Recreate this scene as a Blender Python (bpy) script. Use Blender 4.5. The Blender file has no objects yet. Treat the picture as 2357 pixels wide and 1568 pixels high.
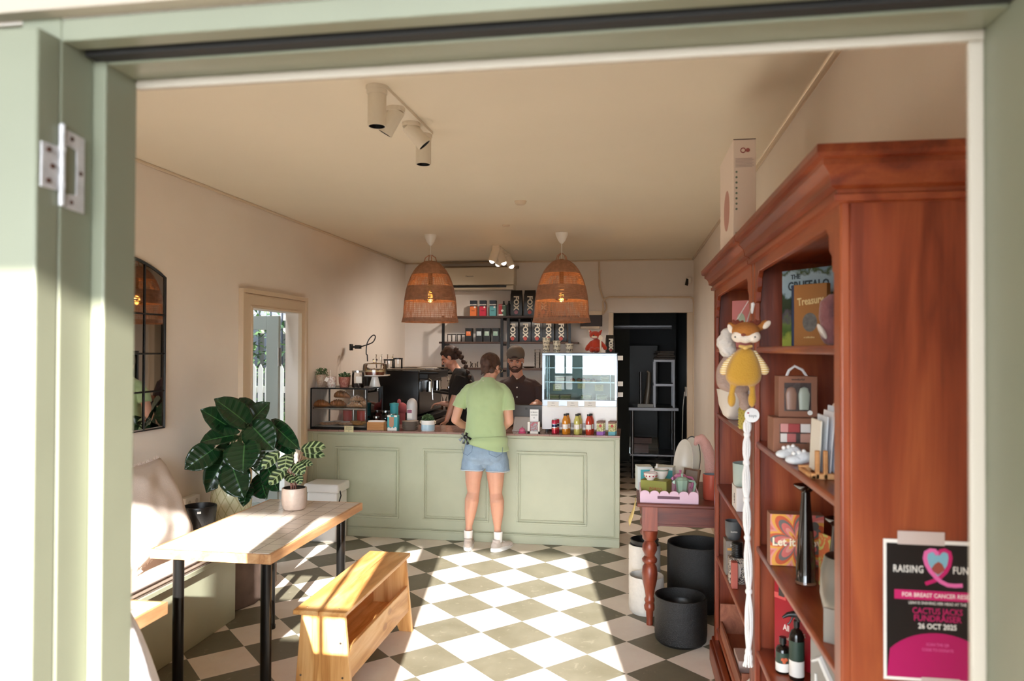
import bpy, math, random
from mathutils import Vector, Matrix, Euler, noise
PI = math.pi
random.seed(7)
C = bpy.context.scene.collection
S = bpy.context.scene

# ---------------------------------------------------------------- camera
F, CZ = 1689.7, 1.671957
YAW, PITCH, ROLL = -.159011158, .0124823836, .00345465
_f = Vector((math.sin(YAW)*math.cos(PITCH), math.cos(YAW)*math.cos(PITCH), math.sin(PITCH)))
_r = Vector((math.cos(YAW), -math.sin(YAW), 0))
_u = _r.cross(_f)
RR = math.cos(ROLL)*_r + math.sin(ROLL)*_u
UU = -math.sin(ROLL)*_r + math.cos(ROLL)*_u
CP = Vector((0, 0, CZ))
cam = bpy.data.objects.new('camera', bpy.data.cameras.new('camera')); C.objects.link(cam)
m = Matrix((( RR.x, UU.x, -_f.x, 0), (RR.y, UU.y, -_f.y, 0), (RR.z, UU.z, -_f.z, CZ), (0, 0, 0, 1)))
cam.matrix_world = m
cam.data.sensor_width = 36; cam.data.lens = F/2357*36; cam.data.clip_start = .05; cam.data.clip_end = 300
cam.data.dof.use_dof = True; cam.data.dof.focus_distance = 6.3; cam.data.dof.aperture_fstop = 3.6
S.camera = cam

def at(px, py, **k):
    """where a sight line meets a plane of the room (x=, y= or z=), metres"""
    d = _f + RR*((px-1178.5)/F) - UU*((py-784)/F)
    a, v = list(k.items())[0]; i = 'xyz'.index(a)
    return CP + d*((v-CP[i])/d[i])

# ---------------------------------------------------------------- light
S.view_settings.view_transform = 'Standard'; S.view_settings.look = 'None'
S.view_settings.gamma = 1; S.view_settings.use_curve_mapping = False
S.view_settings.exposure = 3.2
S.cycles.max_bounces = 14; S.cycles.diffuse_bounces = 10; S.cycles.transparent_max_bounces = 24
S.cycles.glossy_bounces = 4; S.cycles.caustics_reflective = False; S.cycles.caustics_refractive = False
S.cycles.sample_clamp_indirect = 6
w = bpy.data.worlds.new('sky'); S.world = w; w.use_nodes = True
bg = w.node_tree.nodes['Background']; bg.inputs[0].default_value = (.84, .92, 1, 1); bg.inputs[1].default_value = 1.0
SD = Vector((-.148, .935, -.324)).normalized()
# hazy bright sky around the low sun
_n = w.node_tree.nodes; _l = w.node_tree.links
_tc = _n.new('ShaderNodeTexCoord'); _dp = _n.new('ShaderNodeVectorMath'); _dp.operation = 'DOT_PRODUCT'; _dp.inputs[1].default_value = tuple(-SD); _l.new(_tc.outputs['Generated'], _dp.inputs[0])
_mx = _n.new('ShaderNodeMath'); _mx.operation = 'MAXIMUM'; _mx.inputs[1].default_value = 0; _l.new(_dp.outputs['Value'], _mx.inputs[0])
_pw = _n.new('ShaderNodeMath'); _pw.operation = 'POWER'; _pw.inputs[1].default_value = 6; _l.new(_mx.outputs[0], _pw.inputs[0])
_ma = _n.new('ShaderNodeMath'); _ma.operation = 'MULTIPLY_ADD'; _ma.inputs[1].default_value = 2.2; _ma.inputs[2].default_value = .75; _l.new(_pw.outputs[0], _ma.inputs[0]); _l.new(_ma.outputs[0], bg.inputs[1])
sun = bpy.data.objects.new('sun', bpy.data.lights.new('sun', 'SUN')); C.objects.link(sun)
sun.rotation_euler = SD.to_track_quat('-Z', 'Y').to_euler(); sun.location = (2, -8, 6)
sun.data.energy = 3.7; sun.data.angle = math.radians(.53); sun.data.color = (1, .96, .91)

# ---------------------------------------------------------------- materials
def lin(h):
    if isinstance(h, (tuple, list)): return (*h[:3], 1)
    c = [int(h[i:i+2], 16)/255 for i in (0, 2, 4)]
    return (*[x/12.92 if x <= .04045 else ((x+.055)/1.055)**2.4 for x in c], 1)
_mats = {}
def mat(name, col, rough=.5, metal=0., bump=0., bs=60., var=0., vs=6., spec=.5, emit=0., sheen=0., stretch=None, sub=0., coat=0.):
    if name in _mats: return _mats[name]
    M = bpy.data.materials.new(name); M.use_nodes = True; nt = M.node_tree; N = nt.nodes; L = nt.links
    b = N['Principled BSDF']; _mats[name] = M
    b.inputs['Base Color'].default_value = lin(col); b.inputs['Roughness'].default_value = rough
    b.inputs['Metallic'].default_value = metal; b.inputs['Specular IOR Level'].default_value = spec
    b.inputs['Coat Weight'].default_value = coat
    if sheen: b.inputs['Sheen Weight'].default_value = sheen
    if sub: b.inputs['Subsurface Weight'].default_value = sub; b.inputs['Subsurface Radius'].default_value = (.01, .004, .002); b.inputs['Subsurface Scale'].default_value = 1
    if emit: b.inputs['Emission Color'].default_value = lin(col); b.inputs['Emission Strength'].default_value = emit
    if bump or var:
        tc = N.new('ShaderNodeTexCoord'); src = tc.outputs['Object']
        if stretch:
            mp = N.new('ShaderNodeMapping'); mp.inputs['Scale'].default_value = stretch; L.new(src, mp.inputs[0]); src = mp.outputs[0]
    if var:
        n = N.new('ShaderNodeTexNoise'); n.inputs['Scale'].default_value = vs; n.inputs['Detail'].default_value = 6
        L.new(src, n.inputs['Vector'])
        mx = N.new('ShaderNodeMix'); mx.data_type = 'RGBA'
        c = lin(col); mx.inputs[6].default_value = (*[x*(1-var) for x in c[:3]], 1); mx.inputs[7].default_value = (*[min(1, x*(1+var)) for x in c[:3]], 1)
        rp = N.new('ShaderNodeMapRange'); rp.inputs[1].default_value = .3; rp.inputs[2].default_value = .7
        L.new(n.outputs['Fac'], rp.inputs[0]); L.new(rp.outputs[0], mx.inputs[0]); L.new(mx.outputs[2], b.inputs['Base Color'])
    if bump:
        n2 = N.new('ShaderNodeTexNoise'); n2.inputs['Scale'].default_value = bs; n2.inputs['Detail'].default_value = 4
        L.new(src, n2.inputs['Vector']); bp = N.new('ShaderNodeBump'); bp.inputs['Strength'].default_value = bump; bp.inputs['Distance'].default_value = .004
        L.new(n2.outputs['Fac'], bp.inputs['Height']); L.new(bp.outputs[0], b.inputs['Normal'])
    return M

def wood(name, dark, mid, light, axis='Z', rough=.35, sc=1., knots=.5, knotc='2a1008', coat=0.):
    """long-grained timber: stretched noise bands, fine fibres and dark knots, grain running along axis"""
    M = bpy.data.materials.new(name); M.use_nodes = True; nt = M.node_tree; N = nt.nodes; L = nt.links; b = N['Principled BSDF']
    tc = N.new('ShaderNodeTexCoord'); mp = N.new('ShaderNodeMapping'); L.new(tc.outputs['Object'], mp.inputs[0])
    s = {'X': (.13, 1, 1), 'Y': (1, .13, 1), 'Z': (1, 1, .13)}[axis]
    mp.inputs['Scale'].default_value = tuple(x*10*sc for x in s)
    n = N.new('ShaderNodeTexNoise'); n.inputs['Scale'].default_value = 1; n.inputs['Detail'].default_value = 5; n.inputs['Distortion'].default_value = .8
    L.new(mp.outputs[0], n.inputs['Vector'])
    mu = N.new('ShaderNodeMath'); mu.operation = 'MULTIPLY'; mu.inputs[1].default_value = 5; L.new(n.outputs['Fac'], mu.inputs[0])
    fr = N.new('ShaderNodeMath'); fr.operation = 'PINGPONG'; fr.inputs[1].default_value = 1; L.new(mu.outputs[0], fr.inputs[0])
    mp2 = N.new('ShaderNodeMapping'); L.new(tc.outputs['Object'], mp2.inputs[0]); mp2.inputs['Scale'].default_value = tuple((x if x == 1 else .05)*160*sc for x in s)
    n2 = N.new('ShaderNodeTexNoise'); n2.inputs['Scale'].default_value = 1; L.new(mp2.outputs[0], n2.inputs['Vector'])
    av = N.new('ShaderNodeMix'); av.inputs[0].default_value = .35; L.new(fr.outputs[0], av.inputs[2]); L.new(n2.outputs['Fac'], av.inputs[3])
    cr = N.new('ShaderNodeValToRGB'); cr.color_ramp.elements[0].color = lin(dark); cr.color_ramp.elements[1].color = lin(light)
    cr.color_ramp.elements[0].position = .1; cr.color_ramp.elements[1].position = .95
    e = cr.color_ramp.elements.new(.5); e.color = lin(mid); L.new(av.outputs[0], cr.inputs[0])
    mp3 = N.new('ShaderNodeMapping'); L.new(tc.outputs['Object'], mp3.inputs[0]); mp3.inputs['Scale'].default_value = tuple((1 if x == 1 else .55)*4.2*sc for x in s)
    vo = N.new('ShaderNodeTexVoronoi'); vo.inputs['Scale'].default_value = 1; L.new(mp3.outputs[0], vo.inputs['Vector'])
    mr = N.new('ShaderNodeMapRange'); mr.inputs[1].default_value = .07; mr.inputs[2].default_value = .11; mr.inputs[3].default_value = knots; mr.inputs[4].default_value = 0
    L.new(vo.outputs['Distance'], mr.inputs[0])
    mx = N.new('ShaderNodeMix'); mx.data_type = 'RGBA'; L.new(mr.outputs[0], mx.inputs[0]); L.new(cr.outputs[0], mx.inputs[6]); mx.inputs[7].default_value = lin(knotc)
    L.new(mx.outputs[2], b.inputs['Base Color']); b.inputs['Roughness'].default_value = rough; b.inputs['Coat Weight'].default_value = coat
    bp = N.new('ShaderNodeBump'); bp.inputs['Strength'].default_value = .12; bp.inputs['Distance'].default_value = .003
    L.new(n2.outputs['Fac'], bp.inputs['Height']); L.new(bp.outputs[0], b.inputs['Normal'])
    return M

def thin_glass(name, tint='ffffff', refl=1., rough=.0):
    M = bpy.data.materials.new(name); M.use_nodes = True; nt = M.node_tree; N = nt.nodes; L = nt.links
    N.remove(N['Principled BSDF']); out = N['Material Output']
    t = N.new('ShaderNodeBsdfTransparent'); t.inputs[0].default_value = lin(tint)
    g = N.new('ShaderNodeBsdfGlossy'); g.inputs['Roughness'].default_value = rough; g.inputs[0].default_value = (refl, refl, refl, 1)
    lw = N.new('ShaderNodeFresnel'); lw.inputs[0].default_value = 1.5
    mx = N.new('ShaderNodeMixShader'); L.new(lw.outputs[0], mx.inputs[0]); L.new(t.outputs[0], mx.inputs[1]); L.new(g.outputs[0], mx.inputs[2])
    L.new(mx.outputs[0], out.inputs[0]); return M

# ---------------------------------------------------------------- mesh builder
def rotm(rx=0, ry=0, rz=0, loc=(0, 0, 0)):
    return Matrix.Translation(loc) @ Euler((rx, ry, rz)).to_matrix().to_4x4()
class G:
    def __init__(s): s.v = []; s.f = []; s.m = []; s.uv = {}
    def add(s, vs, fs, mi=0, M=None):
        o = len(s.v)
        s.v += [tuple(M @ Vector(v)) if M else tuple(v) for v in vs]
        s.f += [tuple(i+o for i in f) for f in fs]; s.m += [mi]*len(fs); return s
    def box(s, x0, x1, y0, y1, z0, z1, mi=0, M=None):
        vs = [(x, y, z) for z in (z0, z1) for y in (y0, y1) for x in (x0, x1)]
        return s.add(vs, [(0, 2, 3, 1), (4, 5, 7, 6), (0, 1, 5, 4), (2, 6, 7, 3), (0, 4, 6, 2), (1, 3, 7, 5)], mi, M)
    def cbox(s, c, d, mi=0, rz=0, rx=0, ry=0):
        return s.box(-d[0]/2, d[0]/2, -d[1]/2, d[1]/2, -d[2]/2, d[2]/2, mi, rotm(rx, ry, rz, c))
    def lathe(s, prof, c=(0, 0, 0), n=32, mi=0, M=None, sx=1, sy=1, fn=None):
        vs = []; fs = []; rows = []
        for r, z in prof:
            if abs(r) < 1e-6: rows.append([len(vs)]); vs.append((c[0], c[1], c[2]+z))
            else:
                rows.append(list(range(len(vs), len(vs)+n)))
                for k in range(n):
                    a = 2*PI*k/n; q = r*(fn(a, z) if fn else 1); vs.append((c[0]+sx*q*math.cos(a), c[1]+sy*q*math.sin(a), c[2]+z))
        for A, B in zip(rows, rows[1:]):
            for k in range(n):
                k2 = (k+1) % n
                if len(A) == 1 and len(B) == 1: continue
                if len(A) == 1: fs.append((A[0], B[k2], B[k]))
                elif len(B) == 1: fs.append((A[k], A[k2], B[0]))
                else: fs.append((A[k], A[k2], B[k2], B[k]))
        return s.add(vs, fs, mi, M)
    def cyl(s, p0, p1, r0, r1=None, n=16, mi=0): return s.tube([p0, p1], [r0, r0 if r1 is None else r1], n, mi)
    def tube(s, pts, r, n=8, mi=0, cap=True, closed=False):
        pts = [Vector(p) for p in pts]; k = len(pts); rs = r if isinstance(r, (list, tuple)) else [r]*k
        vs = []; fs = []; up = None
        for i, p in enumerate(pts):
            a = pts[(i-1) % k] if closed else pts[max(0, i-1)]; b = pts[(i+1) % k] if closed else pts[min(k-1, i+1)]
            t = (b-a); t = t.normalized() if t.length > 1e-9 else Vector((0, 0, 1))
            if up is None: up = Vector((0, 0, 1)) if abs(t.z) < .9 else Vector((1, 0, 0))
            u = (up - t*up.dot(t))
            if u.length < 1e-6: u = t.orthogonal()
            u.normalize(); w_ = t.cross(u); up = u
            for j in range(n):
                q = 2*PI*j/n; vs.append(p + (u*math.cos(q)+w_*math.sin(q))*rs[i])
        m_ = k if closed else k-1
        for i in range(m_):
            i2 = (i+1) % k
            for j in range(n):
                j2 = (j+1) % n; fs.append((i*n+j, i2*n+j, i2*n+j2, i*n+j2))
        if cap and not closed: fs.append(tuple(range(n))); fs.append(tuple(range((k-1)*n, k*n))[::-1])
        fs = [f[::-1] for f in fs]
        return s.add(vs, fs, mi)
    def sph(s, c, r, mi=0, n=20, M=None, k=None):
        r = (r, r, r) if not isinstance(r, (tuple, list)) else r; k = k or n//2
        prof = [(math.sin(PI*i/k), -math.cos(PI*i/k)) for i in range(k+1)]
        MM = Matrix.Translation(c) @ (M or Matrix()) @ Matrix.Diagonal((*r, 1))
        return s.lathe([(0 if i in (0, k) else p[0], p[1]) for i, p in enumerate(prof)], n=n, mi=mi, M=MM)
    def poly(s, pts, d, mi=0, M=None):
        """closed outline (x,z) in the x-z plane pushed along +y by d"""
        n = len(pts); vs = [(p[0], 0, p[1]) for p in pts]+[(p[0], d, p[1]) for p in pts]
        fs = [tuple(range(n)), tuple(range(n, 2*n))[::-1]]+[(i, i+n, (i+1) % n+n, (i+1) % n) for i in range(n)]
        return s.add(vs, fs, mi, M)
    def build(s, name, mats, parent=None, bev=0, sub=0, ang=38, org=None, smooth=True, seg=2, flat=False):
        me = bpy.data.meshes.new(name)
        if parent is not None: base = Vector(parent.get('_o', (0, 0, 0)))
        elif org is not None: base = Vector(org)
        elif s.v:
            xs, ys, zs = zip(*s.v); base = Vector(((min(xs)+max(xs))/2, (min(ys)+max(ys))/2, min(zs)))
        me.from_pydata([tuple(Vector(v)-base) for v in s.v], [], s.f)
        mats = mats if isinstance(mats, (list, tuple)) else [mats]
        for q in mats: me.materials.append(q)
        me.polygons.foreach_set('material_index', s.m)
        me.update(); me.validate()
        if smooth and not flat:
            me.polygons.foreach_set('use_smooth', [True]*len(me.polygons)); me.set_sharp_from_angle(angle=math.radians(ang))
        o = bpy.data.objects.new(name, me); C.objects.link(o)
        if parent is not None: o.parent = parent; o['_o'] = tuple(base)
        else: o.location = base; o['_o'] = tuple(base)
        if bev:
            b = o.modifiers.new('bevel', 'BEVEL'); b.width = bev; b.segments = seg; b.limit_method = 'ANGLE'; b.angle_limit = math.radians(40)
        if sub: b = o.modifiers.new('sub', 'SUBSURF'); b.levels = sub; b.render_levels = sub
        return o
def thing(name, label, cat, loc=(0, 0, 0), group=None):
    o = bpy.data.objects.new(name, None); C.objects.link(o); o.location = loc; o.empty_display_size = .1
    o['_o'] = tuple(loc); o['label'] = label; o['category'] = cat
    if group: o['group'] = group
    return o
def tag(o, label, cat, group=None, kind=None):
    o['label'] = label; o['category'] = cat
    if group: o['group'] = group
    if kind: o['kind'] = kind
    return o
def struct(o, label=None, cat=None):
    o['kind'] = 'structure'
    if label: o['label'] = label
    if cat: o['category'] = cat
    return o
def _cp(o, par=None):
    c = o.copy(); C.objects.link(c)
    if par: c.parent = par
    for ch in [q for q in o.children]: _cp(ch, c)
    return c
def dup(root, loc, rz=0, label=None, group=None, sc=None):
    kids = list(root.children)
    r = root.copy(); C.objects.link(r); r.location = loc; r.rotation_euler = (root.rotation_euler[0], root.rotation_euler[1], rz)
    if sc: r.scale = sc if isinstance(sc, tuple) else (sc,)*3
    if label: r['label'] = label
    if group: r['group'] = group
    for ch in kids: _cp(ch, r)
    return r
def text(body, size, matl, parent, M, name='lettering', ext=.0006, bold=0., sx=1., align='CENTER', space=1.):
    """flat lettering; M places it: text x to the right, y up, facing +z of M"""
    cu = bpy.data.curves.new(name, 'FONT'); cu.body = body; cu.size = size; cu.extrude = ext; cu.align_x = align; cu.align_y = 'CENTER'
    cu.offset = bold; cu.space_character = space; cu.resolution_u = 2
    t = bpy.data.objects.new(name, cu); C.objects.link(t)
    me = bpy.data.meshes.new_from_object(t); bpy.data.objects.remove(t); bpy.data.curves.remove(cu)
    base = Vector(parent.get('_o', (0, 0, 0)))
    me.transform(Matrix.Translation(-base) @ M @ Matrix.Diagonal((sx, 1, 1, 1))); me.materials.clear(); me.materials.append(matl)
    o = bpy.data.objects.new(name, me); C.objects.link(o); o.parent = parent; o['_o'] = tuple(base); return o
def face_cam(x, y, z, rz=0, tilt=0):   # writing on a vertical face that looks towards -y (rz turns it)
    return Matrix.Translation((x, y, z)) @ Euler((0, 0, rz)).to_matrix().to_4x4() @ Euler((PI/2+tilt, 0, 0)).to_matrix().to_4x4()
def blob(name, prims, matl, parent, vox=.007, sm=3, mats=None):
    """one continuous skin grown over overlapping limbs and lumps"""
    g = G()
    for p in prims:
        if p[0] == 's': g.sph(p[1], p[2], n=20, M=p[3] if len(p) > 3 else None)
        elif p[0] == 'c':
            pts = [Vector(q) for q in p[1]]; rs = p[2]
            g.tube(pts, rs, 16)
            for q, r in ((pts[0], rs[0]), (pts[-1], rs[-1])): g.sph(q, r*.99, n=16)
            for q, r in zip(pts[1:-1], rs[1:-1]): g.sph(q, r, n=16)
        elif p[0] == 'b': g.cbox(p[1], p[2], rz=p[3] if len(p) > 3 else 0, rx=p[4] if len(p) > 4 else 0)
    o = g.build(name, matl, parent, smooth=False)
    r = o.modifiers.new('skin', 'REMESH'); r.mode = 'VOXEL'; r.voxel_size = vox; r.use_smooth_shade = True
    q = o.modifiers.new('smooth', 'SMOOTH'); q.iterations = sm; q.factor = .5
    return o

# shared materials
m_wall = mat('warm cream wall paint', 'e3d9ce', .75, bump=.15, bs=25, var=.03, vs=2)
m_wallb = mat('warm cream wall paint lightened', 'e6dfd8', .75, bump=.15, bs=25, var=.03, vs=2)  # same wall paint, lightened in colour where too little light reaches
m_ceil = mat('cream ceiling paint', 'e2d8c4', .8, bump=.1, bs=12, var=.02, vs=1.5)
m_trim = mat('cream gloss trim paint', 'd2bfa6', .4, bump=.08, bs=30)
m_sage = mat('sage green satin paint', 'b3b69c', .42, bump=.12, bs=18, var=.04, vs=5)
m_frame = mat('sage green paint darkened', '848672', .38, bump=.1, bs=14, var=.05, vs=4)  # same sage as the counter, darkened in colour to offset strong light
m_pale = mat('pale cream stop paint', 'b9ad9c', .5)
m_dark = mat('black rubber seal', '1c1a18', .7)
m_black = mat('black satin', '101010', .4)
m_blackm = mat('black powder coated steel', '0e0d0d', .35, metal=.3, bump=.05)
m_steel = mat('brushed steel', 'b8b8b8', .25, metal=1, bump=.05, bs=200)
m_chrome = mat('polished chrome', 'd8d8d8', .08, metal=1)
m_white = mat('white plastic', 'e8e6e2', .4)
m_paper = mat('white paper', 'eeeae2', .8)
m_glass = thin_glass('clear glass')
m_concrete = mat('pale concrete', '6f6b64', .85, bump=.4, bs=20, var=.1, vs=3)

# ---------------------------------------------------------------- room shell
XL, XR, YB, H = -2.88, .77, 9.18, 2.79
def checker_mat():
    M = bpy.data.materials.new('checkered vinyl floor'); M.use_nodes = True; nt = M.node_tree; N = nt.nodes; L = nt.links; b = N['Principled BSDF']
    tc = N.new('ShaderNodeTexCoord'); sp = N.new('ShaderNodeSeparateXYZ'); L.new(tc.outputs['Object'], sp.inputs[0])
    def ma(op, a, b_, c=None):
        n = N.new('ShaderNodeMath'); n.operation = op
        for i, q in enumerate((a, b_, c)):
            if q is None: continue
            if isinstance(q, (int, float)): n.inputs[i].default_value = q
            else: L.new(q, n.inputs[i])
        return n.outputs[0]
    X = ma('MULTIPLY_ADD', sp.outputs[0], 1/.3, 2.88077+40*.7071067812*2)
    Y = ma('MULTIPLY_ADD', sp.outputs[1], 1/.3, -14.26703)
    a = ma('MULTIPLY', ma('ADD', X, Y), .7071067812); bb = ma('MULTIPLY', ma('SUBTRACT', X, Y), .7071067812)
    cb = N.new('ShaderNodeCombineXYZ'); L.new(a, cb.inputs[0]); L.new(bb, cb.inputs[1]); cb.inputs[2].default_value = .5
    ch = N.new('ShaderNodeTexChecker'); ch.inputs['Scale'].default_value = 1; L.new(cb.outputs[0], ch.inputs['Vector'])
    n = N.new('ShaderNodeTexNoise'); n.inputs['Scale'].default_value = 5; n.inputs['Detail'].default_value = 8; n.inputs['Roughness'].default_value = .65; L.new(tc.outputs['Object'], n.inputs['Vector'])
    def tone(c0, c1):
        r = N.new('ShaderNodeValToRGB'); r.color_ramp.elements[0].position = .3; r.color_ramp.elements[1].position = .7
        r.color_ramp.elements[0].color = lin(c0); r.color_ramp.elements[1].color = lin(c1); L.new(n.outputs['Fac'], r.inputs[0]); return r.outputs[0]
    A = tone('66614f', '787362'); B = tone('e6dace', 'f0e7dc')
    mx = N.new('ShaderNodeMix'); mx.data_type = 'RGBA'; L.new(ch.outputs['Fac'], mx.inputs[0]); L.new(A, mx.inputs[6]); L.new(B, mx.inputs[7])
    # thin pale scratches and scuffs
    wv = N.new('ShaderNodeTexNoise'); wv.inputs['Scale'].default_value = 9; wv.inputs['Detail'].default_value = 10; wv.inputs['Distortion'].default_value = 3; L.new(tc.outputs['Object'], wv.inputs['Vector'])
    sr = N.new('ShaderNodeMapRange'); sr.inputs[1].default_value = .62; sr.inputs[2].default_value = .8; sr.inputs[4].default_value = .35; L.new(wv.outputs['Fac'], sr.inputs[0])
    m2 = N.new('ShaderNodeMix'); m2.data_type = 'RGBA'; L.new(sr.outputs[0], m2.inputs[0]); L.new(mx.outputs[2], m2.inputs[6]); m2.inputs[7].default_value = lin('c4bca8')
    L.new(m2.outputs[2], b.inputs['Base Color'])
    rr = N.new('ShaderNodeMapRange'); rr.inputs[3].default_value = .38; rr.inputs[4].default_value = .6; L.new(n.outputs['Fac'], rr.inputs[0]); L.new(rr.outputs[0], b.inputs['Roughness'])
    bp = N.new('ShaderNodeBump'); bp.inputs['Strength'].default_value = .06; L.new(n.outputs['Fac'], bp.inputs['Height']); L.new(bp.outputs[0], b.inputs['Normal'])
    return M
struct(G().box(-3.08, .97, .9, 12.2, -.12, 0).build('floor', checker_mat(), org=(0, 0, 0)))
struct(G().box(-3.08, .97, .9, 9.3, H, H+.12).build('ceiling', m_ceil))
DY0, DY1, DZ = 5.24, 6.08, 1.985
g = G(); g.box(-3.0, XL, .9, DY0, 0, H); g.box(-3.0, XL, DY1, 9.3, 0, H); g.box(-3.0, XL, DY0, DY1, DZ, H)
struct(g.build('wall_left', m_wall))
struct(G().box(XR, .97, .9, 12.2, 0, H).build('wall_right', m_wall))
g = G(); g.box(-3.0, -.2, YB, 9.3, 0, H); g.box(-.2, XR, YB, 9.3, 2.135, H)
struct(g.build('wall_back', m_wallb))
# shopfront: wall above, low wall under the side window, pier on the right
g = G(); g.box(-3.0, -2.62, .9, 1.03, 0, H); g.box(-2.62, .97, .9, 1.03, 2.125, H); g.box(-2.62, -.84, .9, 1.03, 0, .98); g.box(.49, .97, .9, 1.03, 0, 2.125)
struct(g.build('wall_front', m_wall))
g = G()
g.box(-2.62, -.84, .905, 1.02, .98, 1.03); g.box(-2.62, -2.56, .905, 1.02, 1.03, 2.06); g.box(-.92, -.84, .905, 1.02, 1.03, 2.06)
g.box(-2.62, -.84, .905, 1.02, 2.06, 2.125); g.box(-1.36, -1.27, .905, 1.02, 1.03, 2.06); g.box(-1.93, -1.86, .905, 1.02, 1.03, 2.06)
struct(g.build('window_1', m_frame, bev=.003))
# door lining the photograph looks through, stepped
g = G()
g.box(-.839, -.756, .96, 1.029, 0, 2.139); g.box(-.839, -.776, .898, .96, 0, 2.139)
struct(g.build('trim_1', m_frame, bev=.0025), None)
g = G(); g.box(-.756, .451, .962, 1.03, 2.087, 2.14); g.box(-.776, .451, .898, .93, 2.096, 2.128)
struct(g.build('trim_2', m_frame, bev=.002))
struct(G().box(-.776, .451, .93, .962, 2.1, 2.14).box(-.772, .451, .938, .962, 2.091, 2.101).build('trim_3', m_dark))
g = G(); g.box(-.756, .451, 1.024, 1.034, 2.073, 2.0872); g.box(.432, .451, 1.026, 1.034, 0, 2.073)
struct(g.build('trim_4', m_pale, bev=.002))
struct(G().box(.451, .54, .80, 1.03, 0, 2.145).build('trim_5', m_frame, bev=.002))
zs6 = 2.129; ys6 = at(0, 30, z=zs6).y
struct(G().box(-3.2, 1.2, ys6, .9, zs6, 3.0).build('trim_6', m_pale, bev=.002))
# ceiling cove strips
g = G()
for a in ((XL, XL+.022, 1.03, YB, H-.018, H), (XR-.022, XR, 1.03, YB, H-.018, H), (XL, XR, YB-.022, YB, H-.018, H)): g.box(*a)
struct(g.build('trim_7', m_trim, bev=.006))
g = G(); g.box(XL, XL+.015, 1.03, DY0-.2, 0, .12); g.box(XR-.015, XR, 1.03, YB, 0, .12)
struct(g.build('baseboard_side', m_trim, bev=.004))
# awning over the pavement and ground outside
m_aw = mat('awning soffit', '8f8b80', .8)
g = G().add([(-8, -3.2, 3.17), (6, -3.2, 3.17), (6, .84, 2.62), (-8, .84, 2.62), (-8, -3.2, 3.24), (6, -3.2, 3.24), (6, .84, 2.70), (-8, .84, 2.70)], [(0, 3, 2, 1), (4, 5, 6, 7), (0, 1, 5, 4), (1, 2, 6, 5), (2, 3, 7, 6), (3, 0, 4, 7)])
struct(g.build('roof_awning', m_aw))
struct(G().box(-40, 40, -40, .9, -.3, -.12).build('ground', m_concrete, org=(0, 0, 0)))
struct(G().box(-40, -3.0, .9, 40, -.3, -.1).box(.97, 40, .9, 40, -.3, -.1).box(-3.0, .97, 12.3, 40, -.3, -.1).build('ground_yard', m_concrete, org=(0, 0, 0)))
struct(G().box(-3.6, -3.4, -2.6, .8, -.12, 2.7).box(1.35, 1.5, -2.6, .8, -.12, 2.7).build('wall_sky_blocker', mat('sky blocker wall', '77736a', .8)))  # side walls added out of view to keep sky light off the frame
struct(G().box(-9, -3.25, .95, 1.05, -.1, 3.1).build('wall_sun_blocker', mat('sun blocker wall', '8a857a', .8)))  # unseen wall added so the fence lies in shade
struct(G().box(-14, 0, 11.2, 11.3, -.1, 5.5).build('wall_dark_backdrop', mat('added dark backdrop', '55564f', .8)))  # dark wall added to block the bright sky behind the fence
# kitchen behind
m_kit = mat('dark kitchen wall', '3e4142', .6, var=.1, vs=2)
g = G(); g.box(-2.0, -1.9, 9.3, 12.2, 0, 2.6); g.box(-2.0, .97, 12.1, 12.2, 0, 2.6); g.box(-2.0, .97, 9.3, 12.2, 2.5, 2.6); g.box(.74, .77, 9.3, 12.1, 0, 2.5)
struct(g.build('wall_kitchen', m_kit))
struct(G().box(-9, -3.25, 1.05, 8.1, 2.9, 3.0).build('roof_light_blocker', mat('light blocker roof', '8a857a', .8)))  # unseen roof added to cut the light on the fence
g = G(); g.box(-.26, -.2, 9.15, 9.18, 0, 2.135); g.box(.69, .77, 9.15, 9.2, 0, 2.135)
struct(g.box(.695, .77, 9.18, 9.3, 0, 2.135).build('trim_8', m_trim, bev=.004))
# ---------------------------------------------------------------- outer folding door leaf and its hinge
g = G(); g.box(-.875, -.777, .858, .898, .05, 2.10); g.box(-1.345, -1.215, .858, .898, .05, 2.10); g.box(-1.215, -.875, .858, .898, 1.99, 2.10)
g.box(-1.215, -.875, .858, .898, .05, .9); g.box(-1.215, -.875, .862, .894, 1.245, 1.285); g.box(-1.06, -1.035, .863, .893, .9, 1.99)
lf = struct(g.build('door_1', m_frame, bev=.003))
m_hinge = mat('worn painted hinge', 'c9c6c6', .45, metal=.2, bump=.5, bs=80, var=.12, vs=60)
m_rust = mat('rusty screw', '5a3a2c', .6, metal=.5)
def frm(x0, x1, y0, y1, z0, z1): return (x0, x1, y0, y1, z0, z1)
g = G()
g.box(-.7775, -.7745, .864, .893, 1.888, 1.949)
g.add([( -.7755, y, z) for y, z in ((.905, 1.867), (.94, 1.864), (.94, 1.972), (.905, 1.976), (.905, 1.955), (.925, 1.952), (.925, 1.888), (.905, 1.886))] +
      [( -.7725, y, z) for y, z in ((.905, 1.867), (.94, 1.864), (.94, 1.972), (.905, 1.976), (.905, 1.955), (.925, 1.952), (.925, 1.888), (.905, 1.886))],
      [tuple(range(8))[::-1], tuple(range(8, 16))]+[(i, (i+1) % 8, (i+1) % 8+8, i+8) for i in range(8)])
h = g.build('hinge', m_hinge, lf, bev=.0008)
g = G().cyl((-.7725, .897, 1.868), (-.7725, .897, 1.978), .0042, n=14)
for a, b in ((1.893, 1.9), (1.943, 1.95)): g.cyl((-.7725, .897, a), (-.7725, .897, b), .0050, n=14)
g.sph((-.7725, .897, 1.978), .0042); g.build('hinge_pin', m_hinge, h)
g = G()
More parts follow.
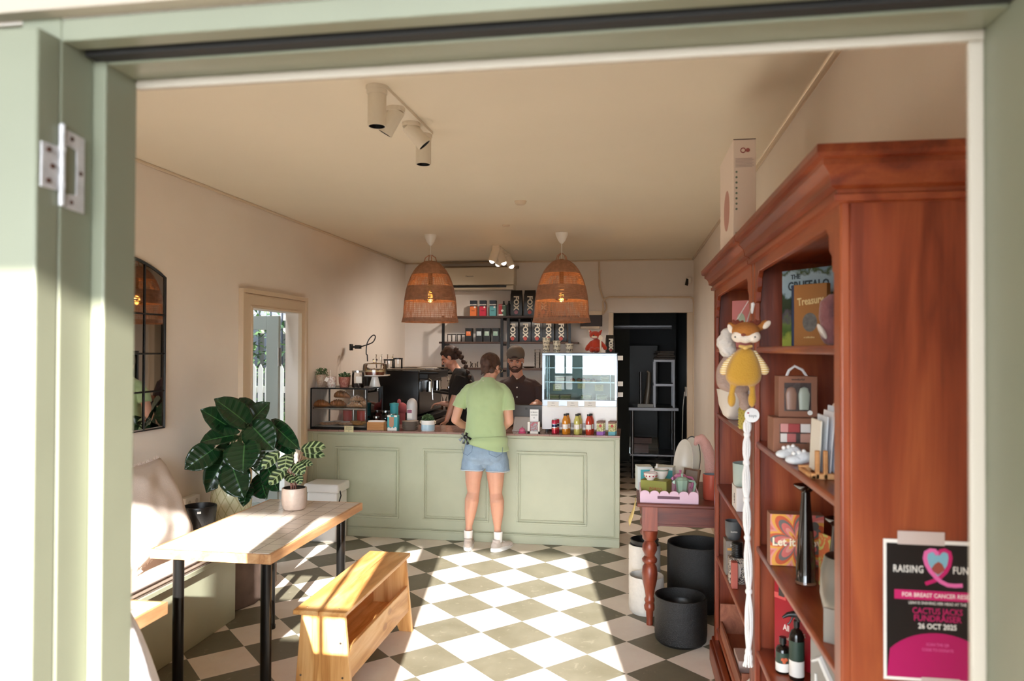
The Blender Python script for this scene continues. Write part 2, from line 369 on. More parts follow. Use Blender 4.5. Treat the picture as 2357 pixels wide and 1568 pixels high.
for y, z in ((.875, 1.940), (.882, 1.919), (.875, 1.898), (.915, 1.965), (.932, 1.92), (.915, 1.876)): g.cyl((-.7745, y, z), (-.7718, y, z), .0034, n=10)
g.build('hinge_screw', m_rust, h)

# ---------------------------------------------------------------- side doorway in the left wall
g = G(); x0, x1 = XL, XL+.022
for a in ((DY0-.16, DY0, 0, DZ+.135), (DY1, DY1+.11, 0, DZ+.135), (DY0, DY1, DZ, DZ+.135)): g.box(x0, x1, *a)
for a in ((DY0-.16, DY0-.135, 0, DZ+.108), (DY1+.085, DY1+.11, 0, DZ+.108), (DY0-.16, DY1+.11, DZ+.11, DZ+.14)): g.box(x0, x1+.018, a[0]-.001, a[1]+.001, a[2], a[3]+.001)
for a in ((DY0-.128, DY0-.118, 0, DZ+.12), (DY0-.128, DY1+.08, DZ+.095, DZ+.103)): g.box(x0, x1+.008, *a)
g.box(x0, x1+.01, DY0-.016, DY0-.001, 0, DZ+.016); g.box(x0, x1+.01, DY1+.001, DY1+.016, 0, DZ+.016); g.box(x0, x1+.01, DY0-.001, DY1+.001, DZ+.001, DZ+.016)
struct(g.build('trim_9', m_trim))
m_leaf = mat('blue grey green door paint', '9aa19a', .45, bump=.1, bs=20)
lx = -3.03; wL = .80
t = struct(thing('door_2', None, None, (lx, DY1-.05, 0))); del t['label']; del t['category']
LX0 = lx-wL; YY0, YY1 = DY1-.07, DY1-.03
g = G(); g.box(LX0, LX0+.115, YY0, YY1, .02, 1.96); g.box(lx-.115, lx, YY0, YY1, .02, 1.96); g.box(LX0+.115, lx-.115, YY0, YY1, 1.84, 1.96); g.box(LX0+.115, lx-.115, YY0, YY1, .02, .32)
g.box(LX0+.115, lx-.115, YY0+.006, YY1-.006, 1.14, 1.165)
g.build('door_leaf', m_leaf, t, bev=.003)
G().box(LX0+.115, lx-.115, DY1-.052, DY1-.048, .32, 1.84).build('glass_pane', m_glass, t)
G().box(lx-.002, lx+.03, YY0-.004, YY0, 1.52, 1.68).cyl((lx+.005, YY0-.008, 1.52), (lx+.005, YY0-.008, 1.68), .008).build('hinge', mat('tarnished steel', '8d8880', .4, metal=.8), t)
# yard seen through that door: white picket fence, dark tall battens, greenery
g = G(); m_fence = mat('white fence paint', 'f0efe9', .6)
for i in range(44):
    x = -7.0+i*.092; g.poly([(x, .1), (x+.062, .1), (x+.062, 1.42), (x+.031, 1.48), (x, 1.42)], .02, M=Matrix.Translation((0, 8.6, 0)))
g.box(-7.0, -2.96, 8.62, 8.66, .45, .53); g.box(-7.0, -2.96, 8.62, 8.66, 1.12, 1.2); g.box(-7, -2.96, 8.63, 8.65, -.1, .38)
f_ = g.build('picket_fence', m_fence); tag(f_, 'white picket fence seen through the glazed side door', 'fence')
g = G()
for i in range(34): g.box(-9+i*.19, -9+i*.19+.09, 10.6, 10.66, -.1, 3.3)
g.box(-9, -2.6, 10.66, 10.72, 2.2, 2.3)
tag(g.build('batten_screen', mat('dark stained timber', '3a3f47', .7)), 'tall dark slatted screen beyond the white picket fence', 'screen')
g = G(); rnd = random.Random(3)
for i in range(2600):
    a = rnd.random()*6.28; q = rnd.random()**.5; x = -5.9+q*1.5*math.cos(a); z = 1.3+q*1.1*math.sin(a); y = 9.7+rnd.uniform(-.4, .4); s_ = rnd.uniform(.03, .07)
    M = rotm(rnd.uniform(-1, 1), rnd.uniform(-1, 1), rnd.uniform(0, 6), (x, y, z)); g.add([(-s_, 0, 0), (0, s_*.4, .01), (s_, 0, 0), (0, -s_*.4, .01)], [(0, 1, 2, 3)], rnd.randint(0, 1), M)
b_ = tag(thing('garden_shrub', 'leafy green shrub behind the white picket fence', 'shrub', (-5.9, 9.7, -.1)), 'leafy green shrub behind the white picket fence', 'shrub')
g.build('foliage', [mat('shrub green', '33502c', .6), mat('shrub light green', '6a8a4c', .6)], b_)
G().tube([(-5.9, 9.7, -.1), (-5.85, 9.7, .6), (-5.9, 9.7, 1.3)], [.05, .04, .03]).build('stem', mat('bark brown', '4a3a2c', .8), b_)
# hanging cream tassel wind chime in that yard
t = thing('hanging_macrame', 'cream fringed macrame hanging outside the side door', 'macrame', (-4.75, 7.7, 1.62))
g = G()
for i in range(26): 
    x = -4.9+i*.013; g.tube([(x, 7.7, 2.22), (x+rnd.uniform(-.006, .006), 7.7+rnd.uniform(-.01, .01), 1.9), (x, 7.7, 1.62+rnd.uniform(0, .06))], .006, 5)
g.build('fringe', mat('cream cotton', 'e6ddc4', .9), t)
G().cyl((-4.95, 7.7, 2.23), (-4.5, 7.7, 2.23), .012).build('hanging_rod', m_leaf, t)
G().box(-6.5, -3.0, 7.6, 7.75, 2.24, 2.34)
struct(G().box(-6.5, -3.0, 7.6, 7.8, 2.24, 2.4).box(-6.5, -6.4, 7.6, 7.8, -.1, 2.24).build('trim_10', m_fence))

# ---------------------------------------------------------------- tiled tables
m_tile = None
def tile_mat():
    M = bpy.data.materials.new('white glazed tiles'); M.use_nodes = True; nt = M.node_tree; N = nt.nodes; L = nt.links; b = N['Principled BSDF']
    tc = N.new('ShaderNodeTexCoord'); mp = N.new('ShaderNodeMapping'); L.new(tc.outputs['Object'], mp.inputs[0]); mp.inputs['Scale'].default_value = (10, 10, 10)
    bk = N.new('ShaderNodeTexBrick'); bk.offset = 0; bk.inputs['Scale'].default_value = 1; bk.inputs['Brick Width'].default_value = 1; bk.inputs['Row Height'].default_value = 1
    bk.inputs['Mortar Size'].default_value = .016; bk.inputs['Mortar Smooth'].default_value = .1; bk.inputs['Color1'].default_value = lin('ece2d6'); bk.inputs['Color2'].default_value = lin('e4d9cc'); bk.inputs['Mortar'].default_value = lin('5f564e')
    L.new(mp.outputs[0], bk.inputs[0]); L.new(bk.outputs['Color'], b.inputs['Base Color'])
    rr = N.new('ShaderNodeMapRange'); rr.inputs[3].default_value = .12; rr.inputs[4].default_value = .8; L.new(bk.outputs['Fac'], rr.inputs[0]); L.new(rr.outputs[0], b.inputs['Roughness'])
    iv = N.new('ShaderNodeMath'); iv.operation = 'SUBTRACT'; iv.inputs[0].default_value = 1; L.new(bk.outputs['Fac'], iv.inputs[1])
    n = N.new('ShaderNodeTexNoise'); n.inputs['Scale'].default_value = 14; L.new(tc.outputs['Object'], n.inputs[0]); ad = N.new('ShaderNodeMath'); ad.operation = 'MULTIPLY_ADD'; ad.inputs[1].default_value = .25
    L.new(n.outputs['Fac'], ad.inputs[0]); L.new(iv.outputs[0], ad.inputs[2])
    bp = N.new('ShaderNodeBump'); bp.inputs['Strength'].default_value = .35; bp.inputs['Distance'].default_value = .002; L.new(ad.outputs[0], bp.inputs['Height']); L.new(bp.outputs[0], b.inputs['Normal'])
    return M
m_tile = tile_mat()
m_edge = wood('oiled timber edging', 'a07048', 'bb8d60', 'd0a87c', 'Y', .4, 1.2, .15)
TZ = .75
t = thing('tiled_table', 'white tiled cafe table with timber edging and black tube legs', 'table', (-1.882, 3.65, 0))
t.rotation_euler.z = 0
g = G().box(-2.165, -1.60, 3.10, 4.215, TZ-.012, TZ); g.build('tiled_top', m_tile, t, bev=.001)
g = G(); g.box(-2.18, -2.165, 3.085, 4.23, TZ-.045, TZ-.001); g.box(-1.60, -1.585, 3.085, 4.23, TZ-.045, TZ-.001); g.box(-2.165, -1.60, 3.085, 3.10, TZ-.045, TZ-.001); g.box(-2.165, -1.60, 4.215, 4.23, TZ-.045, TZ-.001)
g.box(-2.165, -1.60, 3.10, 4.215, TZ-.04, TZ-.012); g.build('timber_edging', m_edge, t, bev=.0015)
m_leg = mat('black lacquered tube', '141312', .28, metal=.4, bump=.08, bs=30)
for x, y in ((-2.11, 3.20), (-1.665, 3.20), (-2.12, 4.13), (-1.68, 4.13)):
    g = G().cyl((x, y, .004), (x, y, TZ-.045), .0255, n=28).cyl((x, y, 0), (x, y, .02), .029, n=28).cyl((x, y, TZ-.055), (x, y, TZ-.045), .05, n=28); g.build('leg', m_leg, t)
t2 = thing('tiled_table', 'corner of a second white tiled table nearest the left door jamb', 'table', (-1.93, 1.86, 0))
G().box(-2.2, -1.675, 1.30, 2.44, TZ-.012, TZ).build('tiled_top', m_tile, t2, bev=.001)
g = G(); g.box(-2.215, -2.2, 1.285, 2.455, TZ-.045, TZ-.001); g.box(-1.675, -1.66, 1.285, 2.455, TZ-.045, TZ-.001); g.box(-2.2, -1.675, 1.285, 1.30, TZ-.045, TZ-.001); g.box(-2.2, -1.675, 2.44, 2.455, TZ-.045, TZ-.001); g.box(-2.2, -1.675, 1.3, 2.44, TZ-.04, TZ-.012)
g.build('timber_edging', m_edge, t2, bev=.0015)
for x, y in ((-2.11, 1.42), (-1.8, 1.42), (-2.11, 2.3), (-1.8, 2.3)): G().cyl((x, y, .0), (x, y, TZ-.045), .0255, n=28).build('leg', m_leg, t2)

# ---------------------------------------------------------------- timber bench with shelf
m_pineY = wood('clear finished pine', 'c08546', 'd9a565', 'e8bf85', 'Y', .38, 1.1, .45, '8a4a20')
m_pineZ = wood('clear finished pine upright', 'b67c40', 'd6a163', 'e6bb80', 'Z', .4, 1.1, .3, '8a4a20')
t = thing('timber_bench', 'pale pine bench with an open shelf under its seat', 'bench', (-1.42, 3.75, 0))
BX0, BX1, BY0, BY1, BZ = -1.555, -1.298, 3.245, 4.275, .45
g = G(); g.box(BX0, BX0+.125, BY0, BY1, BZ-.022, BZ); g.box(BX0+.128, BX1, BY0, BY1, BZ-.022, BZ)
g.build('seat', m_pineY, t, bev=.004)
def endp(y):
    g = G(); g.poly([(BX0-.005, 0), (BX0+.055, 0), (BX0+.09, .10), (BX1-.09, .10), (BX1-.05, 0), (BX1+.03, 0), (BX1-.012, BZ-.022), (BX0+.03, BZ-.022)], .022, M=Matrix.Translation((0, y, 0)))
    return g
endp(BY0+.025).build('leg', m_pineZ, t, bev=.002); endp(BY1-.06).build('leg', m_pineZ, t, bev=.002)
G().box(BX0+.025, BX1-.01, BY0+.047, BY1-.06, .15, .168).build('shelf', m_pineY, t, bev=.002)
# front board with rounded top corner
pts = [(0, 0), (BY1-BY0-.09, 0), (BY1-BY0-.09, .145)]+[(.05*(1-math.sin(a)), .095+.05*math.cos(a)) for a in [i*PI/2/8 for i in range(9)]]
M = Matrix.Translation((BX1+.012, BY0+.045, .125)) @ Euler((0, 0, PI/2)).to_matrix().to_4x4() @ Euler((-.075, 0, 0)).to_matrix().to_4x4()
G().poly(pts, .018, M=M).build('front_board', m_pineY, t, bev=.003)
g = G().box(BX0+.03, BX0+.048, BY0+.047, BY1-.06, .17, BZ-.022); g.build('back_board', m_pineY, t, bev=.002)
g = G()
for x, z in ((BX0+.03, .14), (BX0+.02, .07), (BX1-.02, .14), (BX1-.01, .06), (BX1-.03, .30)): G().cyl((x, BY0+.022, z), (x, BY0+.027, z), .005, n=12).build('screw', m_steel, t)
for x, y in ((BX0+.05, BY0+.05), (BX1-.05, BY0+.05), (BX0+.05, BY1-.06), (BX1-.05, BY1-.06)): G().cyl((x, y, BZ-.001), (x, y, BZ+.0012), .004, n=12).build('screw', m_steel, t)

# ---------------------------------------------------------------- banquette, cushion, draped cloth
t = thing('banquette', 'sage green built-in bench seat with grey pad along the left wall', 'bench', (-2.63, 2.7, 0))
G().box(XL+.002, -2.41, 1.2, 4.24, 0, .41).build('base', m_sage, t, bev=.004)
G().box(XL+.002, -2.385, 1.2, 4.262, .405, .432).build('seat_board', m_sage, t, bev=.004)
mc = mat('grey beige seat fabric', 'b8a698', .9, bump=.25, bs=220)
g = G().box(XL+.012, -2.40, 1.2, 4.25, .432, .475); g.build('seat_pad', mc, t, bev=.014, seg=3)
G().tube([(-2.398, 1.2, .434), (-2.398, 4.25, .434)], .004, 6).tube([(-2.398, 1.2, .474), (-2.398, 4.25, .474)], .004, 6).build('piping', mat('dark piping', '6a5c55', .9), t)
# cushion: puffed square leaning on the wall, fringed edge
t = thing('cushion', 'large pale linen cushion with frayed edges on the banquette', 'cushion', (-2.7, 3.755, .475))
n = 22; g = G(); W2 = .27
MC = Matrix.Translation((-2.675, 3.755, .475+.295)) @ Euler((0, -.42, 0)).to_matrix().to_4x4() @ Euler((0, 0, PI/2)).to_matrix().to_4x4()
def cpt(i, j, sgn):
    u = i/n*2-1; v = j/n*2-1; e = (1-u**4)*(1-v**4); th = .105*e**.55; pin = 1-.07*(1-abs(u)**2)*(abs(v)**3)
    pin2 = 1-.07*(1-abs(v)**2)*(abs(u)**3); w_ = noise.noise(Vector((u*2.2, v*2.2, sgn)))*.022*e
    return (u*W2*pin2, sgn*th+w_-.0, v*W2*pin-.03*max(0, -v)*abs(u))
vs = [cpt(i, j, s_) for s_ in (-1, 1) for i in range(n+1) for j in range(n+1)]
fs = []
for s_ in (0, 1):
    for i in range(n):
        for j in range(n):
            a = s_*(n+1)**2+i*(n+1)+j; q = (a, a+n+1, a+n+2, a+1); fs.append(q if s_ == 0 else q[::-1])
g.add(vs, fs, 0, MC)
m_linen = mat('natural linen', 'cdbfb4', .95, bump=.35, bs=260, var=.03)
g.build('cover', m_linen, t, ang=80)
g = G(); rr_ = random.Random(5)
for k in range(4):
    for i in range(60):
        u = i/30-1; e = cpt(0, 0, 1)
        pu = {0: (u, 1), 1: (u, -1), 2: (1, u), 3: (-1, u)}[k]; ii = (pu[0]+1)/2*n; jj = (pu[1]+1)/2*n
        p = Vector(cpt(ii, jj, 0)); d = Vector((pu[0] if k > 1 else rr_.uniform(-.4, .4), rr_.uniform(-.3, .3), pu[1] if k < 2 else rr_.uniform(-.4, .4))).normalized()
        g.tube([MC @ p, MC @ (p+d*rr_.uniform(.008, .02))], [.0022, .001], 4)
g.build('fringe', m_linen, t)
t = thing('white_fabric_folds', 'white fabric folds over an added chair beside the left door jamb', 'chair', (-1.33, 1.72, 0))  # stands in for what looks like a seated person's shirt
g = G(); nz, na = 30, 64; vs = []; fs = []
for i in range(nz+1):
    q = i/nz; z = 1.03-q*.98; base_r = .03+.17*math.sqrt(min(1, q*2.1))+.05*q
    for j in range(na):
        a = 2*PI*j/na; r_ = base_r*(1+.13*q*math.sin(a*9+q*2)+.05*math.sin(a*4+1)); vs.append((-1.37+r_*math.cos(a)*.85, 1.72+r_*math.sin(a), z+.0*q))
for i in range(nz):
    for j in range(na): fs.append((i*na+j, (i+1)*na+j, (i+1)*na+(j+1) % na, i*na+(j+1) % na))
fs.append(tuple(range(na)))
g.add(vs, fs); g.build('cloth', mat('white cotton cloth', 'e9e9ef', .9, bump=.3, bs=60), t, ang=80)
for x, y in ((-1.5, 1.58), (-1.26, 1.58), (-1.5, 1.86), (-1.26, 1.86)): G().cyl((x, y, 0), (x, y, .45), .013).build('leg', m_black, t)

# ---------------------------------------------------------------- mirror, socket
t = thing('arched_mirror', 'black framed arched windowpane mirror on the left wall', 'mirror', (XL, 3.8, 1.18))
MY0, MY1, MZ0, MZS, MZT = 3.42, 4.18, 1.18, 2.115, 2.205
def arch(y0, y1, z0, zs, zt, n=20):
    yc = (y0+y1)/2; return [(y0, z0), (y1, z0)]+[(y1+(y0-y1)*i/n, zs+(zt-zs)*(1-(2*i/n-1)**2)) for i in range(n+1)]
def onwall(pts, x, d):
    n_ = len(pts); vs = [(x, p[0], p[1]) for p in pts]+[(x+d, p[0], p[1]) for p in pts]
    return vs, [tuple(range(n_))[::-1], tuple(range(n_, 2*n_))]+[(i, (i+1) % n_, (i+1) % n_+n_, i+n_) for i in range(n_)]
g = G().add(*onwall(arch(MY0+.01, MY1-.01, MZ0+.01, MZS, MZT-.01), XL+.004, .008)); g.build('mirror_glass', mat('mirror silver', 'b9b6b2', .02, metal=1), t, smooth=False)
pa = arch(MY0, MY1, MZ0, MZS, MZT); g = G().tube([(XL+.015, p[0], p[1]) for p in pa], .0095, 4, closed=True)
for y in (MY0+.19, MY0+.378, MY0+.566): g.tube([(XL+.016, y, MZ0), (XL+.016, y, MZS+(MZT-MZS)*(1-((y-3.8)/.38)**2))], .0055, 4)
for z in (1.41, 1.64, 1.88): g.tube([(XL+.016, MY0, z), (XL+.016, MY1, z)], .0055, 4)
g.build('frame', m_black, t, smooth=False)
t = thing('power_outlet', 'white double power outlet box on the left wall', 'outlet', (XL, 4.45, .62))
G().box(XL, XL+.045, 4.37, 4.53, .62, .70).build('housing', m_white, t, bev=.004)
for y in (4.41, 4.49): G().cyl((XL+.045, y, .665), (XL+.0475, y, .665), .015).cyl((XL+.047, y, .665), (XL+.048, y, .665), .006).build('socket', mat('socket grey', 'c8c4bf', .5), t)

# ---------------------------------------------------------------- plants
def leaf_mat(name, base, vein, stripes=False, rough=.3):
    M = bpy.data.materials.new(name); M.use_nodes = True; nt = M.node_tree; N = nt.nodes; L = nt.links; b = N['Principled BSDF']
    uv = N.new('ShaderNodeUVMap'); sp = N.new('ShaderNodeSeparateXYZ'); L.new(uv.outputs[0], sp.inputs[0])
    def ma(op, a, b_=None, c=None):
        n = N.new('ShaderNodeMath'); n.operation = op
        for i, q in enumerate((a, b_, c)):
            if q is None: continue
            if isinstance(q, (int, float)): n.inputs[i].default_value = q
            else: L.new(q, n.inputs[i])
        return n.outputs[0]
    ab = ma('ABSOLUTE', sp.outputs[0])           # 0 midrib .. 1 edge
    t_ = ma('SUBTRACT', sp.outputs[1], ma('MULTIPLY', ab, .16 if stripes else .12))
    w_ = ma('PINGPONG', ma('MULTIPLY', t_, 9 if stripes else 13), 1.0)
    mx = N.new('ShaderNodeMix'); mx.data_type = 'RGBA'; mx.inputs[6].default_value = lin(base); mx.inputs[7].default_value = lin(vein)
    rp = N.new('ShaderNodeMapRange'); L.new(w_, rp.inputs[0])
    rp.inputs[1].default_value = .58 if stripes else .9; rp.inputs[2].default_value = .68 if stripes else 1.0; rp.inputs[4].default_value = 1 if stripes else .35
    mr = N.new('ShaderNodeMapRange'); mr.inputs[1].default_value = .025; mr.inputs[2].default_value = .05; mr.inputs[3].default_value = 1; mr.inputs[4].default_value = 0; L.new(ab, mr.inputs[0])
    f_ = ma('MAXIMUM', rp.outputs[0], mr.outputs[0]); L.new(f_, mx.inputs[0]); L.new(mx.outputs[2], b.inputs['Base Color'])
    bp = N.new('ShaderNodeBump'); bp.inputs['Strength'].default_value = .5; bp.inputs['Distance'].default_value = .004; L.new(w_, bp.inputs['Height']); L.new(bp.outputs[0], b.inputs['Normal'])
    b.inputs['Roughness'].default_value = rough; return M
def leaf_mesh(acc, base, tip, width, nrm, bend=.12, cup=.15, heart=.5, fold=0.):
    """one leaf blade; acc = (verts, faces, uvs)"""
    V, Fs, UV = acc; base = Vector(base); tip = Vector(tip); ax = tip-base; Ln = ax.length; ax.normalize()
    nrm = Vector(nrm); nrm = (nrm-ax*nrm.dot(ax)).normalized(); sd = ax.cross(nrm)
    nu, nv = 8, 14; o = len(V)
    for j in range(nv+1):
        t_ = j/nv
        wd = (math.sin(PI*min(.985, t_**.78+.02))**.58) if heart else math.sin(PI*(t_*.94+.04))**.6
        if t_ > .9: wd *= .12+.88*((1-t_)/.1)**.6
        for i in range(nu+1):
            u = i/nu*2-1; back = -heart*.13*(abs(u)**1.3)*max(0, 1-t_*3)
            p = base+ax*(t_+back)*Ln+sd*u*wd*width/2+nrm*(-bend*Ln*(t_**2)*1.0+bend*Ln*.4*t_+cup*width*abs(u)**1.4*wd+.012*width*math.sin(t_*30)*abs(u))
            V.append(p); UV.append((u, t_))
    for j in range(nv):
        for i in range(nu):
            a = o+j*(nu+1)+i; Fs.append((a, a+1, a+nu+2, a+nu+1))
def leaves_obj(acc, name, matl, parent):
    V, Fs, UV = acc; base = Vector(parent['_o']); me = bpy.data.meshes.new(name); me.from_pydata([tuple(v-base) for v in V], [], Fs)
    me.materials.append(matl); ul = me.uv_layers.new(name='UVMap')
    for lp in me.loops: ul.data[lp.index].uv = UV[lp.vertex_index]
    me.polygons.foreach_set('use_smooth', [True]*len(me.polygons)); me.update()
    o = bpy.data.objects.new(name, me); C.objects.link(o); o.parent = parent; o['_o'] = tuple(base)
    md = o.modifiers.new('thick', 'SOLIDIFY'); md.thickness = .0012; return o
def zp(zx, zy, y, s=3.266, ox=400, oy=860): return at(ox+zx/s, oy+zy/s, y=y)
# rough block, glazed planter and the big-leaved plant
struct_blk = G(); pa = [(-2.878, 4.27), (-2.5, 4.27), (-2.42, 4.5), (-2.44, 4.78), (-2.5, 4.96), (-2.878, 4.96)]
vs = [(p[0]+noise.noise(Vector((i, k, 0)))*.02, p[1], z) for k, z in enumerate((0, .12, .25, .36, .47)) for i, p in enumerate(pa)]
vs = [(max(v[0], -2.878), v[1], v[2]) for v in vs]
fs = [tuple(range(6))[::-1], tuple(range(24, 30))]+[(k*6+i, k*6+(i+1) % 6, (k+1)*6+(i+1) % 6, (k+1)*6+i) for k in range(4) for i in range(6)]
tag(G().add(vs, fs).build('stone_plinth', mat('rough brown render', '6d5a50', .9, bump=1.0, bs=22, var=.25, vs=9), bev=.01), 'rough brown stone plinth behind the end of the green banquette', 'plinth')
PC = (-2.66, 4.62, .47)
t = thing('potted_philodendron', 'large glossy dark green broad-leaved plant in a patterned glazed planter', 'plant', PC)
def lattice_glaze():
    M = bpy.data.materials.new('olive glaze with lattice'); M.use_nodes = True; nt = M.node_tree; N = nt.nodes; L = nt.links; b = N['Principled BSDF']
    tc = N.new('ShaderNodeTexCoord'); sp = N.new('ShaderNodeSeparateXYZ'); L.new(tc.outputs['Object'], sp.inputs[0])
    at2 = N.new('ShaderNodeMath'); at2.operation = 'ARCTAN2'; L.new(sp.outputs[1], at2.inputs[0]); L.new(sp.outputs[0], at2.inputs[1])
    outs = []
    for sg in (1, -1):
        q = N.new('ShaderNodeMath'); q.operation = 'MULTIPLY'; q.inputs[1].default_value = 18*sg; L.new(sp.outputs[2], q.inputs[0])
        r = N.new('ShaderNodeMath'); r.operation = 'MULTIPLY_ADD'; r.inputs[1].default_value = 14/(2*PI)*2; L.new(at2.outputs[0], r.inputs[0]); L.new(q.outputs[0], r.inputs[2])
        p_ = N.new('ShaderNodeMath'); p_.operation = 'PINGPONG'; p_.inputs[1].default_value = 1; L.new(r.outputs[0], p_.inputs[0])
        c_ = N.new('ShaderNodeMath'); c_.operation = 'LESS_THAN'; c_.inputs[1].default_value = .12; L.new(p_.outputs[0], c_.inputs[0]); outs.append(c_)
    mxx = N.new('ShaderNodeMath'); mxx.operation = 'MAXIMUM'; L.new(outs[0].outputs[0], mxx.inputs[0]); L.new(outs[1].outputs[0], mxx.inputs[1])
    mx = N.new('ShaderNodeMix'); mx.data_type = 'RGBA'; mx.inputs[6].default_value = lin('c8c6a2'); mx.inputs[7].default_value = lin('aba77f'); L.new(mxx.outputs[0], mx.inputs[0]); L.new(mx.outputs[2], b.inputs['Base Color'])
    bp = N.new('ShaderNodeBump'); bp.invert = True; bp.inputs['Strength'].default_value = .8; bp.inputs['Distance'].default_value = .004; L.new(mxx.outputs[0], bp.inputs['Height']); L.new(bp.outputs[0], b.inputs['Normal'])
    b.inputs['Roughness'].default_value = .18; return M
g = G().lathe([(0, 0), (.075, 0), (.10, .04), (.13, .14), (.135, .20), (.125, .27), (.108, .315), (.112, .33), (.102, .33), (.098, .30), (.0, .30)], PC, 48)
g.build('planter', lattice_glaze(), t)
m_soil = mat('potting soil', '2c1e17', .95, bump=1, bs=120)
G().lathe([(0, .315), (.099, .31), (.099, .30), (0, .30)], PC, 24).build('soil', m_soil, t)
acc = ([], [], []); cam_n = Vector((.55, -.75, .45))
LV = [  # base, tip (crop px), width m, y base, y tip, normal
 ((545, 372), (312, 185), .19, 4.55, 4.42, (.4, -.7, .6)), ((440, 418), (210, 268), .17, 4.5, 4.33, (.3, -.8, .5)), ((585, 345), (490, 176), .15, 4.75, 4.8, (.3, -.8, .2)),
 ((562, 385), (715, 212), .17, 4.7, 4.75, (.0, -.9, .4)), ((470, 462), (196, 505), .17, 4.45, 4.33, (.25, -.6, .8)), ((305, 565), (82, 718), .17, 4.42, 4.28, (.5, -.8, .3)),
 ((420, 560), (246, 895), .19, 4.6, 4.46, (.5, -.75, .2)), ((532, 530), (515, 745), .24, 4.4, 4.3, (.15, -.9, .35)), ((438, 690), (520, 935), .21, 4.45, 4.38, (.2, -.95, .15)),
 ((592, 400), (748, 568), .22, 4.5, 4.45, (-.1, -.8, .6)), ((745, 382), (938, 565), .13, 4.62, 4.5, (-.35, -.7, .55)), ((762, 482), (915, 610), .10, 4.66, 4.55, (-.2, -.7, .5)),
 ((650, 770), (690, 940), .17, 4.6, 4.5, (-.1, -1, .1)), ((700, 690), (778, 885), .15, 4.55, 4.42, (-.3, -.9, .3)), ((560, 850), (520, 998), .10, 4.5, 4.42, (.2, -1, .2)),
 ((690, 600), (612, 740), .09, 4.45, 4.4, (.4, -.8, .3)), ((560, 560), (640, 700), .15, 4.7, 4.66, (.1, -1, .2)), ((470, 600), (380, 820), .16, 4.7, 4.66, (.2, -1, .2)), ((380, 800), (420, 890), .09, 4.6, 4.55, (.2, -1, .3))]
stem = G(); crown = Vector((-2.66, 4.62, .86))
for (b0, tp, wd, yb, yt, nr) in LV:
    B = zp(*b0, yb); T = zp(*tp, yt)
    for q in (B, T): q.x = max(q.x, XL+.03)
    leaf_mesh(acc, B, T, wd, nr, .10, .14, 1)
    mid = (crown+B)/2+Vector((0, 0, .06)); stem.tube([Vector((-2.66, 4.62, .78)), crown.lerp(mid, .5), mid, B], [.009, .007, .006, .004], 8)
for v in acc[0]: v.x = max(v.x, XL+.006)
leaves_obj(acc, 'foliage', leaf_mat('glossy dark leaf', '13321b', '3f6a3a', rough=.22), t)
stem.tube([(-2.66, 4.62, .77), (-2.655, 4.61, .9), (-2.66, 4.6, 1.02)], [.03, .027, .018], 10).build('stem', mat('leaf stalk green', '3c5a2a', .4), t)
# black speckled pot on the seat end
t = thing('empty_pot', 'small speckled black pot standing empty on the banquette end', 'pot', (-2.6, 4.15, .476))
G().lathe([(0, 0), (.075, 0), (.082, .01), (.096, .19), (.1, .226), (.098, .235), (.09, .235), (.086, .22), (.07, .02), (0, .02)], (-2.6, 4.15, .476), 40).build('body', mat('black speckled glaze', '1a1918', .35, bump=.3, bs=160, var=.5, vs=180), t)
G().box(-.011, .011, -.002, .0, .205, .217, 0, rotm(0, 0, .55, (-2.549, 4.064, .476))).build('sticker', m_paper, t)
# striped calathea on the table
CC = Vector((-1.905, 3.985, TZ))
t = thing('potted_calathea', 'small striped leaf plant in a ridged cream pot on the tiled table', 'plant', CC)
g = G().lathe([(0, 0), (.052, 0), (.062, .006), (.068, .03), (.071, .06), (.070, .118), (.068, .124), (.062, .124), (.06, .105), (0, .105)], CC, 48, fn=lambda a, z: 1+.012*math.sin(a*3+z*160)*(1 if .02 < z < .115 else 0))
g.build('pot', mat('ridged pearl glaze', 'cdb9aa', .3, bump=.7, bs=55, var=.06, vs=40), t)
G().lathe([(0, .118), (.06, .116), (.064, .121), (.0605, .1255), (.058, .11), (0, .106)], CC, 32).build('nursery_pot', mat('dark nursery plastic', '1b1512', .5), t)
acc = ([], [], []); stem = G()
CL = [((792, 590), (662, 712), .085, 4.0, 3.93), ((852, 608), (830, 728), .09, 3.98, 3.92), ((842, 715), (714, 832), .085, 3.95, 3.88), ((900, 680), (978, 750), .08, 3.97, 3.93),
      ((958, 565), (1134, 548), .085, 4.0, 3.97), ((972, 600), (1128, 612), .06, 4.02, 3.96), ((950, 665), (1040, 682), .045, 4.0, 3.97), ((838, 755), (900, 815), .05, 3.98, 3.93),
      ((930, 750), (952, 832), .05, 3.99, 3.95), ((760, 620), (700, 690), .06, 4.05, 4.02), ((870, 640), (930, 600), .05, 4.05, 4.04), ((880, 700), (850, 640), .06, 4.05, 4.02)]
for (b0, tp, wd, yb, yt) in CL:
    B = zp(*b0, yb); T = zp(*tp, yt); leaf_mesh(acc, B, T, wd, (.1, -.75, .65), .12, .08, 0)
    stem.tube([CC+Vector((random.uniform(-.02, .02), random.uniform(-.02, .02), .11)), (CC+B)/2+Vector((0, 0, .09)), B], [.003, .0025, .002], 6)
leaves_obj(acc, 'foliage', leaf_mat('striped leaf', '1c3018', '93a474', True, .35), t)
stem.build('stem', mat('pinkish stalks', '8a5a4a', .5), t)
bl = G()
for i in range(9):
    c_ = zp(920+8*math.sin(i*2.3), 600+i*8, 3.95); bl.sph(c_, (.008, .007, .011), n=10)
bl.build('flower', mat('white bract', 'efe6da', .6), t)
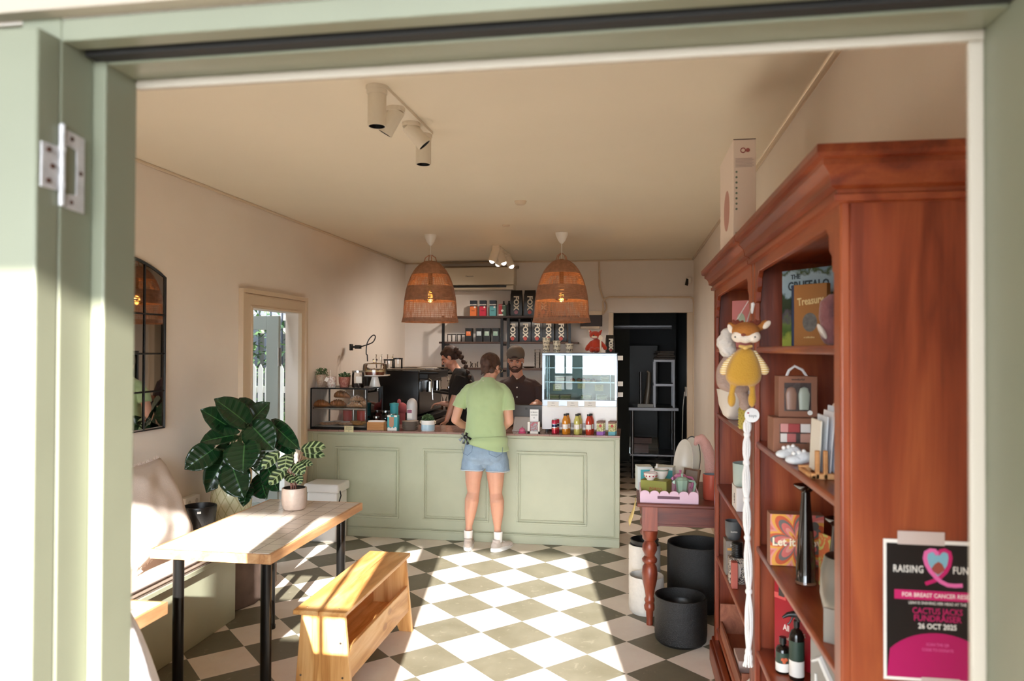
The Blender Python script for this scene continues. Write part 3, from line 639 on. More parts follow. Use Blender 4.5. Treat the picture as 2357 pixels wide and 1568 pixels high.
# white storage tub by the counter
t = thing('storage_tub', 'white lidded plastic tub on the floor at the counter end', 'tub', (-2.63, 6.13, 0))
g = G().box(-2.765, -2.485, 6.02, 6.25, 0, .43); g.build('body', m_white, t, bev=.02, seg=4)
G().box(-2.785, -2.465, 6.0, 6.262, .43, .505).build('lid', m_white, t, bev=.015, seg=3)
G().tube([(-2.465, 6.03, .45), (-2.455, 6.03, .41), (-2.475, 6.02, .33), (-2.478, 6.02, .25)], .006, 6).build('handle', m_black, t)
# ---------------------------------------------------------------- the counter
CY0, CY1, CZT = 6.28, 6.86, .945
t = thing('service_counter', 'long sage green panelled service counter with tiled top', 'counter', (-1.48, 6.5, 0))
g = G().box(XL+.003, -.088, CY0+.012, CY1, 0, CZT-.016)
g.build('body', m_sage, t)
g = G()
def frame_rect(g, x0, x1, z0, z1, y, w=.018, d=.016):
    g.box(x0, x1, y-d, y+.002, z0, z0+w); g.box(x0, x1, y-d, y+.002, z1-w, z1); g.box(x0, x0+w, y-d, y+.002, z0+w, z1-w); g.box(x1-w, x1, y-d, y+.002, z0+w, z1-w)
for x0_, x1_ in ((-2.615, -2.02), (-1.8, -1.205), (-.965, -.358)):
    frame_rect(g, x0_, x1_, .17, .795, CY0+.012, .016, .016); frame_rect(g, x0_+.026, x1_-.026, .196, .769, CY0+.012, .01, .009)
frame_rect(g, -2.79, -.125, .085, .905, CY0+.012, .007, .006)
g.build('panel_moulding', m_sage, t, bev=.003)
g = G().box(XL+.003, -.082, CY0-.002, CY0+.012, 0, .07).box(XL+.003, -.082, CY0-.006, CY0+.012, .07, .082).box(XL+.003, -.08, CY0-.004, CY0+.012, .915, CZT-.016)
g.box(-.118, -.082, CY0, CY0+.012, .082, .915).box(XL+.003, -2.83, CY0, CY0+.012, .082, .915); g.build('edge_trim', m_sage, t, bev=.003)
def pink_tile():
    M = tile_mat(); M.name = 'rosy counter tiles'; b = [n for n in M.node_tree.nodes if n.type == 'TEX_BRICK'][0]
    b.inputs['Color1'].default_value = lin('a5867c'); b.inputs['Color2'].default_value = lin('94756c'); b.inputs['Mortar'].default_value = lin('6a544c'); return M
G().box(XL+.003, -.08, CY0-.006, CY1, CZT-.016, CZT).build('tiled_top', pink_tile(), t, bev=.002)
m_btop = mat('dark bench top', '4a3b35', .4, bump=.1)
t = thing('back_bench', 'dark work bench along the back wall under the shelves', 'bench', (-1.7, 8.9, 0))
G().box(XL+.02, -.35, 8.55, YB-.002, .90, .935).build('bench_top', m_btop, t, bev=.003); G().box(XL+.02, -.38, 8.58, YB-.01, 0, .90).build('cupboard', mat('charcoal cupboard', '2b2826', .6), t)
t = thing('side_bench', 'dark side bench carrying the coffee machine', 'bench', (-2.5, 7.6, 0))
G().box(XL+.003, -2.02, 6.95, 8.54, .88, .915).build('bench_top', m_btop, t, bev=.003); G().box(XL+.01, -2.06, 6.97, 8.54, 0, .88).build('cupboard', mat('charcoal cupboard b', '262321', .6), t)

# ---------------------------------------------------------------- glass pastry case
px_m = lambda y: y/1712.
g0 = (XL+.004, -2.335, 6.33, 6.76, CZT, 1.318)
t = thing('pastry_case', 'black framed glass pastry case on the counter against the wall', 'display case', ((g0[0]+g0[1])/2, 6.55, CZT))
x0, x1, y0, y1, z0, z1 = g0; g = G()
for x in (x0, x1-.009):
    for y in (y0, y1-.009): g.box(x, x+.009, y, y+.009, z0+.018, z1-.012)
g.box(x0, x1, y0, y1, z1-.012, z1); g.box(x0, x1, y0, y1, z0, z0+.018)
g.build('frame', m_blackm, t)
g = G(); g.box(x0+.009, x1-.009, y0+.003, y0+.005, z0+.018, z1-.012); g.box(x1-.006, x1-.004, y0+.009, y1-.009, z0+.018, z1-.012); g.build('glass_pane', m_glass, t)
SHZ = at(760, 937, y=6.36).z-.004
G().box(x0+.012, x1-.012, y0+.03, y1-.02, SHZ-.005, SHZ).build('glass_shelf', thin_glass('smoky shelf glass', 'b7c4c0'), t)
g = G()
for z in (SHZ-.012,): g.box(x0+.01, x1-.01, y0+.028, y0+.034, z-.004, z+.006)
for x in (-2.62, -2.5, -2.42):
    g.cyl((x, y1-.03, z0+.02), (x, y1-.03, z1-.02), .004, n=8)
for z in (z0+.14, z0+.16): g.cyl((x0+.02, y1-.03, z), (x1-.02, y1-.03, z), .003, n=8)
g.build('wire_rack', m_steel, t)
G().box(x0+.03, x1-.04, y0+.03, y1-.05, z0+.018, z0+.03).build('tray', mat('grey baking paper', 'a59b90', .8), t, bev=.003)
# pastries
m_crois = mat('baked croissant crust', 'a2602f', .45, bump=.5, bs=70, var=.3, vs=30)
m_dust = mat('icing dusted crust', 'c4946c', .7, bump=.6, bs=160, var=.35, vs=90)
m_sugar = mat('icing sugar', 'ece5dc', .9, bump=.4, bs=200)
def croissant(name, label, group, c, rz, ln=.17, r=.036, m=m_crois, tilt=0, sugar=False):
    t = thing(name, label, 'pastry', c, group); g = G(); n = 44; vs = []; fs = []; na = 18
    for i in range(n+1):
        u = i/n*2-1; a = u*1.05; seg = abs((u*4.6+.5) % 1-.5)*2; rr = r*(max(.04, math.cos(u*PI/2)**.75))*(.80+.2*seg**.5)
        p = Vector((math.sin(a)*ln*.55, (1-math.cos(a))*ln*.35, 0)); d = Vector((math.cos(a), math.sin(a)*.7, 0)).normalized(); s2 = Vector((-d.y, d.x, 0))
        for j in range(na):
            q = 2*PI*j/na; v = p+s2*math.cos(q)*rr*1.1+Vector((0, 0, rr+math.sin(q)*rr)); vs.append(Matrix.Rotation(rz, 4, 'Z') @ Matrix.Rotation(tilt, 4, 'Y') @ v + Vector(c))
    for i in range(n):
        for j in range(na): fs.append((i*na+j, (i+1)*na+j, (i+1)*na+(j+1) % na, i*na+(j+1) % na))
    fs += [tuple(range(na)), tuple(range(n*na, (n+1)*na))[::-1]]
    g.add(vs, fs); g.build('crust', m, t, ang=60)
    if sugar:
        g = G(); rd = random.Random(int(c[0]*1e4))
        for _ in range(90):
            i = rd.randint(8, n-8); j = rd.randint(1, 8); v = vs[i*na+j]; s_ = rd.uniform(.002, .006); g.sph(v, (s_, s_, s_*.5), n=6)
        g.build('icing_sugar', m_sugar, t)
    return t
for i, (px, py, y, rz, tl, lab) in enumerate(((740, 936, 6.40, .1, 0, 'plain croissant lying at the left end of the pastry case'), (777, 936, 6.47, .3, 0, 'plain croissant between the left croissant and the dusted ones'))):
    p = at(px, py, y=y); croissant('croissant', lab, 'plain croissants on the upper shelf', (p.x, p.y, SHZ), rz, .17)
p = at(785, 920, y=6.56); croissant('croissant', 'plain croissant heaped on top of the other two', 'plain croissants on the upper shelf', (p.x, p.y, SHZ+.075), -.15, .18)
for px, y, rz, dz, lab in ((815, 6.42, .2, 0, 'sugar dusted almond croissant at the front of the upper shelf'), (840, 6.52, -.1, .0, 'sugar dusted croissant nearest the right glass of the case'), (822, 6.6, .5, .04, 'sugar dusted croissant resting up on the two others')):
    p = at(px, 930, y=y); croissant('almond_croissant', lab, 'dusted croissants on the upper shelf', (min(p.x, x1-.1), p.y, SHZ+dz), rz, .15, .03, m_dust, 0, True)
for k, (px, y, rz, lab) in enumerate(((755, 6.42, .35, 'long sugared pastry lying front left on the lower tray'), (778, 6.5, .2, 'long sugared pastry in the middle of the lower tray'), (797, 6.44, .5, 'long sugared pastry beside the round cookies'))):
    p = at(px, 975, y=y); t = thing('sugared_pastry', lab, 'pastry', (p.x, p.y, z0+.031), 'sugared pastries on the lower tray')
    M = rotm(0, 0, rz, (p.x, p.y, z0+.031)); g = G().lathe([(0, 0), (.03, 0), (.038, .012), (.03, .024), (0, .028)], n=20, M=M @ Matrix.Diagonal((2.1, 1, 1, 1))); g.build('crust', m_dust, t)
    G().lathe([(.026, .0245), (.018, .030), (0, .032)], n=20, M=M @ Matrix.Diagonal((2.1, 1, 1, 1))).build('icing_sugar', m_sugar, t)
m_cook = mat('golden cookie', 'b98a4c', .7, bump=1, bs=90, var=.3, vs=60)
for k, (px, y, dz, lab) in enumerate(((824, 6.45, 0, 'round golden cookie at the bottom right of the case'), (818, 6.47, .018, 'round golden cookie stacked on another cookie'), (838, 6.6, .0, 'round golden cookie behind the stacked pair'))):
    p = at(px, 975, y=y); tag(G().lathe([(0, 0), (.045, 0), (.052, .008), (.045, .016), (0, .02)], (p.x, p.y, z0+.031+dz), 24).build('cookie', m_cook), lab, 'cookie', 'cookies on the lower tray')
m_note = mat('cream price card', 'ded3a6', .8); m_ink = mat('black ink', '1e1a1a', .7)
def note(px, py, y, w_, h_, lines, lab, rz=0, tilt=0, m=None, size=.012):
    p = at(px, py, y=y); t = thing('price_card', lab, 'card', (p.x, p.y, p.z-h_/2), 'handwritten price cards')
    G().box(-w_/2, w_/2, 0, .0012, -h_/2, h_/2, 0, rotm(tilt, 0, rz, p)).build('card', m or m_note, t, smooth=False)
    for i, l in enumerate(lines): text(l, size, m_ink, t, rotm(tilt, 0, rz, p) @ Matrix.Translation((0, -.0008, h_/2-(i+.7)*h_/(len(lines)+.4))) @ Euler((PI/2, 0, 0)).to_matrix().to_4x4(), ext=.0003)
    return t
note(803, 988, 6.268, .085, .058, ['ALMOND', 'CROISSANT', '8'], 'cream handwritten card hanging over the counter edge below the pastries', .0, size=.013)
# ---------------------------------------------------------------- things standing on the pastry case
ZT = 1.3185
m_leafg = mat('small leaf green', '31532f', .5); m_leafl = mat('small leaf light', '5f7d4f', .5)
def small_plant(g, c, r, h, n=130, s=.014, seed=1):
    rd = random.Random(seed)
    for i in range(n):
        a = rd.random()*6.28; q = rd.random()**.5*r; z = h*(.15+.85*rd.random())*(1-.3*q/r); p = Vector((c[0]+q*math.cos(a), c[1]+q*math.sin(a), c[2]+z))
        M = Matrix.Translation(p) @ Euler((rd.uniform(-1, 1), rd.uniform(-1, 1), rd.uniform(0, 6.3))).to_matrix().to_4x4()
        L_ = s*rd.uniform(.7, 1.3); g.add([(-L_, 0, 0), (-L_*.2, L_*.38, .003), (L_, 0, -.002), (-L_*.2, -L_*.38, .003)], [(0, 1, 2, 3)], rd.randint(0, 1), M)
        if i % 4 == 0: g.tube([(c[0], c[1], c[2]), tuple(p)], .0012, 4)
def pot_plant(name, lab, c, r, h, pm, pr, seed, group=None, prof=None, leafsz=.014, lh=.07, n=130):
    t = thing(name, lab, 'plant', c, group)
    G().lathe(prof or [(0, 0), (r*.72, 0), (r*.8, h*.06), (r*.97, h*.5), (r, h), (r*.93, h), (r*.9, h*.85), (0, h*.85)], c, 36).build('pot', pm, t)
    g = G(); small_plant(g, (c[0], c[1], c[2]+h*.85), pr, lh, n, leafsz, seed); g.build('foliage', [m_leafg, m_leafl], t, flat=True); return t
def mottled(name, a, b_, vs, rough=.5, lo=.45, hi=.55):
    M = bpy.data.materials.new(name); M.use_nodes = True; nt = M.node_tree; N = nt.nodes; L = nt.links; b = N['Principled BSDF']
    tc = N.new('ShaderNodeTexCoord'); n = N.new('ShaderNodeTexNoise'); n.inputs['Scale'].default_value = vs; n.inputs['Detail'].default_value = 1; n.inputs['Distortion'].default_value = 1.5; L.new(tc.outputs['Object'], n.inputs[0])
    r = N.new('ShaderNodeValToRGB'); r.color_ramp.elements[0].position = lo; r.color_ramp.elements[1].position = hi; r.color_ramp.elements[0].color = lin(a); r.color_ramp.elements[1].color = lin(b_)
    L.new(n.outputs['Fac'], r.inputs[0]); L.new(r.outputs[0], b.inputs['Base Color']); b.inputs['Roughness'].default_value = rough; return M
p = at(741, 893, y=6.45); pot_plant('potted_herb', 'leafy green plant in a pale swirl pot at the left end of the case', (p.x, 6.45, ZT), .052, .118, mottled('swirl pot', 'bba791', 'a98f7a', 40), .058, 2, lh=.085)
p = at(793, 893, y=6.47); pot_plant('potted_herb', 'low green plant in a terracotta red patterned pot on the case', (p.x, 6.47, ZT), .054, .098, mottled('red swirl pot', 'a5594a', 'bf8573', 60), .05, 3, lh=.06)
p = at(764, 893, y=6.40); t = thing('patterned_jug', 'white jug with red and green speckles and a looped spout', 'jug', (p.x, 6.40, ZT))
G().lathe([(0, 0), (.032, 0), (.04, .01), (.042, .06), (.038, .1), (.033, .103), (.03, .1), (0, .02)], (p.x, 6.40, ZT), 30).build('body', mottled('speckled white glaze', 'e2d8cc', 'a24a42', 130, .4, .58, .6), t)
G().tube([(p.x-.012, 6.4, ZT+.09), (p.x-.012, 6.4, ZT+.165)], .006).tube([(p.x-.012, 6.4, ZT+.118), (p.x-.03, 6.4, ZT+.128), (p.x-.027, 6.4, ZT+.148), (p.x-.012, 6.4, ZT+.145)], .003).build('spout', mat('cream glaze', 'dccfc2', .4), t)
G().box(-.016, .016, -.0005, .0005, -.02, .02, 0, rotm(0, .5, 0, (p.x-.035, 6.36, ZT+.075))).build('paper_tag', m_paper, t)
def jar(name, lab, c, r, h, group=None, lid=None, fill=None, fh=.4, neck=.8, lidm=None, cat='jar', label=None):
    t = thing(name, lab, cat, c, group)
    G().lathe([(0, .003), (r*.93, .003), (r, .012), (r, h*.78), (r*neck, h*.9), (r*neck, h)], c, 32).build('glass_body', m_glass, t)
    if fill: G().lathe([(0, .006), (r*.95, .006), (r*.95, h*fh), (0, h*fh)], c, 24).build('contents', fill, t)
    if lid == 'glass': G().lathe([(r*neck*1.05, h), (r*neck*1.05, h+.008), (.012, h+.014), (.01, h+.022), (.02, h+.032), (0, h+.036)], c, 24).build('lid', m_glass, t)
    elif lid: G().lathe([(0, h-.004), (r*neck*1.06, h-.004), (r*neck*1.06, h+.012), (0, h+.014)], c, 28).build('lid', lidm or m_black, t)
    if label: G().box(-label[0]/2, label[0]/2, 0, .001, 0, label[1], 0, rotm(0, 0, 0, (c[0]+label[2], c[1]-r*1.01, c[2]+label[3]))).build('paper_label', m_paper, t)
    return t
p = at(826, 893, y=6.45); jar('glass_jar', 'clear glass storage jar with white label in front of the cake stand', (p.x, 6.43, ZT), .056, .145, lid=True, lidm=m_steel, fill=mat('dark cocoa', '2a1a14', .8), fh=.26, neck=.94, label=(.055, .058, .028, .045))
# cake stand with cakes under a dome
p = at(857, 893, y=6.56); cc = (-2.37, 6.63, ZT)
t = thing('cake_stand', 'white footed cake stand with a glass dome on the pastry case', 'cake stand', cc)
G().lathe([(0, 0), (.05, 0), (.052, .006), (.03, .09), (.03, .096), (.125, .099), (.142, .108), (.142, .114), (.12, .108), (0, .106)], cc, 48).build('stand', mat('white glazed china', 'e9e4de', .15), t)
G().lathe([(.112, .11), (.113, .19), (.108, .212), (.09, .222), (.02, .226), (.012, .236), (.024, .252), (.02, .262), (0, .264)], cc, 48).build('glass_dome', m_glass, t)
m_cake = mat('brown cake', '8a4526', .8, bump=.8, bs=90, var=.2); m_ice = mat('cream icing', 'e5d3a4', .6, bump=.6, bs=80)
for k, (a, lab) in enumerate(((-2.5, 'small iced cake at the left under the glass dome'), (-1.2, 'small iced cake at the front under the glass dome'), (-.1, 'small iced cake at the right under the glass dome'), (2., 'small iced cake at the back under the glass dome'))):
    q = (cc[0]+.062*math.cos(a), cc[1]+.062*math.sin(a), cc[2]+.108); t = thing('iced_cake', lab, 'cake', q, 'iced cakes under the dome')
    G().lathe([(0, 0), (.026, 0), (.031, .03), (0, .034)], q, 20).build('cake', m_cake, t); G().lathe([(.031, .03), (.03, .04), (.018, .05), (0, .054)], q, 20, fn=lambda a_, z: 1+.08*math.sin(a_*5)).build('icing', m_ice, t)

# ---------------------------------------------------------------- coffee machine and things around it
MY = 7.25; t = thing('coffee_machine', 'large black espresso machine beside the left wall', 'coffee machine', (-2.4, 7.6, .915))
ez = at(930, 853, y=MY).z; G().box(-2.72, -2.12, MY, 8.15, 1.0, ez).build('body', mat('black enamel', '0c0b0b', .22), t, bev=.012)
G().box(-2.70, -2.05, MY+.03, 8.12, .93, .985).build('drip_tray', m_blackm, t, bev=.006)
G().box(-2.70, -2.66, MY+.05, 8.1, .93, 1.1).box(-2.72, -2.2, MY+.02, 8.12, .985, 1.0).build('legs_panel', m_blackm, t)
for y in (MY-.01, 8.1): G().tube([(-2.72, y, ez+.012), (-2.05, y, ez+.012)], .008).build('cup_rail', m_chrome, t)
G().box(-2.15, -2.03, MY+.02, 8.1, ez-.09, ez-.01).build('hood', m_blackm, t, bev=.01)
for y in (7.45, 7.75):
    q = t; g = G().cyl((-2.06, y, ez-.12), (-2.06, y, ez-.20), .036, .04, 20).cyl((-2.06, y, ez-.2), (-2.06, y, ez-.225), .042, n=20); gh = g.build('group_head', m_chrome, t)
    G().tube([(-2.04, y, ez-.222), (-1.98, y, ez-.226), (-1.86, y, ez-.24)], [.008, .014, .016]).build('handle', m_black, gh)
for y in (7.3, 8.0): G().tube([(-2.05, y, ez-.07), (-2.0, y-.01, ez-.1), (-1.99, y-.01, ez-.25), (-1.985, y-.01, ez-.30)], .006).build('steam_wand', m_chrome, t)
G().cyl((-2.12, MY+.02, ez-.018), (-1.92, MY+.02, ez-.018), .02).build('paddle', m_black, t)
for k, (px, y, r, h, lab) in enumerate(((895, 7.45, .052, .10, 'clear glass jar at the left on top of the coffee machine'), (916, 7.4, .048, .115, 'clear glass jar at the right on top of the coffee machine'))):
    p = at(px, 850, y=y); jar('glass_jar', lab, (p.x, y, ez), r, h, 'jars on the coffee machine', lid=True, neck=1.)
for k, px in enumerate((872, 898)):
    y = 7.7; p = at(px, 850, y=y)
    for j in range(5):
        nm = 'left' if k == 0 else 'right'; lv = ['bottom', 'second from the bottom', 'middle', 'second from the top', 'topmost'][j]
        tag(G().lathe([(0, .002), (.028, .002), (.036, .05), (.037, .05), (.036, .0525)], (p.x, y, ez+j*.027), 24).build('drinking_glass', m_glass), f'drinking glass, {lv} of the {nm} stack on the coffee machine', 'glass', 'stacked glasses on the coffee machine')
for j, (dx, rz) in enumerate(((0, .1), (.01, -.05))):
    tag(G().box(-.09, .09, -.07, .07, 0, .012, 0, rotm(0, 0, rz, (-2.13+dx, 7.55, ez+.0005+j*.0125))).build('notebook', mat('grey card cover', 'a9a29a', .7), bev=.002), ['grey notebook lying on the machine top', 'grey notebook lying on the other notebook'][j], 'notebook', 'notebooks on the coffee machine')
# black gooseneck phone holder
p0 = at(846, 838, y=7.15); t = thing('gooseneck_holder', 'black looping gooseneck phone holder above the cake stand', 'holder', (p0.x, 7.15, .915))
P_ = [(846, 832), (843, 815), (844, 795), (849, 782), (857, 773), (862, 772), (864, 777), (859, 787), (850, 792), (838, 796), (829, 799)]
pts = [(p0.x, 7.15, .92)]+[tuple(at(a, b, y=7.15)) for a, b in P_]
sm = []
for i in range(len(pts)-1):
    for k in range(4):
        u = k/4; a0 = Vector(pts[max(0, i-1)]); a1 = Vector(pts[i]); a2 = Vector(pts[i+1]); a3 = Vector(pts[min(len(pts)-1, i+2)])
        sm.append(.5*((2*a1)+(a2-a0)*u+(2*a0-5*a1+4*a2-a3)*u*u+(3*a1-a0-3*a2+a3)*u**3))
sm.append(Vector(pts[-1])); G().tube(sm[4:], .0062, 8).build('gooseneck', m_black, t)
q = pts[-1]; G().box(q[0]-.05, q[0]+.005, 7.12, 7.18, q[2]-.018, q[2]+.02).box(q[0]-.095, q[0]-.05, 7.13, 7.17, q[2]-.010, q[2]+.01).box(q[0]-.105, q[0]-.085, 7.12, 7.18, q[2]-.035, q[2]+.03).build('clamp', m_black, t, bev=.004)
G().box(p0.x-.03, p0.x+.02, 7.13, 7.17, ez-.01, ez+.02).cyl((p0.x, 7.15, .915), (p0.x, 7.15, ez+.03), .009).cyl((p0.x, 7.15, .915), (p0.x, 7.15, .93), .04).build('post', m_black, t)

# ---------------------------------------------------------------- things on the counter top, left to right
def on(px, y, z=CZT): p = at(px, 990, y=y); return Vector((p.x, y, z))
q = on(868, 6.36); t = thing('card_box', 'pale wooden box at the counter front beside the pastry case', 'box', q)
G().box(q.x-.082, q.x+.075, 6.32, 6.40, CZT, CZT+.072).build('box', wood('blond box timber', 'b07840', 'c6905a', 'd6a878', 'X', .5, 1, .0), t, bev=.002)
for i in range(5): G().box(q.x-.075+i*.001, q.x+.07, 6.33+i*.013, 6.331+i*.013, CZT+.07, CZT+.083+.002*(i % 2)).build('index_card', m_paper, t)
m_teal = mat('teal printed card', '3fa0a6', .5)
q = on(905, 6.36); t = thing('food_carton', 'teal and white food carton with an arched window on the counter', 'carton', q)
G().box(q.x-.044, q.x+.05, 6.325, 6.385, CZT, CZT+.135).build('carton', m_teal, t, bev=.002)
G().poly([(-.022, .05), (-.018, .035), (-.008, .028), (.008, .028), (.018, .035), (.022, .05), (.022, .12), (-.022, .12)], .001, 0, Matrix.Translation((q.x-.004, 6.3235, CZT))).build('window', mat('brown food', 'b08468', .6), t, smooth=False)
G().poly([(-.043, 0), (.043, 0), (.043, .024), (.03, .034), (.018, .02), (.004, .032), (-.012, .018), (-.028, .03), (-.043, .022)], .001, 0, Matrix.Translation((q.x+.0, 6.3238, CZT))).box(q.x-.044, q.x-.012, 6.3235, 6.3245, CZT+.12, CZT+.135).box(q.x+.02, q.x+.046, 6.3235, 6.3245, CZT+.12, CZT+.135).build('white_print', m_paper, t, smooth=False)
q = on(943, 6.40); m_plate = mat('speckled stoneware', 'a3978a', .4, var=.1, vs=100)
for i in range(8):
    tag(G().lathe([(0, 0), (.05, 0), (.065, .004), (.075, .011), (.077, .0125), (.07, .0118), (.06, .0065), (0, .004)], (q.x+.001*(i % 3-1), 6.42, CZT+i*.0097), 40).build('stoneware_plate', m_plate), ['bottom speckled plate of the stack on the counter', 'speckled plate, second lowest of the stack', 'speckled plate, third from the bottom of the stack', 'speckled plate, fourth from the bottom of the stack', 'speckled plate, fourth from the top of the stack', 'speckled plate, third from the top of the stack', 'speckled plate just under the topmost plate', 'topmost speckled plate of the stack on the counter'][i], 'plate', 'plates stacked on the counter')
q = on(948, 6.58); t = thing('domed_canister', 'tall white domed plastic canister behind the plate stack', 'canister', q)
G().lathe([(0, 0), (.045, 0), (.048, .01), (.05, .20), (.048, .225), (.04, .25), (.022, .268), (0, .274)], q, 36).build('body', mat('cloudy white plastic', 'c9c6c4', .35), t)
G().box(-.024, .024, -.002, 0, 0, .085, 0, rotm(0, 0, -.05, (q.x-.008, 6.532, CZT+.09))).build('paper_label', m_paper, t)
G().box(-.022, .022, -.003, -.002, 0, .03, 0, rotm(0, 0, -.05, (q.x-.008, 6.532, CZT+.14))).build('label_print', mat('mauve print', '9a5a72', .6), t)
q = on(985, 6.37); pot_plant('potted_succulent', 'bushy grey green plant in a white and blue handled pot', q, .062, .092, m_white, .055, 9, lh=.075, leafsz=.012, n=260, prof=[(0, 0), (.056, 0), (.06, .006), (.06, .085), (.062, .094), (.057, .094), (.054, .08), (0, .08)])
pp = [o for o in C.objects if o.get('label', '').startswith('bushy grey')][0]
G().lathe([(.0605, .006), (.0608, .03), (.0608, .052), (.0603, .056)], q, 36).build('blue_band', mat('pale blue glaze', 'a9c3d0', .3), pp)
for s_ in (-1, 1): G().tube([q+Vector((s_*.058, 0, .085)), q+Vector((s_*.072, 0, .085)), q+Vector((s_*.07, 0, .068)), q+Vector((s_*.059, 0, .066))], .005).build('handle', mat('cream glaze b', 'd9c9ae', .4), pp)
# jars behind
for px, y, r, h, lab, fl in ((866, 6.47, .034, .10, 'round clear jar behind the pale wooden box', None), (902, 6.52, .042, .12, 'clear clip jar behind the teal carton', mat('dark beans', '1d130f', .6)), (888, 6.75, .045, .13, 'taller clear jar with steel lid behind the clip jar', None)):
    q = on(px, y); jar('glass_jar', lab, q, r, h, 'jars behind the carton', lid=True, lidm=m_steel, fill=fl, fh=.5)
q = on(907, 6.70); t = thing('teal_tub', 'teal lidded tub standing behind the clear jars', 'tub', q)
G().lathe([(0, 0), (.038, 0), (.04, .19), (.043, .192), (.043, .215), (0, .222)], q, 30).build('tub', m_teal, t)
q = on(800, 7.1, .915); 
for px, y, lab, cm in ((800, 7.05, 'red tin on the side bench, left of the other red tin', 'a32f34'), (832, 7.05, 'red tin on the side bench behind the case glass', 'b23a3d')):
    q = on(px, y, .916); tag(G().lathe([(0, 0), (.045, 0), (.045, .14), (.043, .145), (0, .145)], q, 28).build('red_tin', mat('red tin '+cm, cm, .4)), lab, 'tin', 'red tins behind the pastry case')
q = on(925, 7.0, .916); t = thing('pink_cloth_bundle', 'crumpled pink cloth on the side bench below the coffee machine', 'cloth', q); g = G(); g.sph(q+Vector((0, 0, .17)), (.055, .05, .06), n=24); g.sph(q+Vector((-.03, 0, .235)), (.02, .02, .03), n=16); g.cyl(q, q+Vector((0, 0, .14)), .035)
g.build('cloth', mat('dusty pink cloth', 'a9565c', .9, bump=1, bs=40), t)
# back bench jars and pump bottles
for px, r, h, lab in ((989, .068, .17, 'large round glass jar on the back bench'),):
    q = on(px, 8.72, .936); jar('glass_jar', lab, q, r, h, lid=None, fill=mat('pale powder', 'a89a86', .8), fh=.6, neck=.62)
for px, lab, gm in ((1013, 'clear syrup bottle with a brown pump on the back bench', m_glass), (1032, 'clear syrup bottle partly hidden behind the barista in black', m_glass)):
    q = on(px, 8.7, .936); t = thing('syrup_bottle', lab, 'bottle', q, 'syrup bottles on the back bench')
    G().lathe([(0, .003), (.035, .003), (.038, .02), (.038, .13), (.016, .19), (.013, .24), (.015, .245)], q, 24).build('glass_body', gm, t); G().lathe([(0, .006), (.034, .006), (.034, .1), (0, .1)], q, 20).build('syrup', mat('amber syrup', '6b4a36', .3), t)
    G().cyl(q+Vector((0, 0, .24)), q+Vector((0, 0, .28)), .017).tube([q+Vector((0, 0, .28)), q+Vector((0, 0, .35))], .006).sph(q+Vector((0, 0, .355)), (.018, .018, .009)).build('pump', mat('brown pump', '3b2a22', .4), t)
q = on(966, 8.3, .916); t = thing('patterned_tea_towel', 'black and cream patterned tea towel hanging by the coffee machine', 'towel', (q.x, 7.95, 1.05))
g = G(); vs = []; fs = []
for i in range(13):
    for j in range(17):
        u = i/12; v = j/16; vs.append((-2.0+.012*math.sin(u*14)+.0, 7.6+u*.16, 1.3-.30*v+.01*math.sin(u*8)))
for i in range(12):
    for j in range(16): a = i*17+j; fs.append((a, a+1, a+18, a+17))
g.add(vs, fs); 
M_ = Matrix.Translation((q.x, 7.9, 1.05)) @ Matrix.Diagonal((1, 1, 1, 1))
g.v = [tuple(Vector((q.x+.02+(v[1]-7.68)*.55, 7.9+(v[0]+2.0)*1.3, v[2]+.0))) for v in g.v]
G2 = g.build('towel', mottled('leopard print cloth', 'd8d0bc', '1c1917', 60, .9, .5, .53), t, ang=80); sd_ = G2.modifiers.new('th', 'SOLIDIFY'); sd_.thickness = .002
G().cyl((q.x-.04, 7.9, 1.302), (q.x+.09, 7.9, 1.302), .006).cyl((q.x+.02, 7.9, .936), (q.x+.02, 7.9, 1.302), .006).build('rail', m_chrome, t)
# service area by the till
q = on(1202, 6.36); t = thing('service_bell', 'small bright pink service bell on the counter', 'bell', q)
G().lathe([(0, 0), (.032, 0), (.034, .006), (.03, .012), (0, .012)], q, 36).build('base', mat('pink enamel', 'd4527c', .2), t)
G().lathe([(.027, .014), (.026, .026), (.02, .038), (.008, .044), (.004, .05), (0, .051)], q, 36).build('dome', mat('pink enamel dome', 'dd6c90', .2), t); G().cyl(q+Vector((0, 0, .048)), q+Vector((0, 0, .06)), .0025).build('striker', m_chrome, t)
q = on(1229, 6.36); t = thing('gift_card_holder', 'white printed card holder stand next to the pink bell', 'card holder', q)
G().box(q.x-.052, q.x+.052, 6.33, 6.385, CZT, CZT+.018).box(q.x-.052, q.x-.032, 6.33, 6.385, CZT, CZT+.10).box(q.x+.04, q.x+.052, 6.33, 6.385, CZT, CZT+.10).box(q.x-.05, q.x+.05, 6.38, 6.385, CZT, CZT+.10).build('holder', m_paper, t)
G().box(q.x-.03, q.x+.038, 6.352, 6.358, CZT+.018, CZT+.098).build('card_stack', mottled('printed cards', '9aa3a0', 'b0606a', 60, .5), t)
G().box(q.x-.038, q.x+.038, 6.372, 6.375, CZT+.1, CZT+.205).build('sign_card', m_white, t, bev=.001)
for i, l in enumerate(('LE BINGO', 'COOKIES', '$5')): text(l, .014, m_ink, t, face_cam(q.x, 6.3712, CZT+.18-i*.024))
q = on(1205, 6.62); t = thing('till_screen', 'grey point of sale screen turned towards the man in the cap', 'screen', q)
a, b = at(1181, 931, y=6.62), at(1246, 952, y=6.62)
G().box(a.x-.02, b.x+.02, 6.60, 6.625, a.z-.17, a.z).build('screen', mat('dark grey screen back', '4b4848', .35), t, bev=.008)
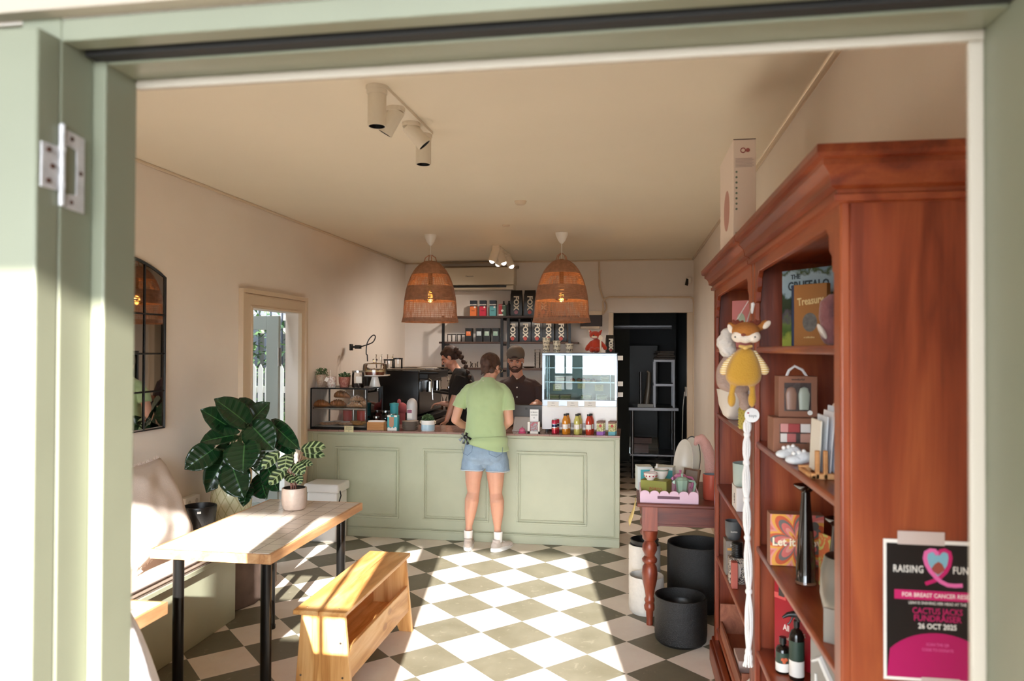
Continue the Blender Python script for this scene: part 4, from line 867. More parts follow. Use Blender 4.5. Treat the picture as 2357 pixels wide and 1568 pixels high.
G().add([(q.x-.08, 6.5, CZT+.01), (q.x+.10, 6.5, CZT+.01), (q.x+.10, 6.62, CZT+.01), (q.x-.08, 6.62, CZT+.01), (q.x-.075, 6.57, CZT+.12), (q.x+.095, 6.57, CZT+.12), (q.x+.095, 6.61, CZT+.12), (q.x-.075, 6.61, CZT+.12)], [(3, 2, 1, 0), (4, 5, 6, 7), (0, 1, 5, 4), (1, 2, 6, 5), (2, 3, 7, 6), (3, 0, 4, 7)]).box(q.x-.085, q.x+.105, 6.49, 6.63, CZT, CZT+.012).build('stand', mat('light grey plastic', 'b9b4b0', .4), t, bev=.003)
G().box(q.x+.018, q.x+.038, 6.596, 6.5995, a.z-.045, a.z-.027).build('logo_square', mat('logo grey', '201f1f', .4), t)
# drinks along the counter front
def drink(px, y, prof, m1, lab, cat, name, group, cap=None, lblm=None, lblz=(.05, .09), r=.026):
    q = on(px, y); t = thing(name, lab, cat, q, group); G().lathe(prof, q, 32).build('body', m1, t)
    if cap: G().lathe(cap[0], q, 24).build('cap', cap[1], t)
    if lblm:
        n = 10; vs = [(q.x+math.sin(a)*r*1.02, y-math.cos(a)*r*1.02, z) for z in (q.z+lblz[0], q.z+lblz[1]) for a in [(i/n-.5)*1.9 for i in range(n+1)]]
        G().add(vs, [(i, i+1, i+n+2, i+n+1) for i in range(n)]).build('label', lblm, t)
    return t
def juice(name, c): return mat(name, c, .12, var=.05, vs=20, coat=.6)
bp_ = [(0, 0), (.023, 0), (.027, .006), (.027, .11), (.024, .125), (.015, .148), (.013, .160)]
bc_ = ([(0, .158), (.0145, .158), (.0145, .174), (0, .176)], m_black)
for px, y, col, lab in ((1301, 6.345, 'd88a26', 'orange juice bottle in the front row before the chilled display'), (1328, 6.345, 'c9c26a', 'pale yellow green juice bottle in the front row'), (1355, 6.345, 'c2402c', 'red juice bottle in the front row'),
                        (1306, 6.405, 'd88a26', 'orange juice bottle standing behind the front orange one'), (1333, 6.405, 'c9c26a', 'pale yellow green bottle standing behind the front one'), (1360, 6.405, 'c2402c', 'red juice bottle standing behind the front red one')):
    drink(px, y, bp_, juice('juice '+col, col), lab, 'bottle', 'juice_bottle', 'juice bottles on the counter', bc_, m_paper, (.045, .085), .027)
def canmat():
    M = bpy.data.materials.new('red banded can'); M.use_nodes = True; nt = M.node_tree; N = nt.nodes; L = nt.links; b = N['Principled BSDF']
    tc = N.new('ShaderNodeTexCoord'); sp = N.new('ShaderNodeSeparateXYZ'); L.new(tc.outputs['Object'], sp.inputs[0]); mr = N.new('ShaderNodeMapRange'); mr.inputs[2].default_value = .12; L.new(sp.outputs[2], mr.inputs[0])
    r = N.new('ShaderNodeValToRGB'); r.color_ramp.interpolation = 'CONSTANT'; e = r.color_ramp.elements; e[0].color = lin('b5243c'); e[1].position = .30; e[1].color = lin('e85a50')
    for p_, c_ in ((.42, 'e8e8ea'), (.5, '23304f'), (.68, 'e8e8ea'), (.72, 'c23550'), (.92, 'b5243c')): k = e.new(p_); k.color = lin(c_)
    L.new(mr.outputs[0], r.inputs[0]); L.new(r.outputs[0], b.inputs['Base Color']); b.inputs['Roughness'].default_value = .25; b.inputs['Metallic'].default_value = .4; return M
cm_ = canmat()
for px, y, lab in ((1276, 6.345, 'slim red drink can at the front left of the drinks row'), (1281, 6.41, 'slim red drink can standing behind the front can')):
    q = on(px, y); t = thing('drink_can', lab, 'can', q, 'slim drink cans'); G().lathe([(0, 0), (.02, 0), (.024, .005), (.0245, .112), (.021, .12), (.0, .12)], q, 32).build('body', cm_, t); G().lathe([(.021, .12), (.0215, .1225), (.019, .1215), (0, .1205)], q, 24).build('rim', m_steel, t)
for px, y, col, lab in ((1382, 6.345, '9a58b4', 'small juice carton with a purple foot in the front row'), (1409, 6.345, '5aa7b4', 'small juice carton with a blue foot nearest the counter end'), (1386, 6.40, '9a58b4', 'small purple footed carton standing behind'), (1412, 6.40, '5aa7b4', 'small blue footed carton standing behind')):
    q = on(px, y); t = thing('juice_carton', lab, 'carton', q, 'small juice cartons'); G().box(q.x-.032, q.x+.026, y-.02, y+.02, CZT, CZT+.115).build('carton', mottled('fruit print '+col, 'd9cf9c', 'a7a45f', 50, .5), t, bev=.002)
    G().box(q.x-.033, q.x+.027, y-.021, y+.021, CZT, CZT+.03).build('foot_band', mat('band '+col, col, .5), t, bev=.002); G().box(q.x-.033, q.x+.027, y-.021, y+.021, CZT+.098, CZT+.116).build('top_fold', mat('carton top', '7a4f3c', .5), t, bev=.002); G().cyl((q.x, y-.0215, CZT+.078), (q.x, y-.0225, CZT+.078), .012).build('badge', mat('red badge', 'b7342c', .5), t)

# ---------------------------------------------------------------- chilled display on the counter
a = at(1248, 812, y=6.47); b = at(1420, 990, y=6.47)
fx0, fx1, fy0, fy1, fz0, fz1 = a.x, b.x, 6.47, 6.83, CZT, a.z-.0
t = thing('chilled_display', 'glass fronted chilled cake display at the right end of the counter', 'display fridge', ((fx0+fx1)/2, 6.65, CZT))
zb = at(1330, 921, y=6.47).z
m_fr = mat('polished aluminium', '7c8084', .3, metal=1)
G().box(fx0, fx1, fy0, fy1, fz0+.025, zb-.03).build('base', mat('gloss white enamel', 'fbfbfb', .1), t, bev=.004)
G().box(fx0+.002, fx1-.002, fy0-.003, fy0+.02, zb-.055, zb).build('lower_trim', m_fr, t, bev=.002)
g = G()
for i in range(44): g.box(fx0+.09+i*.0085, fx0+.0935+i*.0085, fy0-.0015, fy0+.002, fz0+.045, fz0+.085)
g.build('vent', mat('vent slots', '2a2a2a', .6), t, flat=True)
for x in (fx0+.04, fx1-.04):
    for y in (fy0+.04, fy1-.04): G().cyl((x, y, fz0), (x, y, fz0+.026), .014).build('foot', m_black, t)
g = G()
for x in (fx0, fx1-.02):
    g.box(x, x+.02, fy0, fy0+.012, zb, fz1-.024); g.box(x, x+.02, fy1-.02, fy1, zb, fz1-.024)
g.box(fx0, fx1, fy0-.001, fy1, fz1-.024, fz1-.006); g.box(fx0, fx1, fy0, fy1, zb-.03, zb)
g.build('frame', m_fr, t, bev=.001)
G().box(fx0-.002, fx1+.004, fy0-.004, fy1, fz1-.006, fz1).build('top_panel', m_black, t)
g = G().box(fx0+.02, fx1-.02, fy0+.003, fy0+.006, zb, fz1-.024).box(fx0+.003, fx0+.006, fy0+.012, fy1-.02, zb, fz1-.024).box(fx1-.006, fx1-.003, fy0+.012, fy1-.02, zb, fz1-.024); g.build('glass_pane', thin_glass('display glass', 'e6efee', 1.0), t)
G().box(fx0+.02, fx1-.02, fy1-.008, fy1-.004, zb, fz1-.024).build('rear_door', mat('frosted rear door', '98a09e', .3), t)
sh = [at(1330, q_, y=6.5).z for q_ in (848, 881)]
g = G()
for z in sh: g.box(fx0+.025, fx1-.025, fy0+.03, fy1-.03, z, z+.006)
g.build('glass_shelf', thin_glass('shelf glass', 'dfe9e6'), t)
g = G()
for z in sh: g.box(fx0+.022, fx1-.022, fy0+.022, fy0+.03, z-.003, z+.009)
for x in (fx0+.045, fx0+.06, fx1-.06): g.box(x, x+.005, fy0+.02, fy0+.026, zb, fz1-.03)
g.build('shelf_rail', m_fr, t)
m_clear = thin_glass('clear tub plastic', 'e9efee')
def cake_slice(px, y, z, lab, m1, m2, w_=.05):
    p = at(px, 900, y=y); q = Vector((p.x, y, z)); t = thing('boxed_sandwich', lab, 'food', q, 'boxed food in the chilled display')
    G().box(q.x-w_, q.x+w_, y-.04, y+.04, z+.001, z+.05).build('clear_box', m_clear, t)
    g = G().box(q.x-w_+.006, q.x+w_-.006, y-.034, y+.034, z+.003, z+.013).box(q.x-w_+.006, q.x+w_-.006, y-.034, y+.034, z+.03, z+.04); g.build('bread', m1, t, bev=.003); G().box(q.x-w_+.008, q.x+w_-.008, y-.033, y+.033, z+.0131, z+.03).build('filling', m2, t)
m_bread = mat('white bread', 'd9c9ac', .9, bump=.4, bs=120); m_fill = mat('salad filling', '8b8f52', .8, var=.4, vs=60)
for px, y, lab in ((1276, 6.54, 'boxed sandwich at the left of the bottom level'), (1302, 6.54, 'boxed sandwich beside the leftmost one on the bottom level'), (1385, 6.54, 'boxed roll at the right of the bottom level'), (1350, 6.54, 'boxed sandwich in the middle of the bottom level')):
    cake_slice(px, y, zb, lab, m_bread, m_fill)
for k, (px, col, lab) in enumerate(((1318, 'b4513e', 'round red glazed tart on the middle shelf'), (1333, 'bb8b86', 'round pink glazed tart beside the red one'), (1343, 'ad6e72', 'round dusky pink tart in the middle of the shelf'), (1354, 'a07f86', 'round mauve tart on the middle shelf'), (1366, '8e8b96', 'round grey blue tart on the middle shelf'))):
    p = at(px, 870, y=6.55); q = Vector((p.x, 6.55, sh[1]+.006)); t = thing('glazed_tart', lab, 'tart', q, 'tarts on the middle shelf'); G().lathe([(0, 0), (.02, 0), (.024, .014), (0, .014)], q, 20).build('pastry_shell', m_cook, t); G().lathe([(.022, .014), (.02, .024), (.01, .031), (0, .033)], q, 20).build('glaze', mat('glaze '+col, col, .2), t)
p = at(1392, 870, y=6.56); cake_slice(1392, 6.56, sh[1]+.006, 'boxed pastry at the right end of the middle shelf', m_bread, m_fill, .04)
cake_slice(1290, 6.58, sh[1]+.006, 'boxed slice at the left end of the middle shelf', m_cake, m_ice, .045)
for px, py, w_, h_, ls, lab in ((1374, 857, .075, .062, ['MUSHROOM', 'QUICHE', '12'], 'cream card at the upper right inside the chilled display'), (1283, 892, .075, .06, ['BACON', 'EGG', '12'], 'cream card at the left of the middle shelf edge'), (1338, 889, .065, .045, ['SLICE', '$6'], 'cream card at the centre of the middle shelf edge'), (1379, 893, .075, .058, ['SAVOURY', 'ROLL', '9'], 'cream card at the right of the middle shelf edge')):
    note(px, py, fy0+.020, w_, h_, ls, lab, size=.011)
note(1288, 849, fy0+.020, .055, .032, ['Iced'], 'small white card at the upper left inside the chilled display', m=m_paper, size=.011)
for i, px in enumerate((1273, 1318, 1358)): note(px, 931+0*i, fy0-.006, .10, .052, ['MENU', 'please ask'], ['white notice taped low on the display at its left', 'white notice taped low on the display in the middle', 'white notice taped low on the display right of the middle'][i], m=m_paper, size=.009)
for i, py in enumerate((824, 883, 908)):
    p = at(1424, py, y=6.6); tag(G().box(-.018, .03, -.0005, .0005, -.02, .02, 0, rotm(0, 0, .3, (fx1+.022, 6.5+.03*i, p.z))).build('paper_tab', m_paper), ['white paper tab sticking out at the top of the display side', 'white paper tab sticking out halfway up the display side', 'white paper tab sticking out lowest on the display side'][i], 'paper', 'paper tabs on the display side')
# cups on the display with strewn letters
FT = fz1
def cup(px, y, r, h, lab, seed):
    q = on(px, y, FT); t = thing('paper_cup', lab, 'cup', q, 'lettered paper cups on the display'); 
    G().lathe([(0, .002), (r*.72, .002), (r*.72, 0), (r*.73, .004), (r*.98, h-.004), (r*1.03, h-.002), (r*1.03, h), (r*.97, h), (r*.7, .006), (0, .006)], q, 40).build('cup_body', mat('cream paper cup', 'e0d5bd', .6), t)
    rd = random.Random(seed); mi = []
    k = 0; rows = max(2, round(h/.036))
    cu = 'FOX'
    for rr in range(rows):
        for c_ in range(4):
            z = (rr+.55)/rows*h; a = (c_-1.5)*.82+(rr % 2)*.4; R_ = r*(.73+.25*z/h)+.0006
            M = Matrix.Translation((q.x+math.sin(a)*R_, q.y-math.cos(a)*R_, q.z+z)) @ Euler((0, 0, a)).to_matrix().to_4x4() @ Euler((PI/2, 0, 0)).to_matrix().to_4x4() @ Euler((0, 0, rd.uniform(-1.2, 1.2))).to_matrix().to_4x4()
            mi.append(text(cu[k % 3], .027, m_ink, t, M, bold=.0007, ext=.0003)); k += 1
    return join(mi)
def join(objs):
    """several letters of one print become one mesh"""
    a = objs[0]; vs = []; fs = []
    for o in objs:
        k = len(vs); vs += [tuple(v.co) for v in o.data.vertices]; fs += [tuple(i+k for i in p.vertices) for p in o.data.polygons]
    me = bpy.data.meshes.new('lettering'); me.from_pydata(vs, [], fs); me.materials.append(a.data.materials[0])
    for o in objs[1:]: bpy.data.objects.remove(o)
    a.data = me; return a
cup(1257, 6.56, .036, .135, 'tallest paper cup with black letters on the display', 1); cup(1281, 6.56, .036, .108, 'middle sized paper cup with black letters on the display', 2); cup(1310, 6.56, .036, .082, 'shortest paper cup with black letters on the display', 3)
# red plush fox
q = on(1372, 6.58, FT+.004); t = thing('plush_fox', 'orange red plush fox sitting on the chilled display', 'soft toy', q)
m_fox = mat('orange red plush', 'b5371d', .95, bump=.8, bs=200, sheen=.4); m_wht = mat('cream plush', 'e6d6c2', .95, bump=.8, bs=200)
blob('body', [('s', q+Vector((0, 0, .06)), (.052, .045, .065)), ('s', q+Vector((-.035, -.04, .022)), (.026, .03, .024)), ('s', q+Vector((.012, -.042, .022)), (.026, .03, .024)), ('c', [q+Vector((-.04, -.01, .09)), q+Vector((-.072, -.03, .05)), q+Vector((-.08, -.03, .03))], [.016, .018, .019]), ('c', [q+Vector((.04, -.01, .09)), q+Vector((.07, -.03, .055)), q+Vector((.08, -.03, .038))], [.016, .018, .019])], m_fox, t, .005)
hd = blob('head', [('s', q+Vector((-.01, -.015, .155)), (.052, .038, .036)), ('c', [q+Vector((-.045, -.01, .17)), q+Vector((-.062, -.01, .20))], [.016, .006]), ('c', [q+Vector((.03, -.01, .17)), q+Vector((.048, -.01, .198))], [.016, .006])], m_fox, t, .004)
blob('muzzle', [('s', q+Vector((-.014, -.038, .137)), (.029, .02, .013)), ('s', q+Vector((-.062, -.016, .19)), (.007, .006, .014))], m_wht, hd, .004); G().sph(q+Vector((-.02, -.064, .15)), .0065).build('nose', m_black, hd)
G().sph(q+Vector((.042, -.062, .13)), (.02, .006, .024)).box(q.x+.034, q.x+.048, 6.518, 6.52, FT+.0, FT+.115).build('care_tag', m_wht, t)
def coffee_bag(name, lab, c, w_, d_, h_, rz=0, dot='b34a4a', group=None, tilt=0, proto=None):
    t = thing(name, lab, 'coffee bag', c, group)
    n = 6; g = G(); rings = [(0, 1, 1), (.01, 1.03, 1.05), (h_*.5, 1.03, 1.12), (h_*.82, 1, .9), (h_*.93, .98, .25), (h_, .97, .06)]
    vs = []; fs = []
    for z, sx_, sy_ in rings:
        for x, y in ((-1, -1), (1, -1), (1, 1), (-1, 1)): vs.append((c[0]+x*w_/2*sx_, c[1]+y*d_/2*sy_, c[2]+z))
    for i in range(len(rings)-1):
        for j in range(4): fs.append((i*4+j, i*4+(j+1) % 4, (i+1)*4+(j+1) % 4, (i+1)*4+j))
    fs += [(3, 2, 1, 0), tuple(range(len(vs)-4, len(vs)))]
    g.add(vs, fs); g.build('bag', mat('black foil bag', '11100f', .35, bump=.5, bs=18), t, bev=.004)
    M = Matrix.Translation((c[0], c[1]-d_/2*1.1-.0035, c[2]+h_*.5)) @ Euler((PI/2, 0, 0)).to_matrix().to_4x4() @ Euler((0, 0, -PI/2)).to_matrix().to_4x4()
    text('FOX', w_*.62, mat('cream print', 'ded6c6', .6), t, M, bold=.004, ext=.0006)
    G().cyl((c[0], c[1]-d_/2*1.05-.004, c[2]+h_*.14), (c[0], c[1]-d_/2*1.05-.006, c[2]+h_*.14), w_*.17, n=24).build('round_sticker', mat('dot '+dot, dot, .5), t)
    t.rotation_euler.z = rz; return t
q = on(1404, 6.62, FT); coffee_bag('coffee_bag', 'small black coffee bag leaning beside the plush fox', q, .075, .04, .16, .25)
# ---------------------------------------------------------------- people
def frame_of(fwd, up):
    f = Vector(fwd).normalized(); u = Vector(up); u = (u-f*u.dot(f)).normalized(); s_ = f.cross(u); return Matrix((( s_.x, f.x, u.x), (s_.y, f.y, u.y), (s_.z, f.z, u.z))).to_4x4()
def head_prims(c, fwd, up, k=1.):
    R3 = frame_of(fwd, up); T = lambda x, y, z: Vector(c)+R3 @ Vector((x*k, y*k, z*k)); E = lambda x, y, z, r: ('s', T(x, y, z), tuple(q*k for q in r), R3)
    P = [E(0, -.012, .035, (.074, .092, .085)), E(0, .022, -.035, (.057, .062, .068)), E(0, .055, -.085, (.026, .022, .02)), E(0, .07, .03, (.052, .02, .018)),
         ('c', [T(0, .086, .015), T(0, .104, -.012), T(0, .102, -.024)], [.007*k, .010*k, .0125*k]), E(0, .087, -.052, (.022, .009, .006)), E(0, .084, -.064, (.018, .009, .006))]
    for s_ in (-1, 1): P += [E(s_*.075, -.002, -.005, (.009, .019, .031)), E(s_*.036, .055, -.022, (.026, .026, .024)), E(s_*.05, .01, -.06, (.018, .03, .02)), E(s_*.011, .094, -.026, (.008, .008, .007))]
    return P, T, R3
def eyes(parent, T, R3, k=1., iris='3a4a52', lidc='9a6450', closed=False):
    for s_ in (-1, 1):
        if closed:
            l_ = G().sph(T(s_*.031, .0765, .004), (.0145*k, .0118*k, .0105*k), n=16, M=R3).build('eyelid', mat('eyelid skin', 'b98570', .6), parent)
            G().tube([T(s_*.045, .082, -.001), T(s_*.031, .0895, -.003), T(s_*.018, .086, -.001)], [.0008, .0016, .0008], 5).build('eyelashes', mat('dark lashes', '1c120e', .8), l_); continue
        e = G().sph(T(s_*.031, .0765, .004), .0115*k, n=16).build('eye', mat('eye white', 'd6cdc8', .2), parent)
        G().sph(T(s_*.031, .0855, .003), .0055*k, n=12).build('iris', mat('iris '+iris, iris, .2), e)
        G().sph(T(s_*.031, .0785, .0085), (.0138*k, .0112*k, .0072*k), n=14, M=R3).build('eyelid', mat('eyelid '+lidc, lidc, .6), e)
def hand_prims(w_, d, nrm, k=1., curl=.5, thumb=1):
    w_ = Vector(w_); d = Vector(d).normalized(); n_ = Vector(nrm); n_ = (n_-d*n_.dot(d)).normalized(); s_ = d.cross(n_)
    R3 = Matrix(((s_.x, d.x, n_.x), (s_.y, d.y, n_.y), (s_.z, d.z, n_.z))).to_4x4()
    P = [('s', w_+d*.045*k, (.038*k, .05*k, .014*k), R3), ('s', w_+d*.012*k, (.027*k, .03*k, .018*k), R3)]
    for i, (o, L_) in enumerate(((-.03, .066), (-.0105, .078), (.010, .073), (.029, .056))):
        b = w_+d*(.082-.006*abs(i-1.3))*k+s_*o*k; a1 = curl*.5; a2 = curl*1.3
        d1 = d*math.cos(a1)+n_*math.sin(a1)+s_*o*1.6; d2 = d*math.cos(a2)+n_*math.sin(a2)+s_*o; p1 = b+d1*L_*.5*k; p2 = p1+d2*L_*.5*k
        P.append(('c', [b-d*.015*k, b, p1, p2], [.009*k, .0088*k, .0082*k, .0068*k]))
    b = w_+d*.022*k-s_*thumb*.028*k; d1 = (d*.7-s_*thumb*.65+n_*.35).normalized(); d2 = (d*.95-s_*thumb*.1+n_*.4).normalized()
    P.append(('c', [b, b+d1*.034*k, b+d1*.034*k+d2*.03*k], [.013*k, .0105*k, .0085*k])); return P
_ob = blob
def loft(g, st, n=40, k=5):
    """closed trunk through a stack of flat ovals (centre, half width, half depth)"""
    st = [(Vector(c), a, b) for c, a, b in st]; out = []
    for i in range(len(st)-1):
        p0, p1, p2, p3 = st[max(0, i-1)], st[i], st[i+1], st[min(len(st)-1, i+2)]
        for j in range(k):
            u = j/k; f = lambda a, b, c, d: .5*(2*b+(c-a)*u+(2*a-5*b+4*c-d)*u*u+(3*b-a-3*c+d)*u**3)
            out.append((Vector([f(p0[0][q], p1[0][q], p2[0][q], p3[0][q]) for q in range(3)]), f(p0[1], p1[1], p2[1], p3[1]), f(p0[2], p1[2], p2[2], p3[2])))
    out.append(st[-1]); vs = []; fs = []
    for c, a, b in out:
        for j in range(n):
            q = 2*PI*j/n; cx, sy = math.cos(q), math.sin(q); e = .86
            vs.append((c.x+a*math.copysign(abs(cx)**e, cx), c.y+b*math.copysign(abs(sy)**e, sy), c.z))
    for i in range(len(out)-1):
        for j in range(n): fs.append((i*n+j, i*n+(j+1) % n, (i+1)*n+(j+1) % n, (i+1)*n+j))
    fs += [tuple(range(n))[::-1], tuple(range((len(out)-1)*n, len(out)*n))]; g.add(vs, fs)
def blob(name, prims, matl, parent, vox=.007, sm=3, disp=0., ds=.1):
    norm = [p for p in prims if p[0] not in 'tl']; tb = [p for p in prims if p[0] in 'tl']
    o = _ob(name, norm, matl, parent, vox, sm)
    if tb:
        g = G()
        for p in tb: (loft(g, p[1]) if p[0] == 'l' else g.tube([Vector(q) for q in p[1]], p[2], 24))
        base = Vector(o['_o']); import_v = [tuple(Vector(v)-base) for v in g.v]; me = o.data
        ov = [tuple(v.co) for v in me.vertices]; of = [tuple(q.vertices) for q in me.polygons]; k = len(ov)
        m2 = bpy.data.meshes.new(name); m2.from_pydata(ov+import_v, [], of+[tuple(i+k for i in f) for f in g.f]); m2.materials.append(matl); o.data = m2
    if disp:
        tx = bpy.data.textures.new('folds', 'CLOUDS'); tx.noise_scale = ds; tx.noise_depth = 1
        d = o.modifiers.new('folds', 'DISPLACE'); d.texture = tx; d.strength = disp; d.mid_level = .5; d.texture_coords = 'LOCAL'
    return o
m_skin = mat('sun tanned skin', 'cf9a80', .5, bump=.12, bs=90, var=.05, vs=12, sub=.15)
m_skin2 = mat('light skin', 'c28e78', .5, bump=.12, bs=90, var=.04, vs=12, sub=.15)
m_hair = mat('brown hair with lighter strands', '432a1f', .7, bump=1, bs=60, var=.45, vs=40, stretch=(1, 1, .25))
m_hair2 = mat('dark brown hair', '2c1912', .75, bump=1, bs=60, var=.4, vs=40, stretch=(.4, 1, 1))
m_shirt = mat('soft green jersey', 'a9bd8c', .9, bump=.35, bs=14, sheen=.3)
m_denim = mat('washed blue denim', '8ea3b6', .9, bump=.6, bs=220, var=.14, vs=14)
def K(px, py, y): return at(px, py, y=y)
# ---- customer seen from behind
Y = 6.04; k = Y/1712
t = thing('person', 'person seen from behind in green t-shirt, denim shorts and trainers at the counter', 'person', (-1.2, 6.05, 0))
P, T, R3 = head_prims(K(1130, 846, 6.1), (.38, .82, -.36), (.0, .3, 1), .93)
P += [('c', [K(1122, 885, 6.05), K(1127, 866, 6.07), K(1130, 850, 6.09)], [.058, .047, .05]), ('l', [(K(1122, 880, Y+.01), .06, .05), (K(1120, 903, Y), .10, .06), (K(1118, 940, Y), .13, .085), (K(1116, 985, Y), .13, .09), (K(1116, 1030, Y), .155, .10), (K(1116, 1052, Y), .15, .10)]),
      ('c', [K(1084, 908, Y), K(1069, 914, Y), K(1056, 938, Y-.01), K(1048, 966, Y-.01)], [.03, .034, .04, .037]), ('c', [K(1048, 966, Y-.01), K(1064, 978, 6.13), K(1092, 984, 6.30)], [.037, .033, .023]),
      ('c', [K(1150, 908, Y), K(1164, 914, Y), K(1169, 942, Y-.01), K(1172, 970, Y-.01)], [.03, .034, .042, .038]), ('c', [K(1172, 970, Y-.01), K(1160, 982, 6.13), K(1143, 986, 6.30)], [.038, .034, .023])]
P += hand_prims(K(1092, 984, 6.30), (.25, .95, .02), (0, 0, -1), .9, .45, -1) + hand_prims(K(1143, 986, 6.30), (-.25, .95, .02), (0, 0, -1), .9, .45, 1)
yl = 6.05
P += [('c', [K(1093, 1050, Y), K(1091, 1085, Y), K(1089, 1110, Y), K(1090, 1133, Y+.005), K(1086, 1152, Y-.012), K(1083, 1178, Y-.004), K(1079.5, 1210, Y), K(1079, 1240, Y)], [.09, .076, .064, .052, .0595, .050, .029, .034]),
      ('c', [K(1141, 1050, Y), K(1140, 1088, Y), K(1141, 1113, Y), K(1141, 1136, Y+.005), K(1144, 1155, Y-.012), K(1145, 1182, Y-.004), K(1145, 1214, Y), K(1146, 1244, Y)], [.09, .077, .065, .053, .0605, .051, .029, .034])]
body = blob('body', P, m_skin, t, .0055, 3)
c0 = K(1130, 846, 6.1)
hp = [('s', T(0, -.02, .04), (.083, .095, .087), R3), ('s', T(0, -.055, -.015), (.066, .05, .055), R3), ('s', K(1117, 848, 6.0), (.034, .03, .034)), ('s', K(1121, 834, 5.995), (.038, .03, .036)), ('s', K(1131, 852, 6.0), (.03, .025, .028)), ('c', [K(1112, 855, 6.02), K(1108, 862, 6.02)], [.014, .006]), ('c', [K(1116, 857, 6.0), K(1114, 866, 6.0)], [.012, .003])]
blob('hair', hp, m_hair, t, .005, 1, .006, .03)
g = G(); e1 = T(.07, .02, .005)
for s_ in (-1, 1): g.tube([T(s_*.078, -.005, .01), T(s_*.066, .07, .01), T(s_*.055, .1, .008)], .0016, 6); g.tube([T(s_*.034+.026*math.cos(a), .103, .004+.02*math.sin(a)) for a in [2*PI*i/20 for i in range(20)]], .0016, 6, closed=True)
g.build('glasses', mat('thin gold wire', '8f7a58', .3, metal=.8), t)
SP = [('l', [(K(1124, 868, Y+.03), .052, .056), (K(1123, 876, Y+.02), .07, .066), (K(1121, 886, Y+.01), .12, .085), (K(1120, 898, Y), .165, .10), (K(1119, 915, Y), .168, .112), (K(1118, 940, Y), .157, .115), (K(1117, 965, Y), .160, .118), (K(1116.5, 990, Y), .172, .124), (K(1116.5, 1010, Y), .183, .13)]),
      ('c', [K(1100, 884, Y+.01), K(1082, 893, Y), K(1070, 906, Y)], [.03, .04, .046]), ('c', [K(1142, 884, Y+.01), K(1156, 894, Y), K(1166, 908, Y)], [.03, .04, .046]),
      ('t', [K(1074, 902, Y), K(1064, 916, Y), K(1056.5, 938, Y-.01)], [.046, .053, .058]), ('t', [K(1163, 904, Y), K(1169, 920, Y), K(1170.5, 944, Y-.01)], [.046, .054, .057])]
sh_ = blob('t_shirt', SP, m_shirt, t, .0055, 4, .014, .09)
# wavy hem gathered over the hips
g = G(); n = 72; vs = []; fs = []
for i in range(9):
    v = i/8
    for j in range(n):
        a = 2*PI*j/n; dz = -.032*math.sin(a*1+.4)*0 + .028*math.cos(a-PI)*v
        rr = 1+.02*math.sin(a*7+v*2)*v+.02*math.sin(v*9+a*2); q = K(1116.5, 1004, Y)
        rr *= 1+.055*v; vs.append((q.x+math.cos(a)*.188*rr, q.y+math.sin(a)*.14*rr, q.z-.085*v+dz-.012*math.sin(3*v+2*a)))
for i in range(8):
    for j in range(n): fs.append((i*n+j, (i+1)*n+j, (i+1)*n+(j+1) % n, i*n+(j+1) % n))
g.add(vs, fs); hm = g.build('shirt_hem', m_shirt, t, ang=80); sd_ = hm.modifiers.new('th', 'SOLIDIFY'); sd_.thickness = .003
q = K(1112, 877, 5.905); G().sph(q, (.006, .002, .003)).build('back_logo', m_paper, t)
SH = [('l', [(K(1116, 1010, Y), .155, .108), (K(1116, 1030, Y), .17, .122), (K(1116.5, 1050, Y), .187, .13), (K(1116.5, 1066, Y), .175, .10)]), ('s', K(1096, 1050, Y-.03), (.08, .10, .065)), ('s', K(1139, 1050, Y-.03), (.08, .10, .065)), ('s', K(1116.5, 1066, Y), (.035, .085, .045)), ('t', [K(1094, 1040, Y), K(1089, 1062, Y), K(1087.5, 1081, Y)], [.088, .096, .097]), ('t', [K(1141, 1040, Y), K(1144, 1062, Y), K(1145.5, 1084, Y)], [.088, .096, .098])]
so = blob('denim_shorts', SH, m_denim, t, .0055, 2, .006, .05)
m_st = mat('denim seam', '5e7388', .9)
def hull(px, py): # back surface of the shorts under a pixel
    return K(px, py, Y-.118-.0*px)
for pts in ([(1122, 1046), (1158, 1046), (1160, 1052), (1154, 1060), (1140, 1057), (1124, 1052), (1122, 1046)],):
    pass
g = G()
hemL = [K(1087.5, 1079.5, Y)+Vector((.098*math.cos(a), .098*math.sin(a), .004*math.sin(a*3))) for a in [2*PI*i/30 for i in range(30)]]
hemR = [K(1145.5, 1082.5, Y)+Vector((.099*math.cos(a), .099*math.sin(a), .004*math.sin(a*3))) for a in [2*PI*i/30 for i in range(30)]]
g.tube(hemL, .0042, 6, closed=True).tube(hemR, .0042, 6, closed=True)
g.build('frayed_hem', mat('pale denim hem', 'b7c3cc', .95), so)
g = G()
for pts in ([(1125, 1028), (1126, 1046), (1142, 1053), (1156, 1045), (1157, 1030)], [(1063, 1028), (1066, 1044), (1076, 1049), (1086, 1040), (1088, 1026)]):
    yb_ = Y-.140; g.tube([K(a_, b_, Y-.146+abs(a_-1116-(25 if a_ > 1116 else -24))*.0012) for a_, b_ in pts], .0018, 5)
g.build('pocket_seam', m_st, so)
